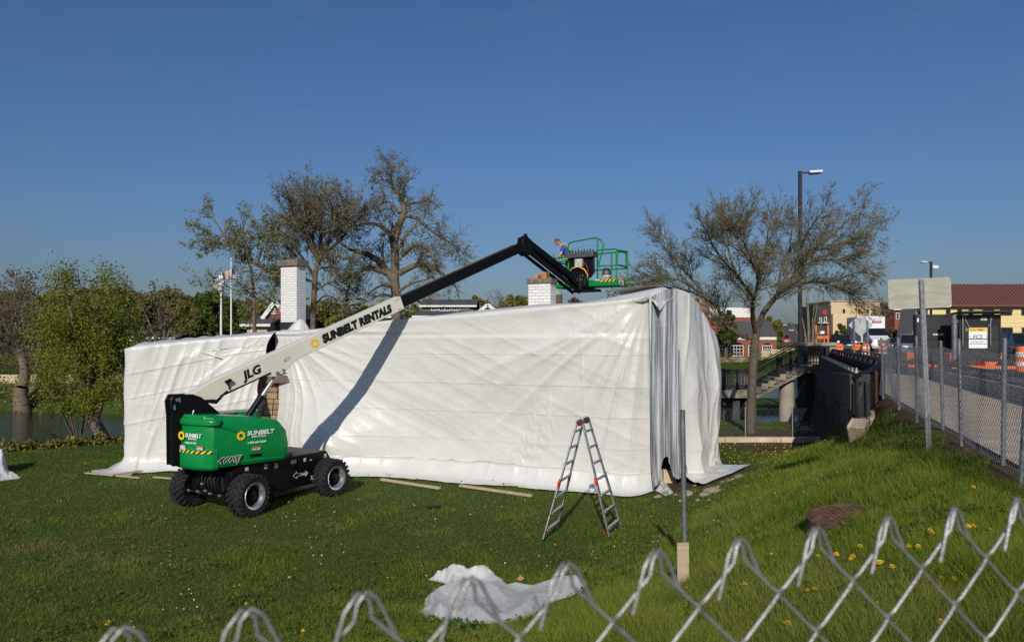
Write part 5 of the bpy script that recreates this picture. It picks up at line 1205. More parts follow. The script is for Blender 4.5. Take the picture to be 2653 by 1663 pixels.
for x, z, w in ((10.06, 1.16, .26), (10.75, 1.16, .1), (11.6, 1.16, .14), (12.75, 1.72, .2), (13.3, 2.0, .12), (14.0, 2.37, .18), (15.05, 2.37, .2)): sbox('newel_post', x-w/2, x+w/2, z, z+1.0, black_paint, Y0+.02, Y0+.02+w)
sbox('parapet', 14.05, 15.4, 2.37, 3.25, dirty_conc, 35.0, 35.2); sbox('parapet_cap', 13.9, 15.5, 3.25, 3.42, dirty_conc, 34.0, 35.3, bevel=.02)
sbox('end_pillar', 15.1, 15.5, 2.37, 3.25, dirty_conc, 34.1, 34.5)
# chain link
def chain_mesh(name, p0, p1, z0f, z1f, w, r, mat, parent, sag=0.0):
    p0, p1 = Vector(p0), Vector(p1); d = p1-p0; L_ = d.length; d /= L_; nrm = Vector((d.y, -d.x, 0)); n = int(L_/(w/2)); segs = []
    for i in range(n):
        s0, s1 = i*w/2, (i+1)*w/2; zb, zt = z0f(s0), z1f(s0); m = int((zt-zb)/(w/2)); prev = None
        for j in range(m+1):
            s = s0 if (j+i) % 2 == 0 else s1; off_ = r*(1 if (j+i) % 2 == 0 else -1)
            wob = .02*math.sin(s*2.1+j*.11)*(j/max(m, 1)) if sag else 0
            p = p0+d*s+nrm*(off_+wob*1.5); p = np.array((p.x, p.y, zt-j*w/2-sag*abs(math.sin(s*1.6))*(1-j/max(m, 1))))
            if prev is not None: segs.append((*prev, *p, r, r))
            prev = p
    V, Q = tubes(segs); o = np_mesh(name, V, Q, mat, parent, smooth=True); o['kind'] = 'stuff'; return o
rf = thing('chain_link_fence', 'galvanised chain link fence along the sidewalk above the grass bank', 'fence', (5.02, 7.3, 2.25))
fence_posts = [(2640, 6.3, 877, 2668), (2598, 7.4, 879, 2603), (2491, 8.8, 881, 2484), (2444, 10.3, 885, 2437), (2376, 11.6, 872, 2374), (2330, 13.7, 875, 2326), (2289, 16.1, 877, 2283)]
for px, d, yt, pxt in fence_posts:
    b = at(px, HY, d); t = at(pxt, yt, d); b.z = gz(b.x, b.y)-.2; mb = MB(); mb.tube(b, t, .023, n=12); mb.tube(t, t+Vector((0, 0, .015)), .026, .015, n=12); mb.build('fence_post', galv_dull, rf, smooth=50)
zz0 = lambda s: 2.28; chain_mesh('chain_mesh', road_pt(-3.2, -.06, 0), road_pt(9.5, -.06, 0), zz0, lambda s: 3.46, .0718, .0024, galv, rf, sag=.05)
bf = thing('chain_link_fence', 'low chain link fence behind the kerb at the foot of the stairs', 'fence', (7.1, 25.4, -.1))
for px in (1843, 1931, 2053): c = at(px, HY, 25.4); mb = MB(); mb.tube((c.x, 25.4, -.3), (c.x, 25.4, 1.16), .028, n=10); mb.build('fence_post', galv, bf, smooth=50)
chain_mesh('chain_mesh', (5.4, 25.45, 0), (11.6, 25.45, 0), lambda s: -.06, lambda s: 1.12, .0718, .0016, galv_dull, bf)
bk = thing('kerb', 'long low concrete kerb in front of the chain link fence below the stairs', 'kerb', (8, 24.8, 0))
for x0, x1 in ((5.2, 7.4), (7.42, 9.3), (9.32, 10.9)): mb = MB(); mb.box(((x0+x1)/2, 24.85-.03*(x0 > 9), .02), (x1-x0, .28, .3), Matrix.Rotation(-.02, 3, 'Z')); mb.build('kerb_stone', pale_conc, bk, bevel=.02)
# road sign seen from behind
sp = thing('road_sign', 'back of a scratched rectangular metal road sign on a perforated steel post', 'road sign', at(2407, 1187, 9.0))
pb, ptop = at(2408, 1195, 9.0), at(2388, 724, 9.0); ax = (ptop-pb).normalized(); pM = frame((pb+ptop)/2, x=ax, z=(0, -1, 0)); hl = (ptop-pb).length/2
mb = MB(pM); mb.box((0, 0, .012), (2*hl, .044, .004))
for s in (-1, 1): mb.box((0, s*.024, -.0), (2*hl, .004, .028))
post = mb.build('sign_post', galv, sp)
mb = MB(pM)
for k in range(int(2*hl/.0254)): mb.lathe([(.0055, .0003), (.0055, .0006)], 8, c=(-hl+.02+k*.0254, 0, .0143))
ho = mb.build('post_holes', black_letter, post)
def rrect(w, h, r, n=5):
    o = []
    for cx, cy_, a0 in ((w/2-r, h/2-r, 0), (-w/2+r, h/2-r, 90), (-w/2+r, -h/2+r, 180), (w/2-r, -h/2+r, 270)):
        for k in range(n+1): a = math.radians(a0+90*k/n); o.append((cx+r*math.cos(a), cy_+r*math.sin(a)))
    return o
sc = at(2390.5, 759, 8.96); sM = Matrix((Vector((1, -.12, .028)).normalized(), Vector((.03, 0, 1)).normalized().cross(Vector((1, -.12, .028)).normalized())*-1, Vector((0, 0, 1)))).transposed()
sx = Vector((1, -.16, .035)).normalized(); sz = Vector((0, -1, 0)); sy = sz.cross(sx).normalized(); sz = sx.cross(sy)
sM = Matrix((sx, sy, sz)).transposed().to_4x4(); sM.translation = sc+Vector((0, .075, 0))
mb = MB(sM); mb.plate(rrect(.745, .378, .035), -.002, .002); pl = mb.build('sign_panel', alu, sp)
mb = MB(sM); e = rrect(.738, .371, .034); mb.path([(x, y, .003) for x, y in e+[e[0]]], .003, 5); mb.build('rim', galv, pl)
mb = MB(sM)
for x, y in ((-.33, .15), (.32, .15), (-.32, -.15)): mb.lathe([(.006, .002), (.006, .006)], 8, c=(x, y, 0))
mb.build('rivet', steel, pl)
# pipe post and stake
b = at(1775, 1430, 8.0); tpp = at(1768, 1063, 8.0); b.z = gz(b.x, b.y)-.1; pp = thing('pipe_post', 'plain grey galvanised pipe standing in the lawn beside the ladder', 'post', (b.x, b.y, b.z))
mb = MB(); mb.tube(b, tpp, .029, n=18); mb.build('pipe', galv_dull, pp, smooth=50); mb = MB(); mb.lathe([(.031, -.005), (.031, .004), (.024, .005)], 16, c=tpp); mb.build('pipe_rim', rust, pp)
g = on_ground(1770, 1524); st0 = g; d = g.y; stake = thing('wooden_stake', 'pale wooden stake board with faded stencilled print in front of the pipe post', 'stake', g)
tl_ = at(1769, 1405, d); wv = 31/F*d
M_ = frame((g+tl_)/2, x=(tl_-g), z=(0.05, -1, 0)); ln = (tl_-g).length
mb = MB(M_); mb.box((-.05, 0, 0), (ln+.1, wv, .018)); mb.build('board', lumber, stake, bevel=.003)
SM_ = M_ @ Matrix.Translation((0, 0, .0095)); faded = pm('faded_print', (.42, .36, .26), .8, var=.1)
mb = MB(SM_); e = rrect(ln*.9, wv*.72, .01); mb.path([(x, y, 0) for x, y in e+[e[0]]], .0016, 4); 
for k, (x, y, w, h) in enumerate([(.16, .012, .05, .012), (.10, .012, .05, .012), (.03, .012, .06, .012), (-.05, .012, .06, .012), (.12, -.014, .07, .006), (.03, -.014, .06, .006), (-.04, -.014, .05, .006), (-.14, 0, .03, .02)]): mb.box((x, y, 0), (w, h, .001))
mb.build('faded_lettering', faded, stake)
# manhole
mc = on_ground(2205, 1352); mc.z += .055; mh = thing('manhole_cover', 'rusty round manhole cover raised above the grass bank', 'manhole cover', mc, .3)
MM = Matrix.Translation(mc) @ Matrix.Rotation(-.09, 4, 'Y') @ Matrix.Rotation(.05, 4, 'X')
mb = MB(MM); mb.lathe([(.385, -.25), (.385, .0), (.362, .004)], 40); mb.build('frame_ring', rust, mh, smooth=40)
mb = MB(MM); mb.lathe([(.355, -.02), (.355, .008), (.33, .012), (.325, .006), (.0, .006)], 40); lid = mb.build('lid', rust, mh, smooth=40)
mb = MB(MM)
for i in range(-5, 6):
    for j in range(-5, 6):
        if i*i+j*j < 22: mb.box((i*.05, j*.05, .009), (.036, .036, .006))
mb.build('grip_pattern', rust, lid)
# rocks
rock_m = pm('rock', (.34, .28, .21), .95, var=.3, scale=7, bump=.6, bscale=25, rand=.25)
def rock(px, py, size, label, group, seed, flat=.6, m=rock_m, name='rock'):
    R = np.random.default_rng(seed); g = on_ground(px, py); me = bpy.data.meshes.new(name); bm = bmesh.new(); bmesh.ops.create_icosphere(bm, subdivisions=2, radius=1)
    for v in bm.verts:
        c = v.co; k = .75+.5*float(noise2(np.array([c.x*1.3+seed*3.1]), np.array([c.y*1.3+c.z*1.7+seed]))[0]); v.co = c*k
        v.co.z = max(v.co.z, -.35)
    bm.to_mesh(me); bm.free(); me.materials.append(m); o = link_mesh(name, me); s = size
    o.scale = (s*R.uniform(.8, 1.3), s*R.uniform(.7, 1.1), s*flat*R.uniform(.7, 1.2)); o.rotation_euler = (0, 0, R.uniform(0, 6)); o.location = g+Vector((0, 0, s*.1)); return tag(o, label, 'rock', group)
rg1 = 'stones edging the bare earth beside the house'
for k, (px, py, s) in enumerate([(1850, 1274, .2), (1826, 1283, .12), (1783, 1283, .13), (1725, 1281, .11), (1704, 1288, .08), (1915, 1236, .1), (1873, 1250, .06), (1888, 1246, .07), (1900, 1242, .06), (1800, 1258, .06), (1764, 1299, .06), (1808, 1297, .06), (1920, 1197, .05), (1860, 1262, .05), (1749, 1283, .07), (1880, 1210, .04), (1838, 1296, .05)]):
    big = {0: 'largest pale flat rock at the edge of the bare earth by the house', 2: 'rounded pale rock just right of the pipe post', 5: 'pale rock nearest the grass bank at the tip of the bare earth'}.get(k, 'small pale stone lying in the bare earth beside the house')
    rock(px, py, s, big, rg1, k)
for k in range(16):
    rock(2075+random.uniform(-10, 75), 1108+random.uniform(-4, 26), random.uniform(.1, .26), 'pale broken rock lying in the gap below the wing wall', 'rocks below the wing wall', 40+k, .5)
cbk = on_ground(1732, 1250); mb = MB(Matrix.Translation(cbk+Vector((0, .1, .15))) @ Matrix.Rotation(.25, 4, 'Z')); mb.box((0, 0, 0), (.34, .3, .36), taper=(.94, .94)); tag(mb.build('concrete_block', pale_conc, bevel=.02), 'square concrete block half under the lifted plastic at the house corner', 'block')
# ---------------------------------------------------------------- vehicles
def wheel_simple(mb_t, c, r, w, axis_y):
    pass
def car(label, px, d, heading, col, kind='suv', group='cars on the street', name='car', off_z=0):
    c = at(px, HY, d); z = ROAD_Z+.02+off_z; L_, W_, Ht = {'suv': (4.7, 1.9, 1.72), 'sedan': (4.6, 1.8, 1.45), 'pickup': (5.6, 2.0, 1.85)}[kind]
    t = thing(name, label, 'car', (c.x, d, z), group=group); M = frame((c.x, d, z), heading); hx = L_/2
    m = pm('car_paint_%d_%d_%d' % tuple(int(x*99) for x in col), col, .3, var=.05, coat=.6)
    mb = MB(M); b = .42
    mb.prism([(-hx, .35), (-hx+.05, .95), (-hx+.1, 1.0), (hx-1.35, 1.02), (hx-.3, .9), (hx-.02, .72), (hx, .35), (hx-.1, .25), (-hx+.1, .25)], -W_/2, W_/2); mb.build('body', m, t, bevel=.07)
    r0 = -hx+.15 if kind == 'suv' else (-hx+.55 if kind == 'sedan' else -hx+1.9)
    mb = MB(M)
    o = [(r0, 1.0), (r0+.25, Ht-.04), (hx-2.15, Ht-.04), (hx-1.35, 1.0)]
    vs_ = [(x, s*(W_/2-.06 if zc < 1.1 else W_/2-.26), zc) for s in (-1, 1) for x, zc in o]
    mb.add(vs_, [(0, 1, 2, 3), (7, 6, 5, 4), (0, 4, 5, 1), (3, 2, 6, 7), (1, 5, 6, 2)]); gh = mb.build('windows', glass_dark, t)
    mb = MB(M); mb.box(((r0+.25+hx-2.15)/2, 0, Ht-.02), (hx-2.15-r0-.2, W_-.46, .06)); 
    for s in (-1, 1):
        for (xa, za), (xb, zb) in (((r0, 1.0), (r0+.25, Ht-.03)), ((hx-1.35, 1.0), (hx-2.15, Ht-.03)), ((-.2, 1.0), (-.2, Ht-.03))): mb.beam((xa, s*(W_/2-.06), za), (xb, s*(W_/2-.25), zb), .07, .07)
    mb.build('roof', m, t, bevel=.02)
    for xw in (-hx+.95, hx-.95):
        for s in (-1, 1):
            mb = MB(M); mb.lathe([(.2, -.11), (.33, -.11), (.35, -.07), (.35, .07), (.33, .11), (.2, .11)], 20, c=(xw, s*(W_/2-.1), .35), axis='Y'); w = mb.build('wheel', rubber, t, smooth=40)
            mb = MB(M); mb.lathe([(.2, -.1), (.2, .1)], 14, c=(xw, s*(W_/2-.09), .35), axis='Y'); mb.build('rim', steel, w)
    for s in (-1, 1):
        mb = MB(M); mb.box((hx-.06, s*(W_/2-.28), .74), (.14, .4, .13)); mb.build('headlight', refl_white, t, bevel=.02)
    mb = MB(M); mb.box((hx-.02, 0, .58), (.06, W_*.5, .2)); mb.build('grille', black_paint, t)
    mb = MB(M); mb.box((hx+.01, 0, .44), (.02, .35, .12)); mb.build('number_plate', refl_white, t)
    return t
TO = math.radians(-111)      # towards the camera along the street
car('grey suv coming off the bridge right of the white box truck', 2358, 58, TO, (.16, .18, .2), 'suv')
car('dark car partly hidden behind the grey suv', 2326, 72, TO, (.02, .022, .03), 'sedan')
car('black pickup left of the white box truck', 2176, 76, TO, (.01, .01, .014), 'pickup')
car('small dark car left of the black pickup near the orange barricades', 2150, 90, TO, (.02, .025, .04), 'sedan')
car('dark blue suv just right of the message trailers', 2600, 52, TO+.1, (.02, .03, .06), 'suv')
car('dark blue suv at the right picture edge', 2650, 46, TO+.1, (.03, .04, .07), 'suv')
car('white car far up the hill street', 2034, 420, TO, (.6, .6, .6), 'sedan', off_z=9.3)
car('silver car below the white one on the hill street', 2050, 330, TO, (.45, .46, .48), 'sedan', off_z=5.0)
# box truck
tc = at(2276, HY, 76); tk = thing('box_truck', 'white box truck with a long hood facing the camera on the bridge', 'truck', (tc.x, tc.y, ROAD_Z+.02)); TM = frame((tc.x, tc.y, ROAD_Z+.02), math.radians(-102))
box_grey = pm('truck_side', (.42, .42, .42), .6, var=.1)
mb = MB(TM); mb.box((-5.2, 0, 2.45), (6.4, 2.4, 2.8)); bx = mb.build('cargo_box', white_m, tk, bevel=.04)
mb = MB(TM); mb.prism([(-1.4, .55), (-1.4, 2.5), (-.7, 2.55), (.05, 1.7), (.2, 1.62), (1.45, 1.3), (1.55, .6)], -.95, .95); mb.build('cab', white_m, tk, bevel=.1)
mb = MB(TM); mb.add([(-.62, -.88, 2.48), (-.62, .88, 2.48), (.07, .92, 1.72), (.07, -.92, 1.72)], [(0, 1, 2, 3)]); mb.add([(-1.3, -.965, 1.6), (-.15, -.965, 1.6), (-.7, -.965, 2.4), (-1.3, -.965, 2.4)], [(0, 1, 2, 3)])
mb.v = [p+(TM.to_3x3() @ Vector((.025, 0, .02))) for p in mb.v]; mb.build('windscreen', glass_dark, tk)
mb = MB(TM); mb.box((1.54, 0, 1.0), (.08, .95, .55)); gr = mb.build('grille', black_paint, tk, bevel=.03)
for k in range(9): mb = MB(TM); mb.box((1.6, -.4+.1*k, 1.0), (.03, .035, .5)); mb.build('grille_bar', steel, gr)
for s in (-1, 1):
    mb = MB(TM); mb.box((1.38, s*.82, .95), (.22, .34, .26)); mb.build('headlight', refl_white, tk, bevel=.06)
    mb = MB(TM); mb.box((1.0, s*.98, .75), (.95, .24, .35)); mb.build('wing', white_m, tk, bevel=.09)
    mb = MB(TM); mb.beam((-.2, s*1.0, 1.8), (-.1, s*1.25, 1.75), .04, .04); mb.box((-.1, s*1.3, 1.75), (.1, .18, .5)); mb.build('wing_mirror', black_paint, tk)
    for x in (.9, -6.2): mb = MB(TM); mb.lathe([(.2, -.15), (.48, -.15), (.5, -.1), (.5, .1), (.48, .15), (.2, .15)], 20, c=(x, s*1.0, .5), axis='Y'); mb.build('wheel', rubber, tk, smooth=40)
mb = MB(TM); mb.box((1.68, 0, .5), (.16, 2.2, .3)); mb.build('bumper', steel, tk, bevel=.04)
mb = MB(TM); mb.box((-3.5, 0, .8), (8, .9, .3)); mb.build('chassis', black_paint, tk)
FB = face(TM, (-1.99, -.95, 3.1), (0, 1, 0), (0, 0, 1)); sticker(FB, 1.3, .13, .95, .3, bx, pm('truck_logo', (.06, .04, .25), .5, var=.3, scale=6, col2=(.35, .02, .03)), .004)
sticker(FB, 1.3, .18, .8, .05, bx, white_letter, .008); sticker(FB, 1.3, .06, .6, .04, bx, red_letter, .008)
for k in range(4): mb = MB(TM); mb.box((-6.8, -1.204, 2.7-.35*k), (.9-.1*k, .004, .14)); mb.build('side_decal', box_grey, bx)
# red truck on the far street
rc = at(2034, HY, 215); rt = thing('red_truck', 'red truck on the street beyond the far end of the bridge', 'truck', (rc.x, rc.y, 2.3)); RM = frame((rc.x, rc.y, 2.2), math.radians(-95)); red_m = pm('red_paint', (.42, .01, .015), .35, var=.08, coat=.4)
mb = MB(RM); mb.prism([(-2.5, .6), (-2.5, 2.9), (-.3, 2.95), (.3, 1.7), (1.6, 1.5), (1.7, .6)], -1.25, 1.25); mb.build('cab', red_m, rt, bevel=.08)
mb = MB(RM); mb.add([(-.26, -1.1, 2.8), (-.26, 1.1, 2.8), (.26, 1.1, 1.8), (.26, -1.1, 1.8)], [(0, 1, 2, 3)]); mb.v = [p+(RM.to_3x3() @ Vector((.04, 0, .03))) for p in mb.v]; mb.build('windscreen', glass_dark, rt)
mb = MB(RM); mb.box((1.72, 0, 1.0), (.06, 1.2, .7)); mb.build('grille', steel, rt)
for s in (-1, 1): mb = MB(RM); mb.lathe([(.5, -.15), (.5, .15)], 14, c=(.9, s*1.05, .5), axis='Y'); mb.build('wheel', rubber, rt)
# barrels, barricades
def barrel(px, d, label, h=1.0):
    c = at(px, HY, d); z = ROAD_Z+.02; t = thing('traffic_drum', label, 'traffic drum', (c.x, c.y, z), group='orange and white traffic drums'); M = Matrix.Translation((c.x, c.y, z))
    mb = MB(M); mb.lathe([(.36, 0), (.36, .06), (.27, .08)], 18); mb.build('base', rubber, t)
    zz = [.08, .28, .46, .64, .82, .98]; rr = [.285, .275, .265, .255, .245, .235]
    for k in range(5): mb = MB(M); mb.lathe([(rr[k], zz[k]), (rr[k]-.003, zz[k+1]-.01), (rr[k+1]-.012, zz[k+1])], 18); mb.build('band', orange_m if k % 2 == 0 else refl_white, t, smooth=40)
    mb = MB(M); mb.lathe([(.22, .98), (.2, 1.02), (.08, 1.03)], 18); mb.build('lid', orange_m, t, smooth=40)
barrel(2243, 50, 'orange and white traffic drum in front of the box truck hood'); barrel(2287, 48, 'orange and white traffic drum right of the box truck'); barrel(2650, 27, 'big orange and white traffic drum at the right picture edge behind the fence')
def barricade(px, d, label):
    c = at(px, HY, d); z = ROAD_Z+.02; t = thing('barricade', label, 'barricade', (c.x, c.y, z), group='orange barricades with lamps'); M = Matrix.Translation((c.x, c.y, z))
    for s in (-1, 1): mb = MB(M); mb.beam((s*.24, -.2, 0), (s*.24, 0, 1.0), .05, .05, (0, 1, 0)); mb.beam((s*.24, .2, 0), (s*.24, 0, 1.0), .05, .05, (0, 1, 0)); mb.build('leg', orange_m, t)
    for k, zc in enumerate((.86, .62)): mb = MB(M); mb.box((0, -.06-.04*k, zc), (.56, .03, .2)); mb.build('panel', orange_m, t); 
    mb = MB(M); mb.lathe([(.03, 1.0), (.09, 1.04), (.1, 1.12), (.07, 1.2), (.01, 1.22)], 12); mb.build('warning_lamp', refl_white, t, smooth=60)
barricade(2172, 53, 'orange barricade with a white lamp near the black pickup'); barricade(2217, 51, 'orange barricade with a white lamp under the diamond sign'); 
# diamond sign from behind
dc = at(2230, 842, 46); ds = thing('diamond_sign', 'back of a grey diamond road sign on two posts with an amber lamp', 'road sign', (dc.x, dc.y, ROAD_Z))
DM = face(Matrix(), dc, (.96, -.2, 0), (0, 0, 1)); q = .74
mb = MB(DM @ Matrix.Rotation(math.pi/4, 4, 'Z')); mb.plate(rrect(q*1.414, q*1.414, .06, 3), -.005, .005); dp = mb.build('sign_panel', sign_grey, ds)
mb = MB(DM); mb.box((-.05, .55, .008), (.22, .12, .004)); mb.build('label_plate', refl_white, dp)
for px in (2213, 2247): c = at(px, HY, 45.9); mb = MB(); mb.box((c.x, c.y, 3.5), (.09, .06, 2.6)); mb.build('sign_post', galv_dull, ds)
mb = MB(Matrix.Translation(dc+Vector((.08, 0, q+.12)))); mb.lathe([(.05, -.12), (.09, -.06), (.13, -.04), (.15, .06), (.11, .16), (.02, .19)], 14); mb.build('warning_lamp', amber, ds, smooth=60)
# message board trailers
board_m = pm('sign_board_black', (.028, .028, .030), .45, var=.25, scale=2)
yel_m = pm('sign_yellow', (.75, .52, .1), .5, var=.05); green_letter = pm('green_lettering', (.01, .16, .08), .5, var=0)
def trailer(label, pxl, pxr, d, ytop, ybot, seed):
    cx = (pxl+pxr)/2; c = at(cx, HY, d); w = (pxr-pxl)/F*d; zt, zb = H-(ytop-HY)/F*d, H-(ybot-HY)/F*d
    t = thing('message_board_trailer', label, 'sign trailer', (c.x, c.y, ROAD_Z+.02)); M = face(Matrix(), (c.x, c.y, 0), (1, -.12, 0), (0, 0, 1))
    # M: x right, y up, z towards camera
    mb = MB(M); mb.box((0, (zt+zb)/2, 0), (w, zt-zb, .18)); bd = mb.build('message_board', board_m, t, bevel=.012)
    mb = MB(M)
    for x in (-w/2+.03, w/2-.03): mb.box((x, (zt+zb)/2, .1), (.05, zt-zb-.02, .03))
    for y in (zt-.05, zb+.05, zb+(zt-zb)*.47): mb.box((0, y, .1), (w-.12, .025, .02))
    mb.build('board_frame', black_paint, bd)
    mb = MB(M); mb.box((0, 2.95, -.25), (w*1.35, .3, .5)); mb.box((.35*w, 2.72, -.1), (w*.5, .16, .6)); mb.build('battery_box', orange_m, t, bevel=.03)
    mb = MB(M); mb.box((0, 2.62, -.2), (w*1.5, .1, 1.1)); mb.build('trailer_frame', orange_m, t)
    for s in (-1, 1): mb = MB(M); mb.lathe([(.12, -.09), (.3, -.09), (.31, .09), (.12, .09)], 18, c=(s*w*.55, 2.58, .25), axis='Z'); mb.build('wheel', rubber, t, smooth=40)
    mb = MB(M); mb.box((-w*.4, 2.45, .3), (.06, .4, .06)); mb.box((w*.4, 2.45, .3), (.06, .4, .06)); mb.build('jack_stand', galv_dull, t)
    return t, bd, M, w, zt, zb
t1, b1, M1_, w1, zt1, zb1 = trailer('message board trailer with its blank black back turned, left of two', 2371, 2468, 25.6, 815, 934, 1)
text('lettering', 'PCMS 469', .082, white_letter, M1_ @ Matrix.Translation((-.07, zt1-.74, .095)), b1, off=.004)
sticker(M1_, -w1/2+.09, zt1-.2, .06, .14, b1, refl_white, .095); sticker(M1_, -w1/2+.15, zt1-.06, .2, .03, b1, red_letter, .095)
t2, b2, M2_, w2, zt2, zb2 = trailer('message board trailer with white contractor sign, mast and solar panel, right of two', 2484, 2585, 24.4, 815, 934, 2)
mb = MB(M2_); mb.tube((-w2/2-.1, 2.5, .0), (-w2/2-.1, zt2-.28, .0), .095, n=14); mb.tube((-w2/2-.1, zt2-.3, 0), (-w2/2-.1, zt2+.0, 0), .12, n=14); mb.build('mast', galv_dull, t2, smooth=40)
mb = MB(M2_)
for x in (-w2/2+.1, w2/2-.35): mb.box((x, zt2-.55, .14), (.035, 1.0, .03))
for s in (-1, 1): mb.beam((s*.5-.05, zt2+.05, .1), (s*.3-.05, zt2-.45, .12), .03, .03, (0, 0, 1))
mb.build('brace', galv_dull, t2)
mb = MB(M2_ @ Matrix.Translation((.02, zt2+.07, .15)) @ Matrix.Rotation(-.06, 4, 'X') @ Matrix.Rotation(.01, 4, 'Z')); mb.box((0, 0, 0), (1.62, .05, .75)); mb.build('solar_panel', board_m, t2)
mb = MB(M2_); mb.box((.12, zt2-.2, .1), (1.0, .34, .02)); mb.box((.12, zt2-.15, .115), (.2, .1, .01), m=1); mb.build('display_lens', [black_letter, decal], b2)
cxs = (2531-2534.5)/F*24.4
sticker(M2_, cxs-.01, H-(870-HY)/F*24.4-.13+.0, .585, .58, b2, white_letter, .1, 'contractor_sign'); ys_ = H-(854-HY)/F*24.4
sticker(M2_, cxs-.01, ys_, .6, .135, b2, yel_m, .102, 'maker_sign')
text('lettering', 'S', .075, black_letter, M2_ @ Matrix.Translation((cxs-.28, ys_-.028, .106)), b2); text('lettering', 'OLAR', .056, black_letter, M2_ @ Matrix.Translation((cxs-.235, ys_-.028, .106)), b2); text('lettering', 'T', .075, black_letter, M2_ @ Matrix.Translation((cxs-.04, ys_-.028, .106)), b2, off=.003); text('lettering', 'ECH', .06, black_letter, M2_ @ Matrix.Translation((cxs+.015, ys_-.028, .106)), b2, off=.003, sx=1.15)
text('lettering', 'S', .11, yel_m, M2_ @ Matrix.Translation((cxs-.40, ys_-.035, .1)), b2, off=.003)
text('lettering', 'FCS', .19, green_letter, M2_ @ Matrix.Translation((cxs-.19, ys_-.31, .104)), b2, off=.003, shear=.25, sx=1.0)
mb = MB(M2_)
for sgn in (-1, 1): mb.path([(cxs+sgn*(.17+.09*math.cos(a)), ys_-.25+.075*math.sin(a), .104) for a in np.linspace(-1.2, 1.2, 9)], .005, 4)
mb.build('logo_swoosh', green_letter, b2)
text('lettering', '815-961-6365', .062, black_letter, M2_ @ Matrix.Translation((cxs-.24, ys_-.43, .104)), b2, sx=1.15)
mb = MB(M2_)
for k in range(11): mb.box((cxs-.25+k*.05, ys_-.485, .103), (.02, .045, .002), Matrix.Rotation(-.5, 3, 'Z'))
mb.build('stripe_band', black_letter, b2)
mb = MB(M2_); mb.box((w2/2-.18, zt2-.12, .12), (.34, .02, .02)); mb.build('red_strap', red_letter, b2)
# ---------------------------------------------------------------- lamps, poles
def lamp_post(px, ytop, d, zb, label, arm, r=.085):
    c = at(px, ytop, d); t = thing('street_lamp', label, 'street lamp', (c.x, c.y, zb)); mb = MB(); mb.box((c.x, c.y, (zb+c.z)/2), (2*r, 2*r, c.z-zb)); mb.build('pole', black_paint, t)
    mb = MB(); mb.beam(c+Vector((0, 0, -.1)), c+Vector((arm*.55, 0, -.07)), .09, .07); mb.build('arm', black_paint, t)
    mb = MB(); mb.box(c+Vector((arm*.85, 0, -.04)), (.72, .36, .14), Matrix.Rotation(-.06*arm, 3, 'Y')); hd = mb.build('lamp_head', white_m, t, bevel=.03)
    mb = MB(); mb.box(c+Vector((arm*.85, 0, -.13)), (.6, .3, .04), Matrix.Rotation(-.06*arm, 3, 'Y')); mb.build('lens', black_paint, hd); return t
lamp_post(2073, 444, 40, ROAD_Z, 'tall dark street lamp rising through the spreading tree', 1)
lp = lamp_post(2412, 678, 85, ROAD_Z, 'distant street lamp showing above the back of the rectangular sign', -1, .1)
c = at(2417, 688, 85); mb = MB(); mb.box(c+Vector((.2, -.1, -.2)), (.7, .4, .4)); mb.build('camera_box', white_m, lp, bevel=.08)
# flagpoles
fp_m = pm('pole_white', (.72, .72, .70), .5, var=.06)
d = 46.0
for px, yt, lb, r in ((573, 738, 'white pole with floodlights at its top behind the low wrapped wing', .08), (599, 676, 'slim white flagpole flying a flag behind the low wrapped wing', .06)):
    c = at(px, yt, d); z0 = gz(c.x, d); t = thing('flagpole' if px > 580 else 'light_pole', lb, 'flagpole' if px > 580 else 'pole', (c.x, d, z0)); mb = MB(); mb.tube((c.x, d, z0), c, r*1.2, r*.7, 12); mb.build('pole', fp_m, t, smooth=50)
    if px < 580:
        mb = MB()
        for k, (x, z) in enumerate(((-.25, -.1), (.0, -.25), (-.15, .25), (.1, .1), (.05, .45))): mb.box(c+Vector((x, -.1, z)), (.3, .3, .24))
        mb.tube(c, c+Vector((.05, 0, 1.2)), .03, n=6); mb.build('floodlight', fp_m, t, bevel=.02)
    else:
        mb = MB(); mb.lathe([(.0, .0), (.1, .08), (.0, .18)], 12, c=c); mb.build('finial', fp_m, t)
        red_s, blue_s = pm('flag_red', (.42, .02, .025), .8, var=.1), pm('flag_blue', (.02, .03, .11), .8, var=.1)
        fl = MB(); n, k = 10, 13; fc = at(599, 697, d)
        def fpt(u, v): return Vector((fc.x+.17-.62*u+.06*math.sin(5*u+2*v), fc.y+.12*math.sin(7*u+v), fc.z-.62*v-.28*u+.10*math.sin(3*u)))
        for i in range(n):
            for j in range(k):
                us, vs2 = (i/n, (i+1)/n), (j/k, (j+1)/k); m = 2 if (i < 4 and j < 7) else (0 if j % 2 == 0 else 1)
                fl.add([fpt(us[0], vs2[0]), fpt(us[1], vs2[0]), fpt(us[1], vs2[1]), fpt(us[0], vs2[1])], [(0, 1, 2, 3)], m)
        fl.build('flag', [red_s, white_m, blue_s], t)
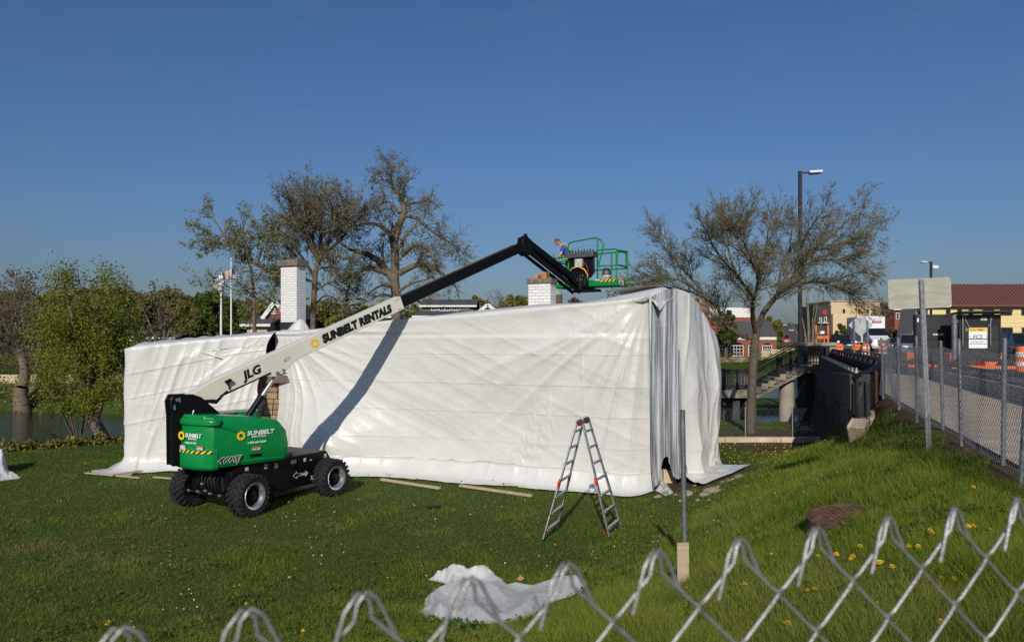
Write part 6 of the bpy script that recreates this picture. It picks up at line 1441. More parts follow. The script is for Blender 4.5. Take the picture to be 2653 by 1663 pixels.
# ---------------------------------------------------------------- buildings
roof_grey = pm('grey_shingle', (.075, .075, .078), .9, var=.25, scale=3, bump=.3, bscale=12)
wall_drab = pm('drab_siding', (.17, .16, .11), .85, var=.15, scale=2, stretch=(.3, .3, 6))
trim_white = pm('white_trim', (.7, .69, .66), .6, var=.05)
brick_red = pm('red_brick', (.26, .085, .05), .9, var=.2, scale=6, bump=.2)
beige = pm('beige_render', (.56, .44, .26), .85, var=.07, scale=1.5)
yellow_wall = pm('yellow_siding', (.74, .60, .29), .8, var=.04, scale=1.5, stretch=(.2, .2, 8))
roof_red = pm('brown_metal_roof', (.145, .062, .05), .5, var=.08, scale=1)
dark_wall = pm('dark_wall', (.05, .042, .038), .85, var=.3, scale=2)
def pz(y, d): return H-(y-HY)/F*d
def pX(px, d): return (px-CX)/F*d
def window(parent, x0, x1, z0, z1, y, frame_m=trim_white, cols=1, rows=1, fr=.08, name='window'):
    mb = MB(); mb.box(((x0+x1)/2, y-.02, (z0+z1)/2), (x1-x0, .06, z1-z0)); w = mb.build(name, glass_dark, parent)
    mb = MB()
    for a, b_, c_, e in ((x0-fr, x1+fr, z0-fr, z0), (x0-fr, x1+fr, z1, z1+fr), (x0-fr, x0, z0, z1), (x1, x1+fr, z0, z1)): mb.box(((a+b_)/2, y-.05, (c_+e)/2), (b_-a, .1, e-c_))
    for k in range(1, cols): x = x0+(x1-x0)*k/cols; mb.box((x, y-.055, (z0+z1)/2), (fr*.6, .05, z1-z0))
    for k in range(1, rows): z = z0+(z1-z0)*k/rows; mb.box(((x0+x1)/2, y-.052, z), (x1-x0, .04, fr*.6))
    mb.build('frame', frame_m, w); return w
def gable_house(name, label, pxl, pxr, yb, ye, yr, d, dep, wall_m, roof_m, trim=True, wins=(), axis='x', over=.4):
    x0, x1 = pX(pxl, d), pX(pxr, d); zb, ze, zr = min(pz(yb, d), gz((x0+x1)/2, d+1)), pz(ye, d), pz(yr, d)
    t = thing(name, label, 'house', ((x0+x1)/2, d, zb)); mb = MB()
    if axis == 'x':
        mb.box(((x0+x1)/2, d+dep/2, (zb+ze)/2), (x1-x0, dep, ze-zb)); w = mb.build('wall', wall_m, t)
        mb = MB(); a = [(x0-over, d-over, ze-.05), (x1+over, d-over, ze-.05), (x1+over, d+dep/2, zr), (x0-over, d+dep/2, zr), (x1+over, d+dep+over, ze-.05), (x0-over, d+dep+over, ze-.05)]
        mb.add(a+[(p[0], p[1], p[2]-.18) for p in a], [(0, 1, 2, 3), (3, 2, 4, 5), (6, 9, 8, 7), (9, 11, 10, 8), (0, 6, 7, 1), (4, 10, 11, 5), (0, 3, 9, 6), (3, 5, 11, 9), (1, 7, 8, 2), (2, 8, 10, 4)]); rf_ = mb.build('roof', roof_m, t)
        if trim: mb = MB(); mb.box(((x0+x1)/2, d-over-.04, ze-.14), (x1-x0+2*over, .06, .2)); mb.build('fascia', trim_white, rf_)
    else:
        xm = (x0+x1)/2; mb.prism([(x0, zb), (x1, zb), (x1, ze), (xm, zr), (x0, ze)], d, d+dep); w = mb.build('wall', wall_m, t)
        mb = MB()
        for s in (-1, 1):
            xe = x0-over if s < 0 else x1+over; k = (zr-ze)/(xm-x0); a = [(xm, d-over, zr+.12), (xe, d-over, ze+.12-k*over), (xe, d+dep, ze+.12-k*over), (xm, d+dep, zr+.12)]
            mb.add(a+[(p[0], p[1], p[2]-.12) for p in a], [(0, 1, 2, 3), (4, 7, 6, 5), (0, 4, 5, 1), (1, 5, 6, 2), (2, 6, 7, 3)])
        rf_ = mb.build('roof', roof_m, t)
        if trim:
            mb = MB()
            for s in (-1, 1): xe = x0-over if s < 0 else x1+over; k = (zr-ze)/(xm-x0); mb.beam((xm, d-over-.05, zr-.02), (xe, d-over-.05, ze-.02-k*over), .08, .32, (0, 0, 1))
            mb.build('fascia', trim_white, rf_)
    for px0, px1, y0, y1, c_, r_ in wins: window(t, pX(px0, d), pX(px1, d), pz(y1, d), pz(y0, d), d, cols=c_, rows=r_)
    return t
gable_house('house', 'long two storey house with grey roof and a row of upper windows beyond the river', 1095, 1226, 880, 790, 771, 78, 7, wall_drab, roof_grey, wins=[(1119, 1134, 794, 803, 3, 2), (1140, 1150, 794, 804, 2, 1), (1155, 1165, 794, 804, 2, 1), (1172, 1188, 794, 803, 3, 2), (1193, 1202, 794, 799, 1, 1), (1207, 1214, 794, 799, 1, 1)])
gable_house('house', 'low grey roofed porch with white eave in front of the long two storey house', 1079, 1212, 880, 817, 803, 72, 5, wall_drab, roof_grey)
gable_house('house', 'grey gabled house with white trim right of the long two storey house', 1230, 1298, 880, 816, 789, 70, 12, pm('grey_siding', (.10, .10, .10), .85, var=.1), roof_grey, axis='y', over=.3)
gable_house('house', 'long low grey roof running behind the short chimney with clay pots', 1290, 1400, 880, 808, 789, 73, 9, wall_drab, roof_grey, trim=False)
gable_house('house', 'low grey house with white eave behind the boom lettering', 897, 1010, 880, 818, 802, 74, 6, wall_drab, roof_grey, wins=[(905, 912, 822, 830, 1, 1), (922, 930, 822, 830, 1, 1)])
gable_house('house', 'red brick gabled house with white trim just left of the tall white chimney', 690, 742, 900, 815, 780, 58, 9, brick_red, roof_grey, axis='y', over=.25, wins=[(705, 712, 800, 812, 2, 2)])
gable_house('house', 'small pale house beneath the red brick gable left of the tall chimney', 640, 692, 900, 838, 815, 56, 6, pm('pale_siding', (.5, .42, .27), .85), roof_grey, wins=[(655, 663, 845, 858, 1, 2)])
gable_house('house', 'small dark roofed house behind the left end of the low wrapped wing', 395, 450, 900, 872, 858, 72, 6, pm('pale_siding', (.5, .42, .27), .85), roof_grey, wins=[(402, 408, 876, 884, 1, 1)])
gable_house('shed', 'little white shed among the trees left of the low wrapped wing', 312, 350, 900, 868, 858, 74, 5, trim_white, roof_grey, wins=[(318, 323, 872, 880, 1, 1)])
gable_house('house', 'distant small white gabled house left of the yellow building', 2292, 2322, 880, 815, 803, 130, 8, pm('grey_siding', (.10, .10, .10), .85), pm('white_roof', (.6, .6, .6), .7), trim=False)
gable_house('house', 'red brick house partly hidden behind the rectangular sign', 2318, 2352, 900, 800, 780, 118, 8, brick_red, roof_grey, trim=True, wins=[(2322, 2328, 812, 826, 1, 2)])
# domed tower
c = at(1444, 764, 160); tw = thing('domed_tower', 'round brown tower with a green copper dome beside the short chimney', 'tower', (c.x, c.y, 0)); mb = MB(); mb.lathe([(1.12, gz(c.x, c.y)), (1.12, c.z)], 20, c=(c.x, c.y, 0)); mb.build('drum', pm('brown_brick', (.15, .085, .06), .9), tw, smooth=40)
mb = MB(); mb.lathe([(1.2, 0), (1.12, .35), (.95, .75), (.65, 1.1), (.25, 1.3), (.0, 1.35)], 20, c=c); mb.build('dome', pm('copper_green', (.2, .32, .27), .7, var=.15), tw, smooth=50)
# mill across the river
d = 112; ml = thing('brick_mill', 'red brick riverside mill with white arched windows behind the spreading tree', 'building', (pX(1900, d), d, 1))
def bblock(name, px0, px1, yb, yt, dep, m, parent, dd=0, yo=0): x0, x1 = pX(px0, d+yo), pX(px1, d+yo); z0, z1 = pz(yb, d+yo), pz(yt, d+yo); mb = MB(); mb.box(((x0+x1)/2, d+yo+dep/2, (z0+z1)/2), (x1-x0, dep, z1-z0)); return mb.build(name, m, parent)
bblock('wall', 1790, 1960, 950, 822, 8, brick_red, ml, yo=3); bblock('chimney', 1812, 1838, 900, 772, 2, pm('pale_brick', (.36, .2, .13), .9), ml, yo=2); bblock('roof_house', 1838, 1948, 822, 797, 6, trim_white, ml, yo=4)
bblock('lower_wall', 1815, 2012, 960, 879, 3, brick_red, ml); bblock('cornice', 1815, 2012, 880, 873, 3.2, trim_white, ml, yo=-.1)
mb = MB(); x0, x1 = pX(1900, d), pX(2012, d); mb.add([(x0, d-.2, pz(872, d)), (x1, d-.2, pz(872, d)), (x1, d+3, pz(832, d+3)), (x0+1, d+3, pz(832, d+3)), (x0, d+3.2, pz(880, d)), (x1, d+3.2, pz(880, d))], [(0, 1, 2, 3), (0, 3, 4), (1, 5, 2)]); mb.build('roof', roof_grey, ml)
for px0, px1 in ((1825, 1842), (1858, 1884), (1893, 1924), (1940, 1962), (1976, 1998)): 
    w = window(ml, pX(px0, d), pX(px1, d), pz(921, d), pz(896, d), d, cols=4, rows=3, fr=.1)
    mb = MB(); xm, rr = pX((px0+px1)/2, d), (pX(px1, d)-pX(px0, d))/2; mb.prism([(xm+rr*math.cos(a), pz(895, d)+rr*.55*math.sin(a)) for a in np.linspace(0, math.pi, 9)], d-.06, d-.02); mb.build('arch', glass_dark, w)
window(ml, pX(1833, d), pX(1846, d), pz(852, d+3), pz(840, d+3), d+3)
mb = MB(); mb.box((pX(1905, 107), 107, -.1), (14, .6, 2.0)); mb.build('terrace_wall', dirty_conc, ml)
rw = thing('river_wall', 'tan concrete retaining wall at the far end of the bridge', 'wall', (pX(2015, 103), 103, 0))
for px0, px1, y0, y1 in ((1972, 1995, 958, 908), (1996, 2030, 958, 905), (2031, 2075, 958, 900)): mb = MB(); a, b_ = pX(px0, 103), pX(px1, 103); mb.box(((a+b_)/2, 103.5, (pz(y0, 103)+pz(y1, 103))/2), (b_-a-.05, 1, pz(y1, 103)-pz(y0, 103))); mb.build('wall_panel', pale_conc, rw)
# river wall on the left with railing
lwl = thing('river_wall', 'pale concrete river wall with iron railing at the far left bank', 'wall', (-40, 67.5, 0)); x = -62
while x < -20: mb = MB(); mb.box((x+1.98, 67.5, -.2), (3.94, .4, .9)); mb.build('wall_panel', beige, lwl); x += 4
mb = MB()
for k in range(150): mb.box((-62+k*.28, 67.5, .7), (.04, .04, .9))
for z in (1.15, .35): mb.box((-41, 67.5, z), (42, .05, .06))
o = mb.build('railing', black_paint, lwl); o['kind'] = 'stuff'
mb = MB(); mb.box((pX(108, 66), 66, .1), (.5, .5, 1.6)); mb.build('gate_pier', beige, lwl)
# beige and dark buildings at the far bridge end
d = 122; bb = thing('beige_building', 'plain beige two storey building beyond the box truck', 'building', (pX(2215, d), d, 2))
bblock('wall', 2152, 2281, 900, 781, 10, beige, bb, yo=0); bblock('parapet', 2150, 2283, 782, 779, 10.3, pm('beige_cap', (.4, .33, .22), .8), bb, yo=-.15); bblock('annex', 2158, 2240, 900, 813, 4, pm('pale_render', (.66, .5, .3), .85), bb, yo=-5)
for px in (2183, 2222, 2244, 2264): window(bb, pX(px, d), pX(px+6, d), pz(812, d), pz(801, d), d, frame_m=beige, cols=1, fr=.15)
d = 96; dk = thing('dark_building', 'narrow dark building with a red sign behind the orange scaffold frame', 'building', (pX(2134, d), d, 2))
bblock('wall', 2116, 2153, 900, 791, 6, dark_wall, dk); x0, x1 = pX(2130, d), pX(2141, d); mb = MB(); mb.box(((x0+x1)/2, d-.08, (pz(803, d)+pz(816, d))/2), (x1-x0, .12, pz(803, d)-pz(816, d))); mb.build('red_sign', pm('sign_red', (.4, .02, .05), .6), dk)
window(dk, pX(2124, d), pX(2127, d), pz(833, d), pz(824, d), d); window(dk, pX(2136, d), pX(2140, d), pz(833, d), pz(823, d), d); mb = MB(); mb.box((pX(2129, d), d-.3, pz(837, d)), (1.4, .5, .1)); mb.build('awning_edge', trim_white, dk)
d = 80; of = thing('orange_frame', 'orange scaffold frame with a white notice in front of the dark building', 'scaffold frame', (pX(2130, d), d, 2.2)); mb = MB()
for px in (2114, 2145): mb.box((pX(px, d), d, (pz(842, d)+2.2)/2), (.16, .16, pz(842, d)-2.2))
for y in (872, 876): mb.box((pX(2130, d), d, pz(y, d)), (1.5, .1, .14))
mb.box((pX(2134, d), d-.1, pz(881, d)), (.12, .12, .8)); mb.build('frame_bars', orange_m, of); mb = MB(); mb.box((pX(2129, d), d-.1, pz(861, d)), (.5, .04, .3)); mb.build('notice', refl_white, of)
blob_tree('evergreen_shrub', 2178, 826, 84, 34, 'round green shrub left of the white box truck', leaf_dark, 2500, .28, 301)
blob_tree('evergreen_shrub', 1880, 800, 108, 60, 'dark tree behind the mill left of the far street', leaf_dark, 2200, .5, 302); blob_tree('leafy_tree', 2000, 815, 125, 60, 'tree at the far bridge end beside the street', leaf_olive, 2200, .5, 303); blob_tree('leafy_tree', 2318, 850, 105, 44, 'low scrubby tree right of the white box truck', leaf_brown, 1500, .4, 304)
blob_tree('evergreen_shrub', 1795, 770, 125, 80, 'dark tree left of the mill chimney', leaf_olive, 2500, .55, 305)
bare_far(2098, 715, 56, 110, 'dark street tree right of the tall lamp post', 330, nl=0, bark=bark_brown, dens=.16)
# yellow building
d = 90; yb = thing('yellow_building', 'long yellow building with a brown standing seam metal roof at the right', 'building', (pX(2530, d), d, 2))
x0, x1 = pX(2404, d), pX(2760, d); z0, ze, zr = 1.8, pz(788, d), pz(737, d+3)
mb = MB(); mb.box(((x0+x1)/2, d+3, (z0+ze)/2), (x1-x0, 6, ze-z0)); wl = mb.build('wall', yellow_wall, yb)
mb = MB(); a = [(x0-1.2, d-.6, ze-.1), (x1+1, d-.6, ze-.1), (x1+1, d+3, zr), (x0-1.2, d+3, zr), (x1+1, d+6.6, ze), (x0-1.2, d+6.6, ze)]; mb.add(a+[(p[0], p[1], p[2]-.3) for p in a], [(0, 1, 2, 3), (3, 2, 4, 5), (6, 9, 8, 7), (9, 11, 10, 8), (0, 6, 7, 1), (4, 10, 11, 5), (0, 3, 9, 6), (3, 5, 11, 9), (1, 7, 8, 2), (2, 8, 10, 4)]); yr = mb.build('roof', roof_red, yb)
first = None; k = 0; x = x0-1.0
while x < x1+.8:
    if first is None: mb = MB(); mb.beam((0, d-.6, ze-.04), (0, d+3, zr+.06), .07, .1); first = o = mb.build('roof_seam', roof_red, yr); base_m = o.matrix_basis.copy(); o.matrix_basis = Matrix.Translation((x, 0, 0)) @ base_m
    else: o = first.copy(); COL.objects.link(o); o.matrix_basis = Matrix.Translation((x, 0, 0)) @ base_m
    x += .46
mb = MB(); mb.box(((x0+x1)/2, d-.66, ze-.22), (x1-x0+2.2, .1, .22)); mb.build('gutter', roof_red, yr)
cc = lambda cx: 2253+cx/5.04; cyy = lambda y: 660+y/5.04
for a, b_, y0, y1, n in ((1000, 1045, 715, 770, 1), (1148, 1195, 715, 770, 1), (1298, 1345, 715, 770, 1), (1478, 1615, 715, 785, 2), (1710, 1848, 715, 785, 2), (1985, 2120, 712, 785, 2), (1718, 1858, 955, 1028, 2), (1990, 2120, 955, 1028, 2), (2260, 2400, 715, 785, 2), (2260, 2400, 955, 1028, 2)): window(yb, pX(cc(a), d), pX(cc(b_), d), pz(cyy(y1), d), pz(cyy(y0), d), d, frame_m=pm('brown_frame', (.10, .07, .05), .6), cols=n, fr=.06)
for z in np.arange(2.4, ze-.4, .55): mb = MB(); mb.box(((x0+x1)/2, d-.012, z), (x1-x0, .03, .03)); mb.build('siding_joint', pm('siding_joint_yellow', (.6, .48, .22), .8), wl)  # thin strips in a slightly deeper yellow across the siding at even heights
mb = MB(); mb.prism([(pX(2338, d), 1.8), (pX(2372, d), 1.8), (pX(2372, d), pz(800, d)), (pX(2357, d), pz(800, d))], d-1.5, d+2); mb.build('buttress', pm('grey_concrete', (.24, .23, .2), .9), yb)
mb = MB(); mb.prism([(pX(2356, d), pz(800, d)), (pX(2376, d), pz(800, d)), (pX(2376, d), pz(834, d)), (pX(2364, d), pz(834, d))], d-1.8, d-1.55); mb.build('side_roof', roof_red, yb)
# ---------------------------------------------------------------- ladder
from mathutils.geometry import delaunay_2d_cdt
ladder_grey = pm('ladder_aluminium', (.40, .41, .42), .42, metal=.65, var=.2, scale=10)
ladder_red = pm('ladder_red', (.62, .025, .015), .45, var=.1)
ladder_dark = pm('ladder_foot', (.02, .02, .02), .7, var=.2)
fl_n, fl_f, fr_n, fr_f = [on_ground(px, py) for px, py in ((1407, 1403), (1440, 1376), (1582, 1396), (1611, 1372))]
apex_c = (fl_n+fl_f+fr_n+fr_f)/4; apex_c.z += 2.06
wv = ((fl_f-fl_n)+(fr_f-fr_n)); wv.z = 0; wv.normalize()
ap_n, ap_f = apex_c-wv*.21, apex_c+wv*.21
sv = ((fr_n+fr_f)-(fl_n+fl_f)); sv.z = 0; sv.normalize()
lad = thing('step_ladder', 'folding aluminium ladder with red locks standing in an A shape on the lawn', 'ladder', apex_c-Vector((0, 0, 2.06)))
for side, (fn, ff) in ((-1, (fl_n, fl_f)), (1, (fr_n, fr_f))):
    for near, (ap, ft) in ((1, (ap_n, fn)), (0, (ap_f, ff))):
        top = ap+sv*side*.055-Vector((0, 0, .02)); d_ = ft-top; L_ = d_.length; u = d_/L_
        mb = MB(); mb.beam(top, top+u*L_*.62, .026, .068, wv); mb.build('inner_rail', ladder_grey, lad, bevel=.004)
        o_ = (-wv if near else wv)*.028
        mb = MB(); mb.beam(top+u*L_*.47+o_, ft+o_-u*.03, .024, .082, wv); r_ = mb.build('outer_rail', ladder_grey, lad, bevel=.004)
        mb = MB(); mb.beam(ft+o_-u*.06, ft+o_+u*.015, .034, .09, wv); mb.build('foot', ladder_dark, r_)
        if near:
            c = top+u*L_*.5+o_; mb = MB(); mb.beam(c-u*.07-wv*.02, c+u*.08-wv*.02, .04, .05, wv); mb.tube(c-wv*.01, c-wv*.07, .025, n=10); mb.build('lock', ladder_red, lad, bevel=.006)
            for f, m_, ln in ((.42, ladder_dark, .05), (.445, ladder_red, .02), (.60, ladder_red, .03), (.73, ladder_red, .07), (.96, ladder_dark, .05), (.985, ladder_red, .03)):
                if side > 0 and f > .5: continue
                c = top+u*L_*f+o_*(1 if f > .47 else 0)-wv*.0145; mb = MB(); mb.beam(c-u*ln, c+u*ln, .002, .05, wv); mb.build('decal', m_, r_)
        else:
            for f, m_, ln in ((.2, ladder_dark, .06), (.31, ladder_dark, .1), (.42, ladder_dark, .05)):
                if side > 0: c = top+u*L_*f-wv*.0145; mb = MB(); mb.beam(c-u*ln, c+u*ln, .002, .05, wv); mb.build('decal', m_, r_)
    tn, tf = ap_n+sv*side*.055, ap_f+sv*side*.055
    for k in range(7):
        f = (.17+.295*k)/2.14; a, b_ = tn.lerp(fn, f), tf.lerp(ff, f); mb = MB(); mb.beam(a, b_, .055, .03, (0, 0, 1)); mb.build('rung', ladder_grey, lad, bevel=.005)
        if f > .5: mb = MB(); mb.tube(a-wv*.03, a-wv*.075, .017, n=8); mb.build('rung_lock', ladder_red, lad)
for ap, m_ in ((ap_n, pm('hinge_maroon', (.12, .02, .025), .5)), (ap_f, ladder_dark)):
    mb = MB(); mb.tube(ap-wv*.025, ap+wv*.025, .062, n=18); mb.tube(ap-wv*.05, ap-wv*.025, .03, n=12); mb.build('hinge', m_, lad, smooth=40)
    mb = MB(); mb.path([ap+sv*.055*math.cos(a)*1.15+Vector((0, 0, .065*math.sin(a))) for a in np.linspace(.0, math.pi, 12)], .014, 8); mb.build('hinge_arc', ladder_grey, lad, smooth=50)
# ---------------------------------------------------------------- loose plastic on the lawn
def loose_sheet(name, label, poly, hfun, step=4.0, seed=0, fade=14):
    R = np.random.default_rng(seed); P_ = []
    for a, b_ in zip(poly, poly[1:]+poly[:1]):
        n = max(1, int(math.hypot(b_[0]-a[0], b_[1]-a[1])/5))
        for k in range(n): t = k/n; P_.append(Vector((a[0]+(b_[0]-a[0])*t, a[1]+(b_[1]-a[1])*t)))
    nb = len(P_); edges = [(i, (i+1) % nb) for i in range(nb)]
    xs_ = [p.x for p in P_]; ys_ = [p.y for p in P_]; B = np.array([(p.x, p.y) for p in P_])
    for x in np.arange(min(xs_), max(xs_), step):
        for y in np.arange(min(ys_), max(ys_), step*.6): P_.append(Vector((x+R.uniform(-1, 1)*step*.08, y+R.uniform(-1, 1)*step*.05)))
    vs_, es_, fs_, *_ = delaunay_2d_cdt(P_, edges, [], 1, 1e-4)
    out = []
    for v in vs_:
        e = np.min(np.hypot(B[:, 0]-v.x, (B[:, 1]-v.y)*1.8)); g = on_ground(v.x, v.y); h = hfun(v.x, v.y)*float(ss(e/fade))+.012
        out.append(tuple(g+Vector((0, 0, h))))
    me = bpy.data.meshes.new(name); me.from_pydata(out, [], [tuple(f) for f in fs_]); bm = bmesh.new(); bm.from_mesh(me); bmesh.ops.recalc_face_normals(bm, faces=bm.faces); bm.to_mesh(me); bm.free()
    me.polygons.foreach_set('use_smooth', [True]*len(me.polygons)); me.set_sharp_from_angle(angle=math.radians(60)); me.materials.append(plastic); o = link_mesh(name, me)
    return tag(o, label, 'plastic sheet')
cz = lambda pts, s, ox, oy: [(ox+x/s, oy+y/s) for x, y in pts]
heap = cz([(235, 400), (330, 350), (560, 350), (700, 370), (760, 400), (860, 400), (960, 390), (1090, 390), (1110, 400), (1140, 430), (1230, 470), (1330, 455), (1550, 475), (1800, 465), (1950, 440), (2190, 420), (2215, 460), (2190, 480), (2205, 520), (2000, 620), (1850, 660), (1650, 760), (1580, 830), (1450, 900), (1200, 940), (900, 960), (560, 950), (270, 920), (110, 790), (190, 750), (200, 640), (320, 520), (470, 470), (420, 440)], 4.824, 1060, 1420)
n2 = lambda x, y: float(noise2(np.array([x]), np.array([y]))[0])
tri = lambda t: abs((t % 1.0)*2-1)
def heap_h(x, y):
    w = n2(x*.012, y*.02)*.6; f = tri(x/200+y/125+w)*.10+tri(x/270-y/80+.3+w)*.07+tri(x/110+y/300+.1)*.018+tri(y/60-x/400+w)*.03
    sp = max(0, 1-math.hypot((x-1240)/46, (y-1503)/17))*.30+max(0, 1-math.hypot((x-1256)/16, (y-1499)/9))*.10
    rid = max(0, 1-abs(y-(1507+(x-1180)*.04))/16)*.10*(1 if x < 1400 else max(0, 1-(x-1400)/80))
    return .008+f*.8+sp+rid
loose_sheet('plastic_sheet', 'crumpled white plastic sheet lying on the lawn in the foreground', heap, heap_h, 3.2, 3, 24)
edge = cz([(-300, 1290), (60, 1290), (120, 1330), (220, 1375), (262, 1400), (230, 1420), (60, 1440), (0, 1452), (-300, 1490)], 4.725, 0, 940)
def edge_h(x, y): return .03+.06*tri(x/40+y/30)+.5*math.exp(-((x+2)/20)**4)*math.exp(-((y-1222)/9)**2)+.05*(1-abs(2*n2(x*.08, y*.11)-1))+(.45 if x < -18 else 0)*math.exp(-((y-1222)/10)**2)
loose_sheet('plastic_sheet', 'bunched white plastic sheet at the left picture edge on the lawn', edge, edge_h, 2.4, 4)
scrap = cz([(0, 0), (40, 20), (100, 75), (170, 165), (150, 185), (90, 200), (40, 170), (-5, 150)], 3.78, 1699, 1232)
loose_sheet('plastic_sheet', 'small torn scrap of white plastic at the foot of the house corner', scrap, lambda x, y: .1*(1-abs(2*n2(x*.15, y*.2)-1)), 2.5, 5)
# ---------------------------------------------------------------- boards on the ground
def board(pts, w, th, label, group=None, m=None, lift_=0.0, name='plank'):
    a, b_ = [on_ground(*p) for p in pts]; a.z += th/2+.03+lift_; b_.z += th/2+.02+lift_; mb = MB(); mb.beam(a, b_, w, th); o = mb.build(name, m or lumber, bevel=.004); return tag(o, label, 'plank')
board(((988, 1247), (1140, 1269)), .10, .05, 'shorter pale wooden plank along the plastic hem, nearer the boom lift')
board(((1192, 1263), (1378, 1289)), .10, .05, 'longer pale wooden plank along the plastic hem ending near the ladder')
board(((222, 1229), (362, 1241)), .07, .03, 'thin pale board lying farthest left at the foot of the low wing')
board(((282, 1224), (330, 1218)), .09, .04, 'short pale board sticking out under the left corner of the plastic')
board(((290, 1238), (366, 1226)), .08, .04, 'pale board crossing the thin one at the left corner of the plastic', lift_=.03)
board(((398, 1240), (452, 1243)), .07, .03, 'short pale board just left of the boom lift wheels')
pl_ = [on_ground(*p) for p in ((709, 1292), (822, 1262), (800, 1252), (704, 1262))]; mb = MB(); mb.add([p+Vector((0, 0, .03)) for p in pl_]+[p+Vector((0, 0, .055)) for p in pl_], [(0, 3, 2, 1), (4, 5, 6, 7), (0, 1, 5, 4), (1, 2, 6, 5), (2, 3, 7, 6), (3, 0, 4, 7)])
tag(mb.build('plywood_sheet', pm('weathered_plywood', (.20, .17, .14), .9, var=.2, scale=3)), 'weathered plywood sheet on the lawn under the boom lift chassis', 'plywood')
for k in range(9):
    g = on_ground(905+k*9, 1213+random.uniform(-3, 3)); rock(905+k*9, 1213, random.uniform(.09, .16), 'tan foundation stone at the foot of the wall right of the boom lift wheel', 'foundation stones by the boom lift', 70+k, .8, stone_m)
fl2 = on_ground(1122, 1318); mb = MB(); mb.box(fl2+Vector((0, 0, .06)), (.3, .12, .03), Matrix.Rotation(.3, 3, 'Z')); tag(mb.build('black_rag', rubber, bevel=.01), 'small black scrap lying on the lawn between lift and ladder', 'scrap')
# ---------------------------------------------------------------- foreground chain link fence
ff = thing('chain_link_fence', 'close foreground galvanised chain link fence top with hooked wire ends', 'fence', (0, .5, H-1.4))
fo = Vector((-.2357, .4299, H-.1769-.008)); fd = Vector((.06865, .0208, .0031)); wd_ = fd.length; fdu = fd/wd_; fnn = Vector((.29, -.957, 0)); RW = .00145
wire_m = pm('fence_wire', (.42, .42, .42), .42, metal=.65, var=.3, scale=140, bump=.12, bscale=500, col2=(.33, .31, .29), thr=(.35, .65), detail=5)
def wire(n, kind):
    s0 = n*wd_; sg = -1 if kind == 'a' else 1; pts = []
    def q(s, z, o): pts.append(fo+fdu*s+Vector((0, 0, z))+fnn*o)
    fr, bk_ = RW*1.15, -RW*1.15
    if kind == 'a':
        for s, z, o in ((.34, -.026, bk_*2.3), (.25, -.012, bk_*2.3), (.13, .006, bk_*1.9), (.03, .012, bk_*.2), (-.05, .006, fr*1.4)): q(s0+s*wd_, z, o)
    else:
        for s, z, o in ((-.30, -.030, fr*3.4), (-.24, -.015, fr*3.3), (-.17, .002, fr*2.8), (-.05, .0125, fr*1.2), (.06, .006, bk_*1.4)): q(s0+s*wd_, z, o)
    front = kind == 'a'        # the a wire leaves the peak down to the left in front
    for j in range(1, 13):
        se = s0+(sg*.5*wd_ if j % 2 else 0); sp_ = s0+(0 if j % 2 else sg*.5*wd_); ze = -j*wd_/2; zp = -(j-1)*wd_/2; o = fr if front else bk_
        for t in (.16, .5, .84): q(sp_+(se-sp_)*t, zp+(ze-zp)*t, o)
        ov = (1 if se > sp_ else -1)*RW*.9
        q(se+ov, ze, 0); front = not front
    mb = MB(); mb.path(pts, RW, 8); return mb.build('wire', wire_m, ff, smooth=80)
for n in range(-3, 15): wire(n, 'a'); wire(n, 'b')
# ---------------------------------------------------------------- grass, weeds, flowers
def grass_mat():
    m = bpy.data.materials.new('grass_blades'); m.use_nodes = True; nt = m.node_tree; L = nt.links.new; b = nt.nodes['Principled BSDF']; b.inputs['Roughness'].default_value = .55; b.inputs['Specular IOR Level'].default_value = .15
    at_ = nd(nt, 'ShaderNodeAttribute', attribute_name='dry'); g = nd(nt, 'ShaderNodeNewGeometry'); tc = nd(nt, 'ShaderNodeTexCoord')
    n1 = nd(nt, 'ShaderNodeTexNoise', Scale=1.1, Detail=6.0); L(tc.outputs['Object'], n1.inputs['Vector'])
    r = nd(nt, 'ShaderNodeValToRGB'); e = r.color_ramp.elements; e[0].position = .36; e[0].color = (.075, .135, .010, 1); e[1].position = .64; e[1].color = (.24, .29, .03, 1)
    ad = nd(nt, 'ShaderNodeMix', data_type='FLOAT'); ad.inputs[0].default_value = .45; L(n1.outputs[0], ad.inputs[2]); L(g.outputs['Random Per Island'], ad.inputs[3]); L(ad.outputs[0], r.inputs[0])
    mx = nd(nt, 'ShaderNodeMix', data_type='RGBA'); mx.inputs[7].default_value = (.34, .24, .11, 1); L(at_.outputs['Fac'], mx.inputs[0]); L(r.outputs[0], mx.inputs[6]); L(mx.outputs[2], b.inputs['Base Color'])
    tr = nd(nt, 'ShaderNodeBsdfTranslucent'); L(mx.outputs[2], tr.inputs[0]); ms = nd(nt, 'ShaderNodeMixShader'); ms.inputs[0].default_value = .3; L(b.outputs[0], ms.inputs[1]); L(tr.outputs[0], ms.inputs[2]); L(ms.outputs[0], nt.nodes['Material Output'].inputs[0]); return m
def dry_mask(X, Y):
    px = CX+X/Y*F; py = HY+(H-ground_z(X, Y))/Y*F
    c = on_ground(415, 1402); a = 1-((X-c.x)/3.1)**2-((Y-c.y+.22*(X-c.x)*-1)/1.6)**2
    c2 = on_ground(700, 1370); a2 = 1-((X-c2.x)/1.8)**2-((Y-c2.y)/.8)**2
    c3 = on_ground(560, 1590); a3 = .7-((X-c3.x)/.8)**2-((Y-c3.y)/.3)**2
    nz = fbm(X*2.3, Y*2.3, 4)-.45; patch = ss((fbm(X*.7+3, Y*.7+11, 4)-.5)*7)*.22
    return np.maximum(patch, np.clip(np.maximum(np.maximum(a, a2*.8), a3)*1.3+nz*2.2, 0, 1))
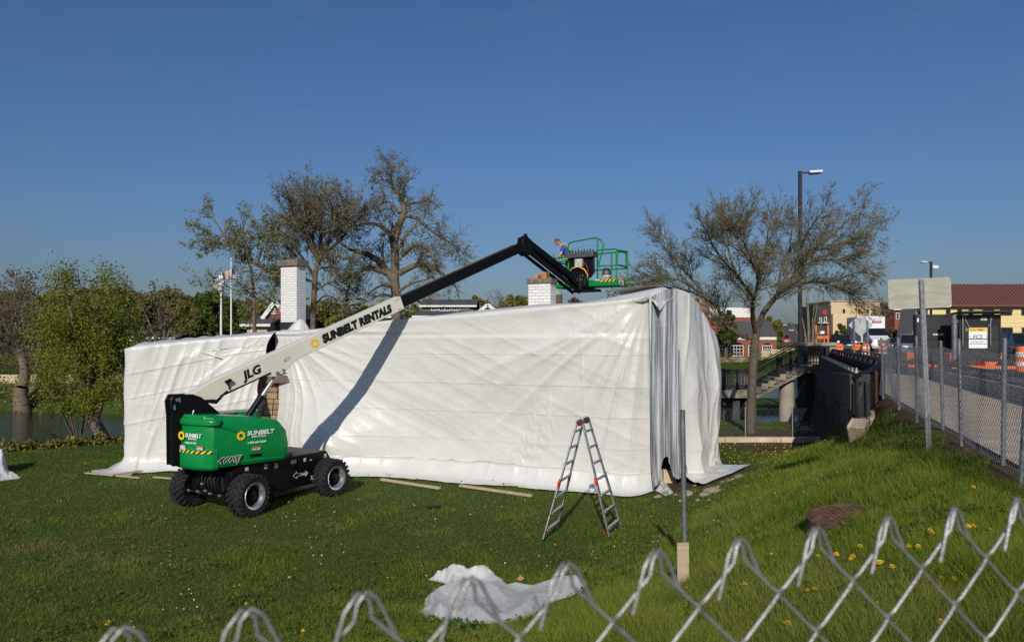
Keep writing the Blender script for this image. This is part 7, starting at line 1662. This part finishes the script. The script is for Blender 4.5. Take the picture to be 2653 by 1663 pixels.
def allowed(X, Y):
    w = (X-HC[0])*HN[0]+(Y-HC[1])*HN[1]; l = (X-HC[0])*HU[0]+(Y-HC[1])*HU[1]; inside = (w < .25) & (w > -5.6) & (l > -.4) & (l < 11.3)
    lw = (X > -10.8) & (X < -6.5) & (Y > 18.9) & (Y < 24); q = road_q(X, Y); s_ = np.interp(X, [-60, -17, -14, -10, 0, 8, 11, 60], [8, 22.6, 25.2, 29, 38, 44, 50, 50])
    pan = (q < .9) & (Y > 14.9)&(X > 7.2); kerbz = (X > 5) & (Y > 24.6) & (Y < 25.1)
    return ~in_heap(X, Y) & ~inside & ~lw & (q > .0) & ~pan & ~kerbz & (Y < s_+.6)
HEAP = np.array([on_ground(*p).xy[:] for p in heap])
def in_heap(X, Y):
    c = np.zeros(len(X), bool); n = len(HEAP); cen = HEAP.mean(0); H2 = cen+(HEAP-cen)*.95
    for i in range(n):
        (x0, y0), (x1, y1) = H2[i], H2[(i+1) % n]; k = (y0 > Y) != (y1 > Y); c ^= k & (X < (x1-x0)*(Y-y0)/(y1-y0+1e-12)+x0)
    return c
def scatter(n, dmin, dmax, rng, pw=1.35):
    u = rng.random(n); d = (dmin**(1-pw)+u*(dmax**(1-pw)-dmin**(1-pw)))**(1/(1-pw)); x = d*rng.uniform(-.80, .80, n); return x, d
R = np.random.default_rng(77)
X, Y = scatter(920000, 2.0, 34, R); ok = allowed(X, Y); X, Y = X[ok], Y[ok]; bm_ = bare_mask(X, Y); ok = R.random(len(X)) > bm_*1.15; X, Y = X[ok], Y[ok]
Z = ground_z(X, Y); q = road_q(X, Y); long_ = ss((4.2-q)/1.6)*ss((Z-.25)/.5); tuft = ss((fbm(X*1.3+9, Y*1.3, 3)-.47)*6); edge_l = ss((Y-np.interp(X, [-60, -17, -14, -10, 0, 8, 11, 60], [8, 22.6, 25.2, 29, 38, 44, 50, 50])+1.3)/.8)*(X < 5)
dry = dry_mask(X, Y); hgt = (.034+.045*tuft+.075*long_*(.6+.8*tuft)+.06*edge_l)*R.uniform(.6, 1.35, len(X))*(1-.35*dry)
wid = np.maximum(.0045, Y*.00052)*R.uniform(.7, 1.2, len(X)); a = R.uniform(0, 2*math.pi, len(X)); lean = R.normal(size=(len(X), 2))*.55*hgt[:, None]+np.array([.1, .05])*hgt[:, None]
Bx, By = np.cos(a)*wid/2, np.sin(a)*wid/2
V = np.stack([np.stack([X-Bx, Y-By, Z-.012], 1), np.stack([X+Bx, Y+By, Z-.012], 1), np.stack([X+lean[:, 0], Y+lean[:, 1], Z+hgt], 1)], 1).reshape(-1, 3)
grass = np_mesh('grass', V, np.arange(len(V)).reshape(-1, 3), grass_mat()); da = grass.data.attributes.new('dry', 'FLOAT', 'POINT'); da.data.foreach_set('value', np.repeat(np.maximum(dry*(.35+.65*R.random(len(X))), (R.random(len(X)) < .07)*R.uniform(.3, .9, len(X))), 3).astype(np.float32))
tag(grass, 'green lawn grass with dry patches and longer blades on the bank', 'grass', kind='stuff')
# broad-leaved weeds
X, Y = scatter(100000, 2.2, 30, R, 1.5); cl = ss((fbm(X*2.1+30, Y*2.1+8, 3)-.52)*9); ok = allowed(X, Y) & (R.random(len(X)) < cl*.9+.04) & (bare_mask(X, Y) < .4); X, Y = X[ok], Y[ok]
PWd = np.stack([X, Y, ground_z(X, Y)+R.uniform(.02, .07, len(X))], 1); V, Q = cards(PWd, .034, R, 1.3); V = V; clo = np_mesh('clover', V, Q, leaf_mat('clover_leaf', (.085, .14, .018), (.035, .075, .01), .25)); tag(clo, 'patches of clover and broad leaved weeds in the lawn', 'weeds', kind='stuff')
# tiny white and yellow blossoms far across the lawn
X, Y = scatter(1500, 9, 26, R, 1.2); ok = allowed(X, Y) & (fbm(X*.7, Y*.7, 2) > .36); X, Y = X[ok], Y[ok]
V, Q = cards(np.stack([X, Y, ground_z(X, Y)+.06], 1), .021, R, 1.0); tag(np_mesh('daisies', V, Q, pm('daisy_white', (.55, .55, .48), .7)), 'tiny white lawn blossoms', 'flowers', kind='stuff')
yel_f = pm('dandelion_yellow', (.80, .52, .005), .7, var=.15, scale=60)
X = R.uniform(5.0, 9.6, 420); Y = R.uniform(20.3, 24.5, 420); ok = allowed(X, Y); X, Y = X[ok], Y[ok]
V, Q = cards(np.stack([X, Y, ground_z(X, Y)+.06], 1), .03, R, 1.0); tag(np_mesh('dandelion_patch', V, Q, yel_f), 'carpet of small yellow flowers before the low kerb', 'flowers', kind='stuff')
stem_m = pm('dandelion_stem', (.07, .12, .03), .7)
dl = [(1781, 1514), (1792, 1455), (1926, 1513), (1943, 1455), (2001, 1427), (2028, 1611), (2057, 1663), (2100, 1520), (2105, 1522), (2119, 1433), (2166, 1432), (2203, 1436), (2208, 1440), (2219, 1409), (2256, 1560), (2260, 1467), (2276, 1450), (2290, 1448), (2315, 1458), (2341, 1455), (2361, 1410), (2380, 1408), (2410, 1366), (2414, 1376), (2432, 1602), (2452, 1488), (2462, 1483), (2464, 1449), (2486, 1357), (2508, 1357), (2513, 1353), (2521, 1359), (2518, 1431), (2556, 1458), (2560, 1360), (2600, 1468), (2634, 1443), (2514, 1258), (2388, 1189), (2360, 1137), (2368, 1134), (2256, 1169), (2268, 1168), (1684, 1334), (1690, 1312), (1702, 1330), (1724, 1301), (1660, 1335), (804, 1310), (812, 1318), (770, 1471), (751, 1492), (1001, 1492), (1014, 1495), (280, 1612), (284, 1607), (334, 1604), (344, 1617), (490, 1519), (783, 1627), (1104, 1488), (1638, 1578), (1650, 1340), (2298, 1119), (2330, 1128), (2385, 1150), (640, 1560), (1170, 1320), (1540, 1440)]
proto = None
for k, (px, py) in enumerate(dl):
    g = on_ground(px, py, .09); g.z -= .09
    if proto is None:
        proto = thing('dandelion', 'yellow dandelion in flower in the grass', 'dandelion', g, group='dandelions in the grass'); Mx = Matrix.Translation(g)
        mb = MB(Mx); mb.tube((0, 0, 0), (.004, 0, .09), .0018, n=5); mb.build('stem', stem_m, proto)
        mb = MB(Mx)
        for ring, (rad, zz, tilt) in enumerate(((.019, .094, .15), (.013, .099, .5), (.006, .103, .9))):
            for j in range(12):
                t = 2*math.pi*(j+.5*ring)/12; d_ = Vector((math.cos(t), math.sin(t), 0)); w_ = Vector((-math.sin(t), math.cos(t), 0))*.004; c = Vector((.004, 0, zz-.006)); e_ = c+d_*rad+Vector((0, 0, rad*tilt)); mb.add([c-w_*.5, c+w_*.5, e_+w_, e_-w_], [(0, 1, 2, 3)])
        mb.build('flower_head', yel_f, proto); o = proto
    else: o = dup(proto, loc=g)
    near_ = ('dandelion beside the rusty manhole cover' if abs(px-2200) < 190 and py < 1450 and py > 1330 else 'dandelion by the foot of the rectangular sign post' if py < 1270 and px > 2240 else 'dandelion near the ladder and pipe post' if 1500 < px < 1760 else 'dandelion on the open lawn near the boom lift' if px < 900 and py < 1400 else 'dandelion on the open lawn at the left front' if px < 900 else 'dandelion near the crumpled plastic sheet' if px < 1500 else 'dandelion low on the bank just behind the close fence' if py > 1500 else 'dandelion in the cluster on the right of the bank')
    o['label'] = 'yellow '+near_
    o.rotation_euler = (random.uniform(-.3, .3), random.uniform(-.3, .3), random.uniform(0, 6)); s = random.uniform(.7, 1.0); o.scale = (s, s, s)
for px, py, lb in ((2527, 1470, 'dry brown fallen leaf in the grass at the right behind the fence'), (1348, 1499, 'small pale dry leaf behind the crumpled plastic sheet')):
    g = on_ground(px, py, .05); mb = MB(); mb.add([g+Vector(p) for p in ((-.05, 0, 0), (-.02, .01, .03), (.0, .0, .07), (.03, .01, .03), (.06, 0, .01), (.02, -.02, -.02), (-.02, -.02, -.02))], [(0, 1, 2, 3, 4, 5, 6)]); tag(mb.build('fallen_leaf', pm('dry_leaf', (.36, .20, .10), .8)), lb, 'leaf')
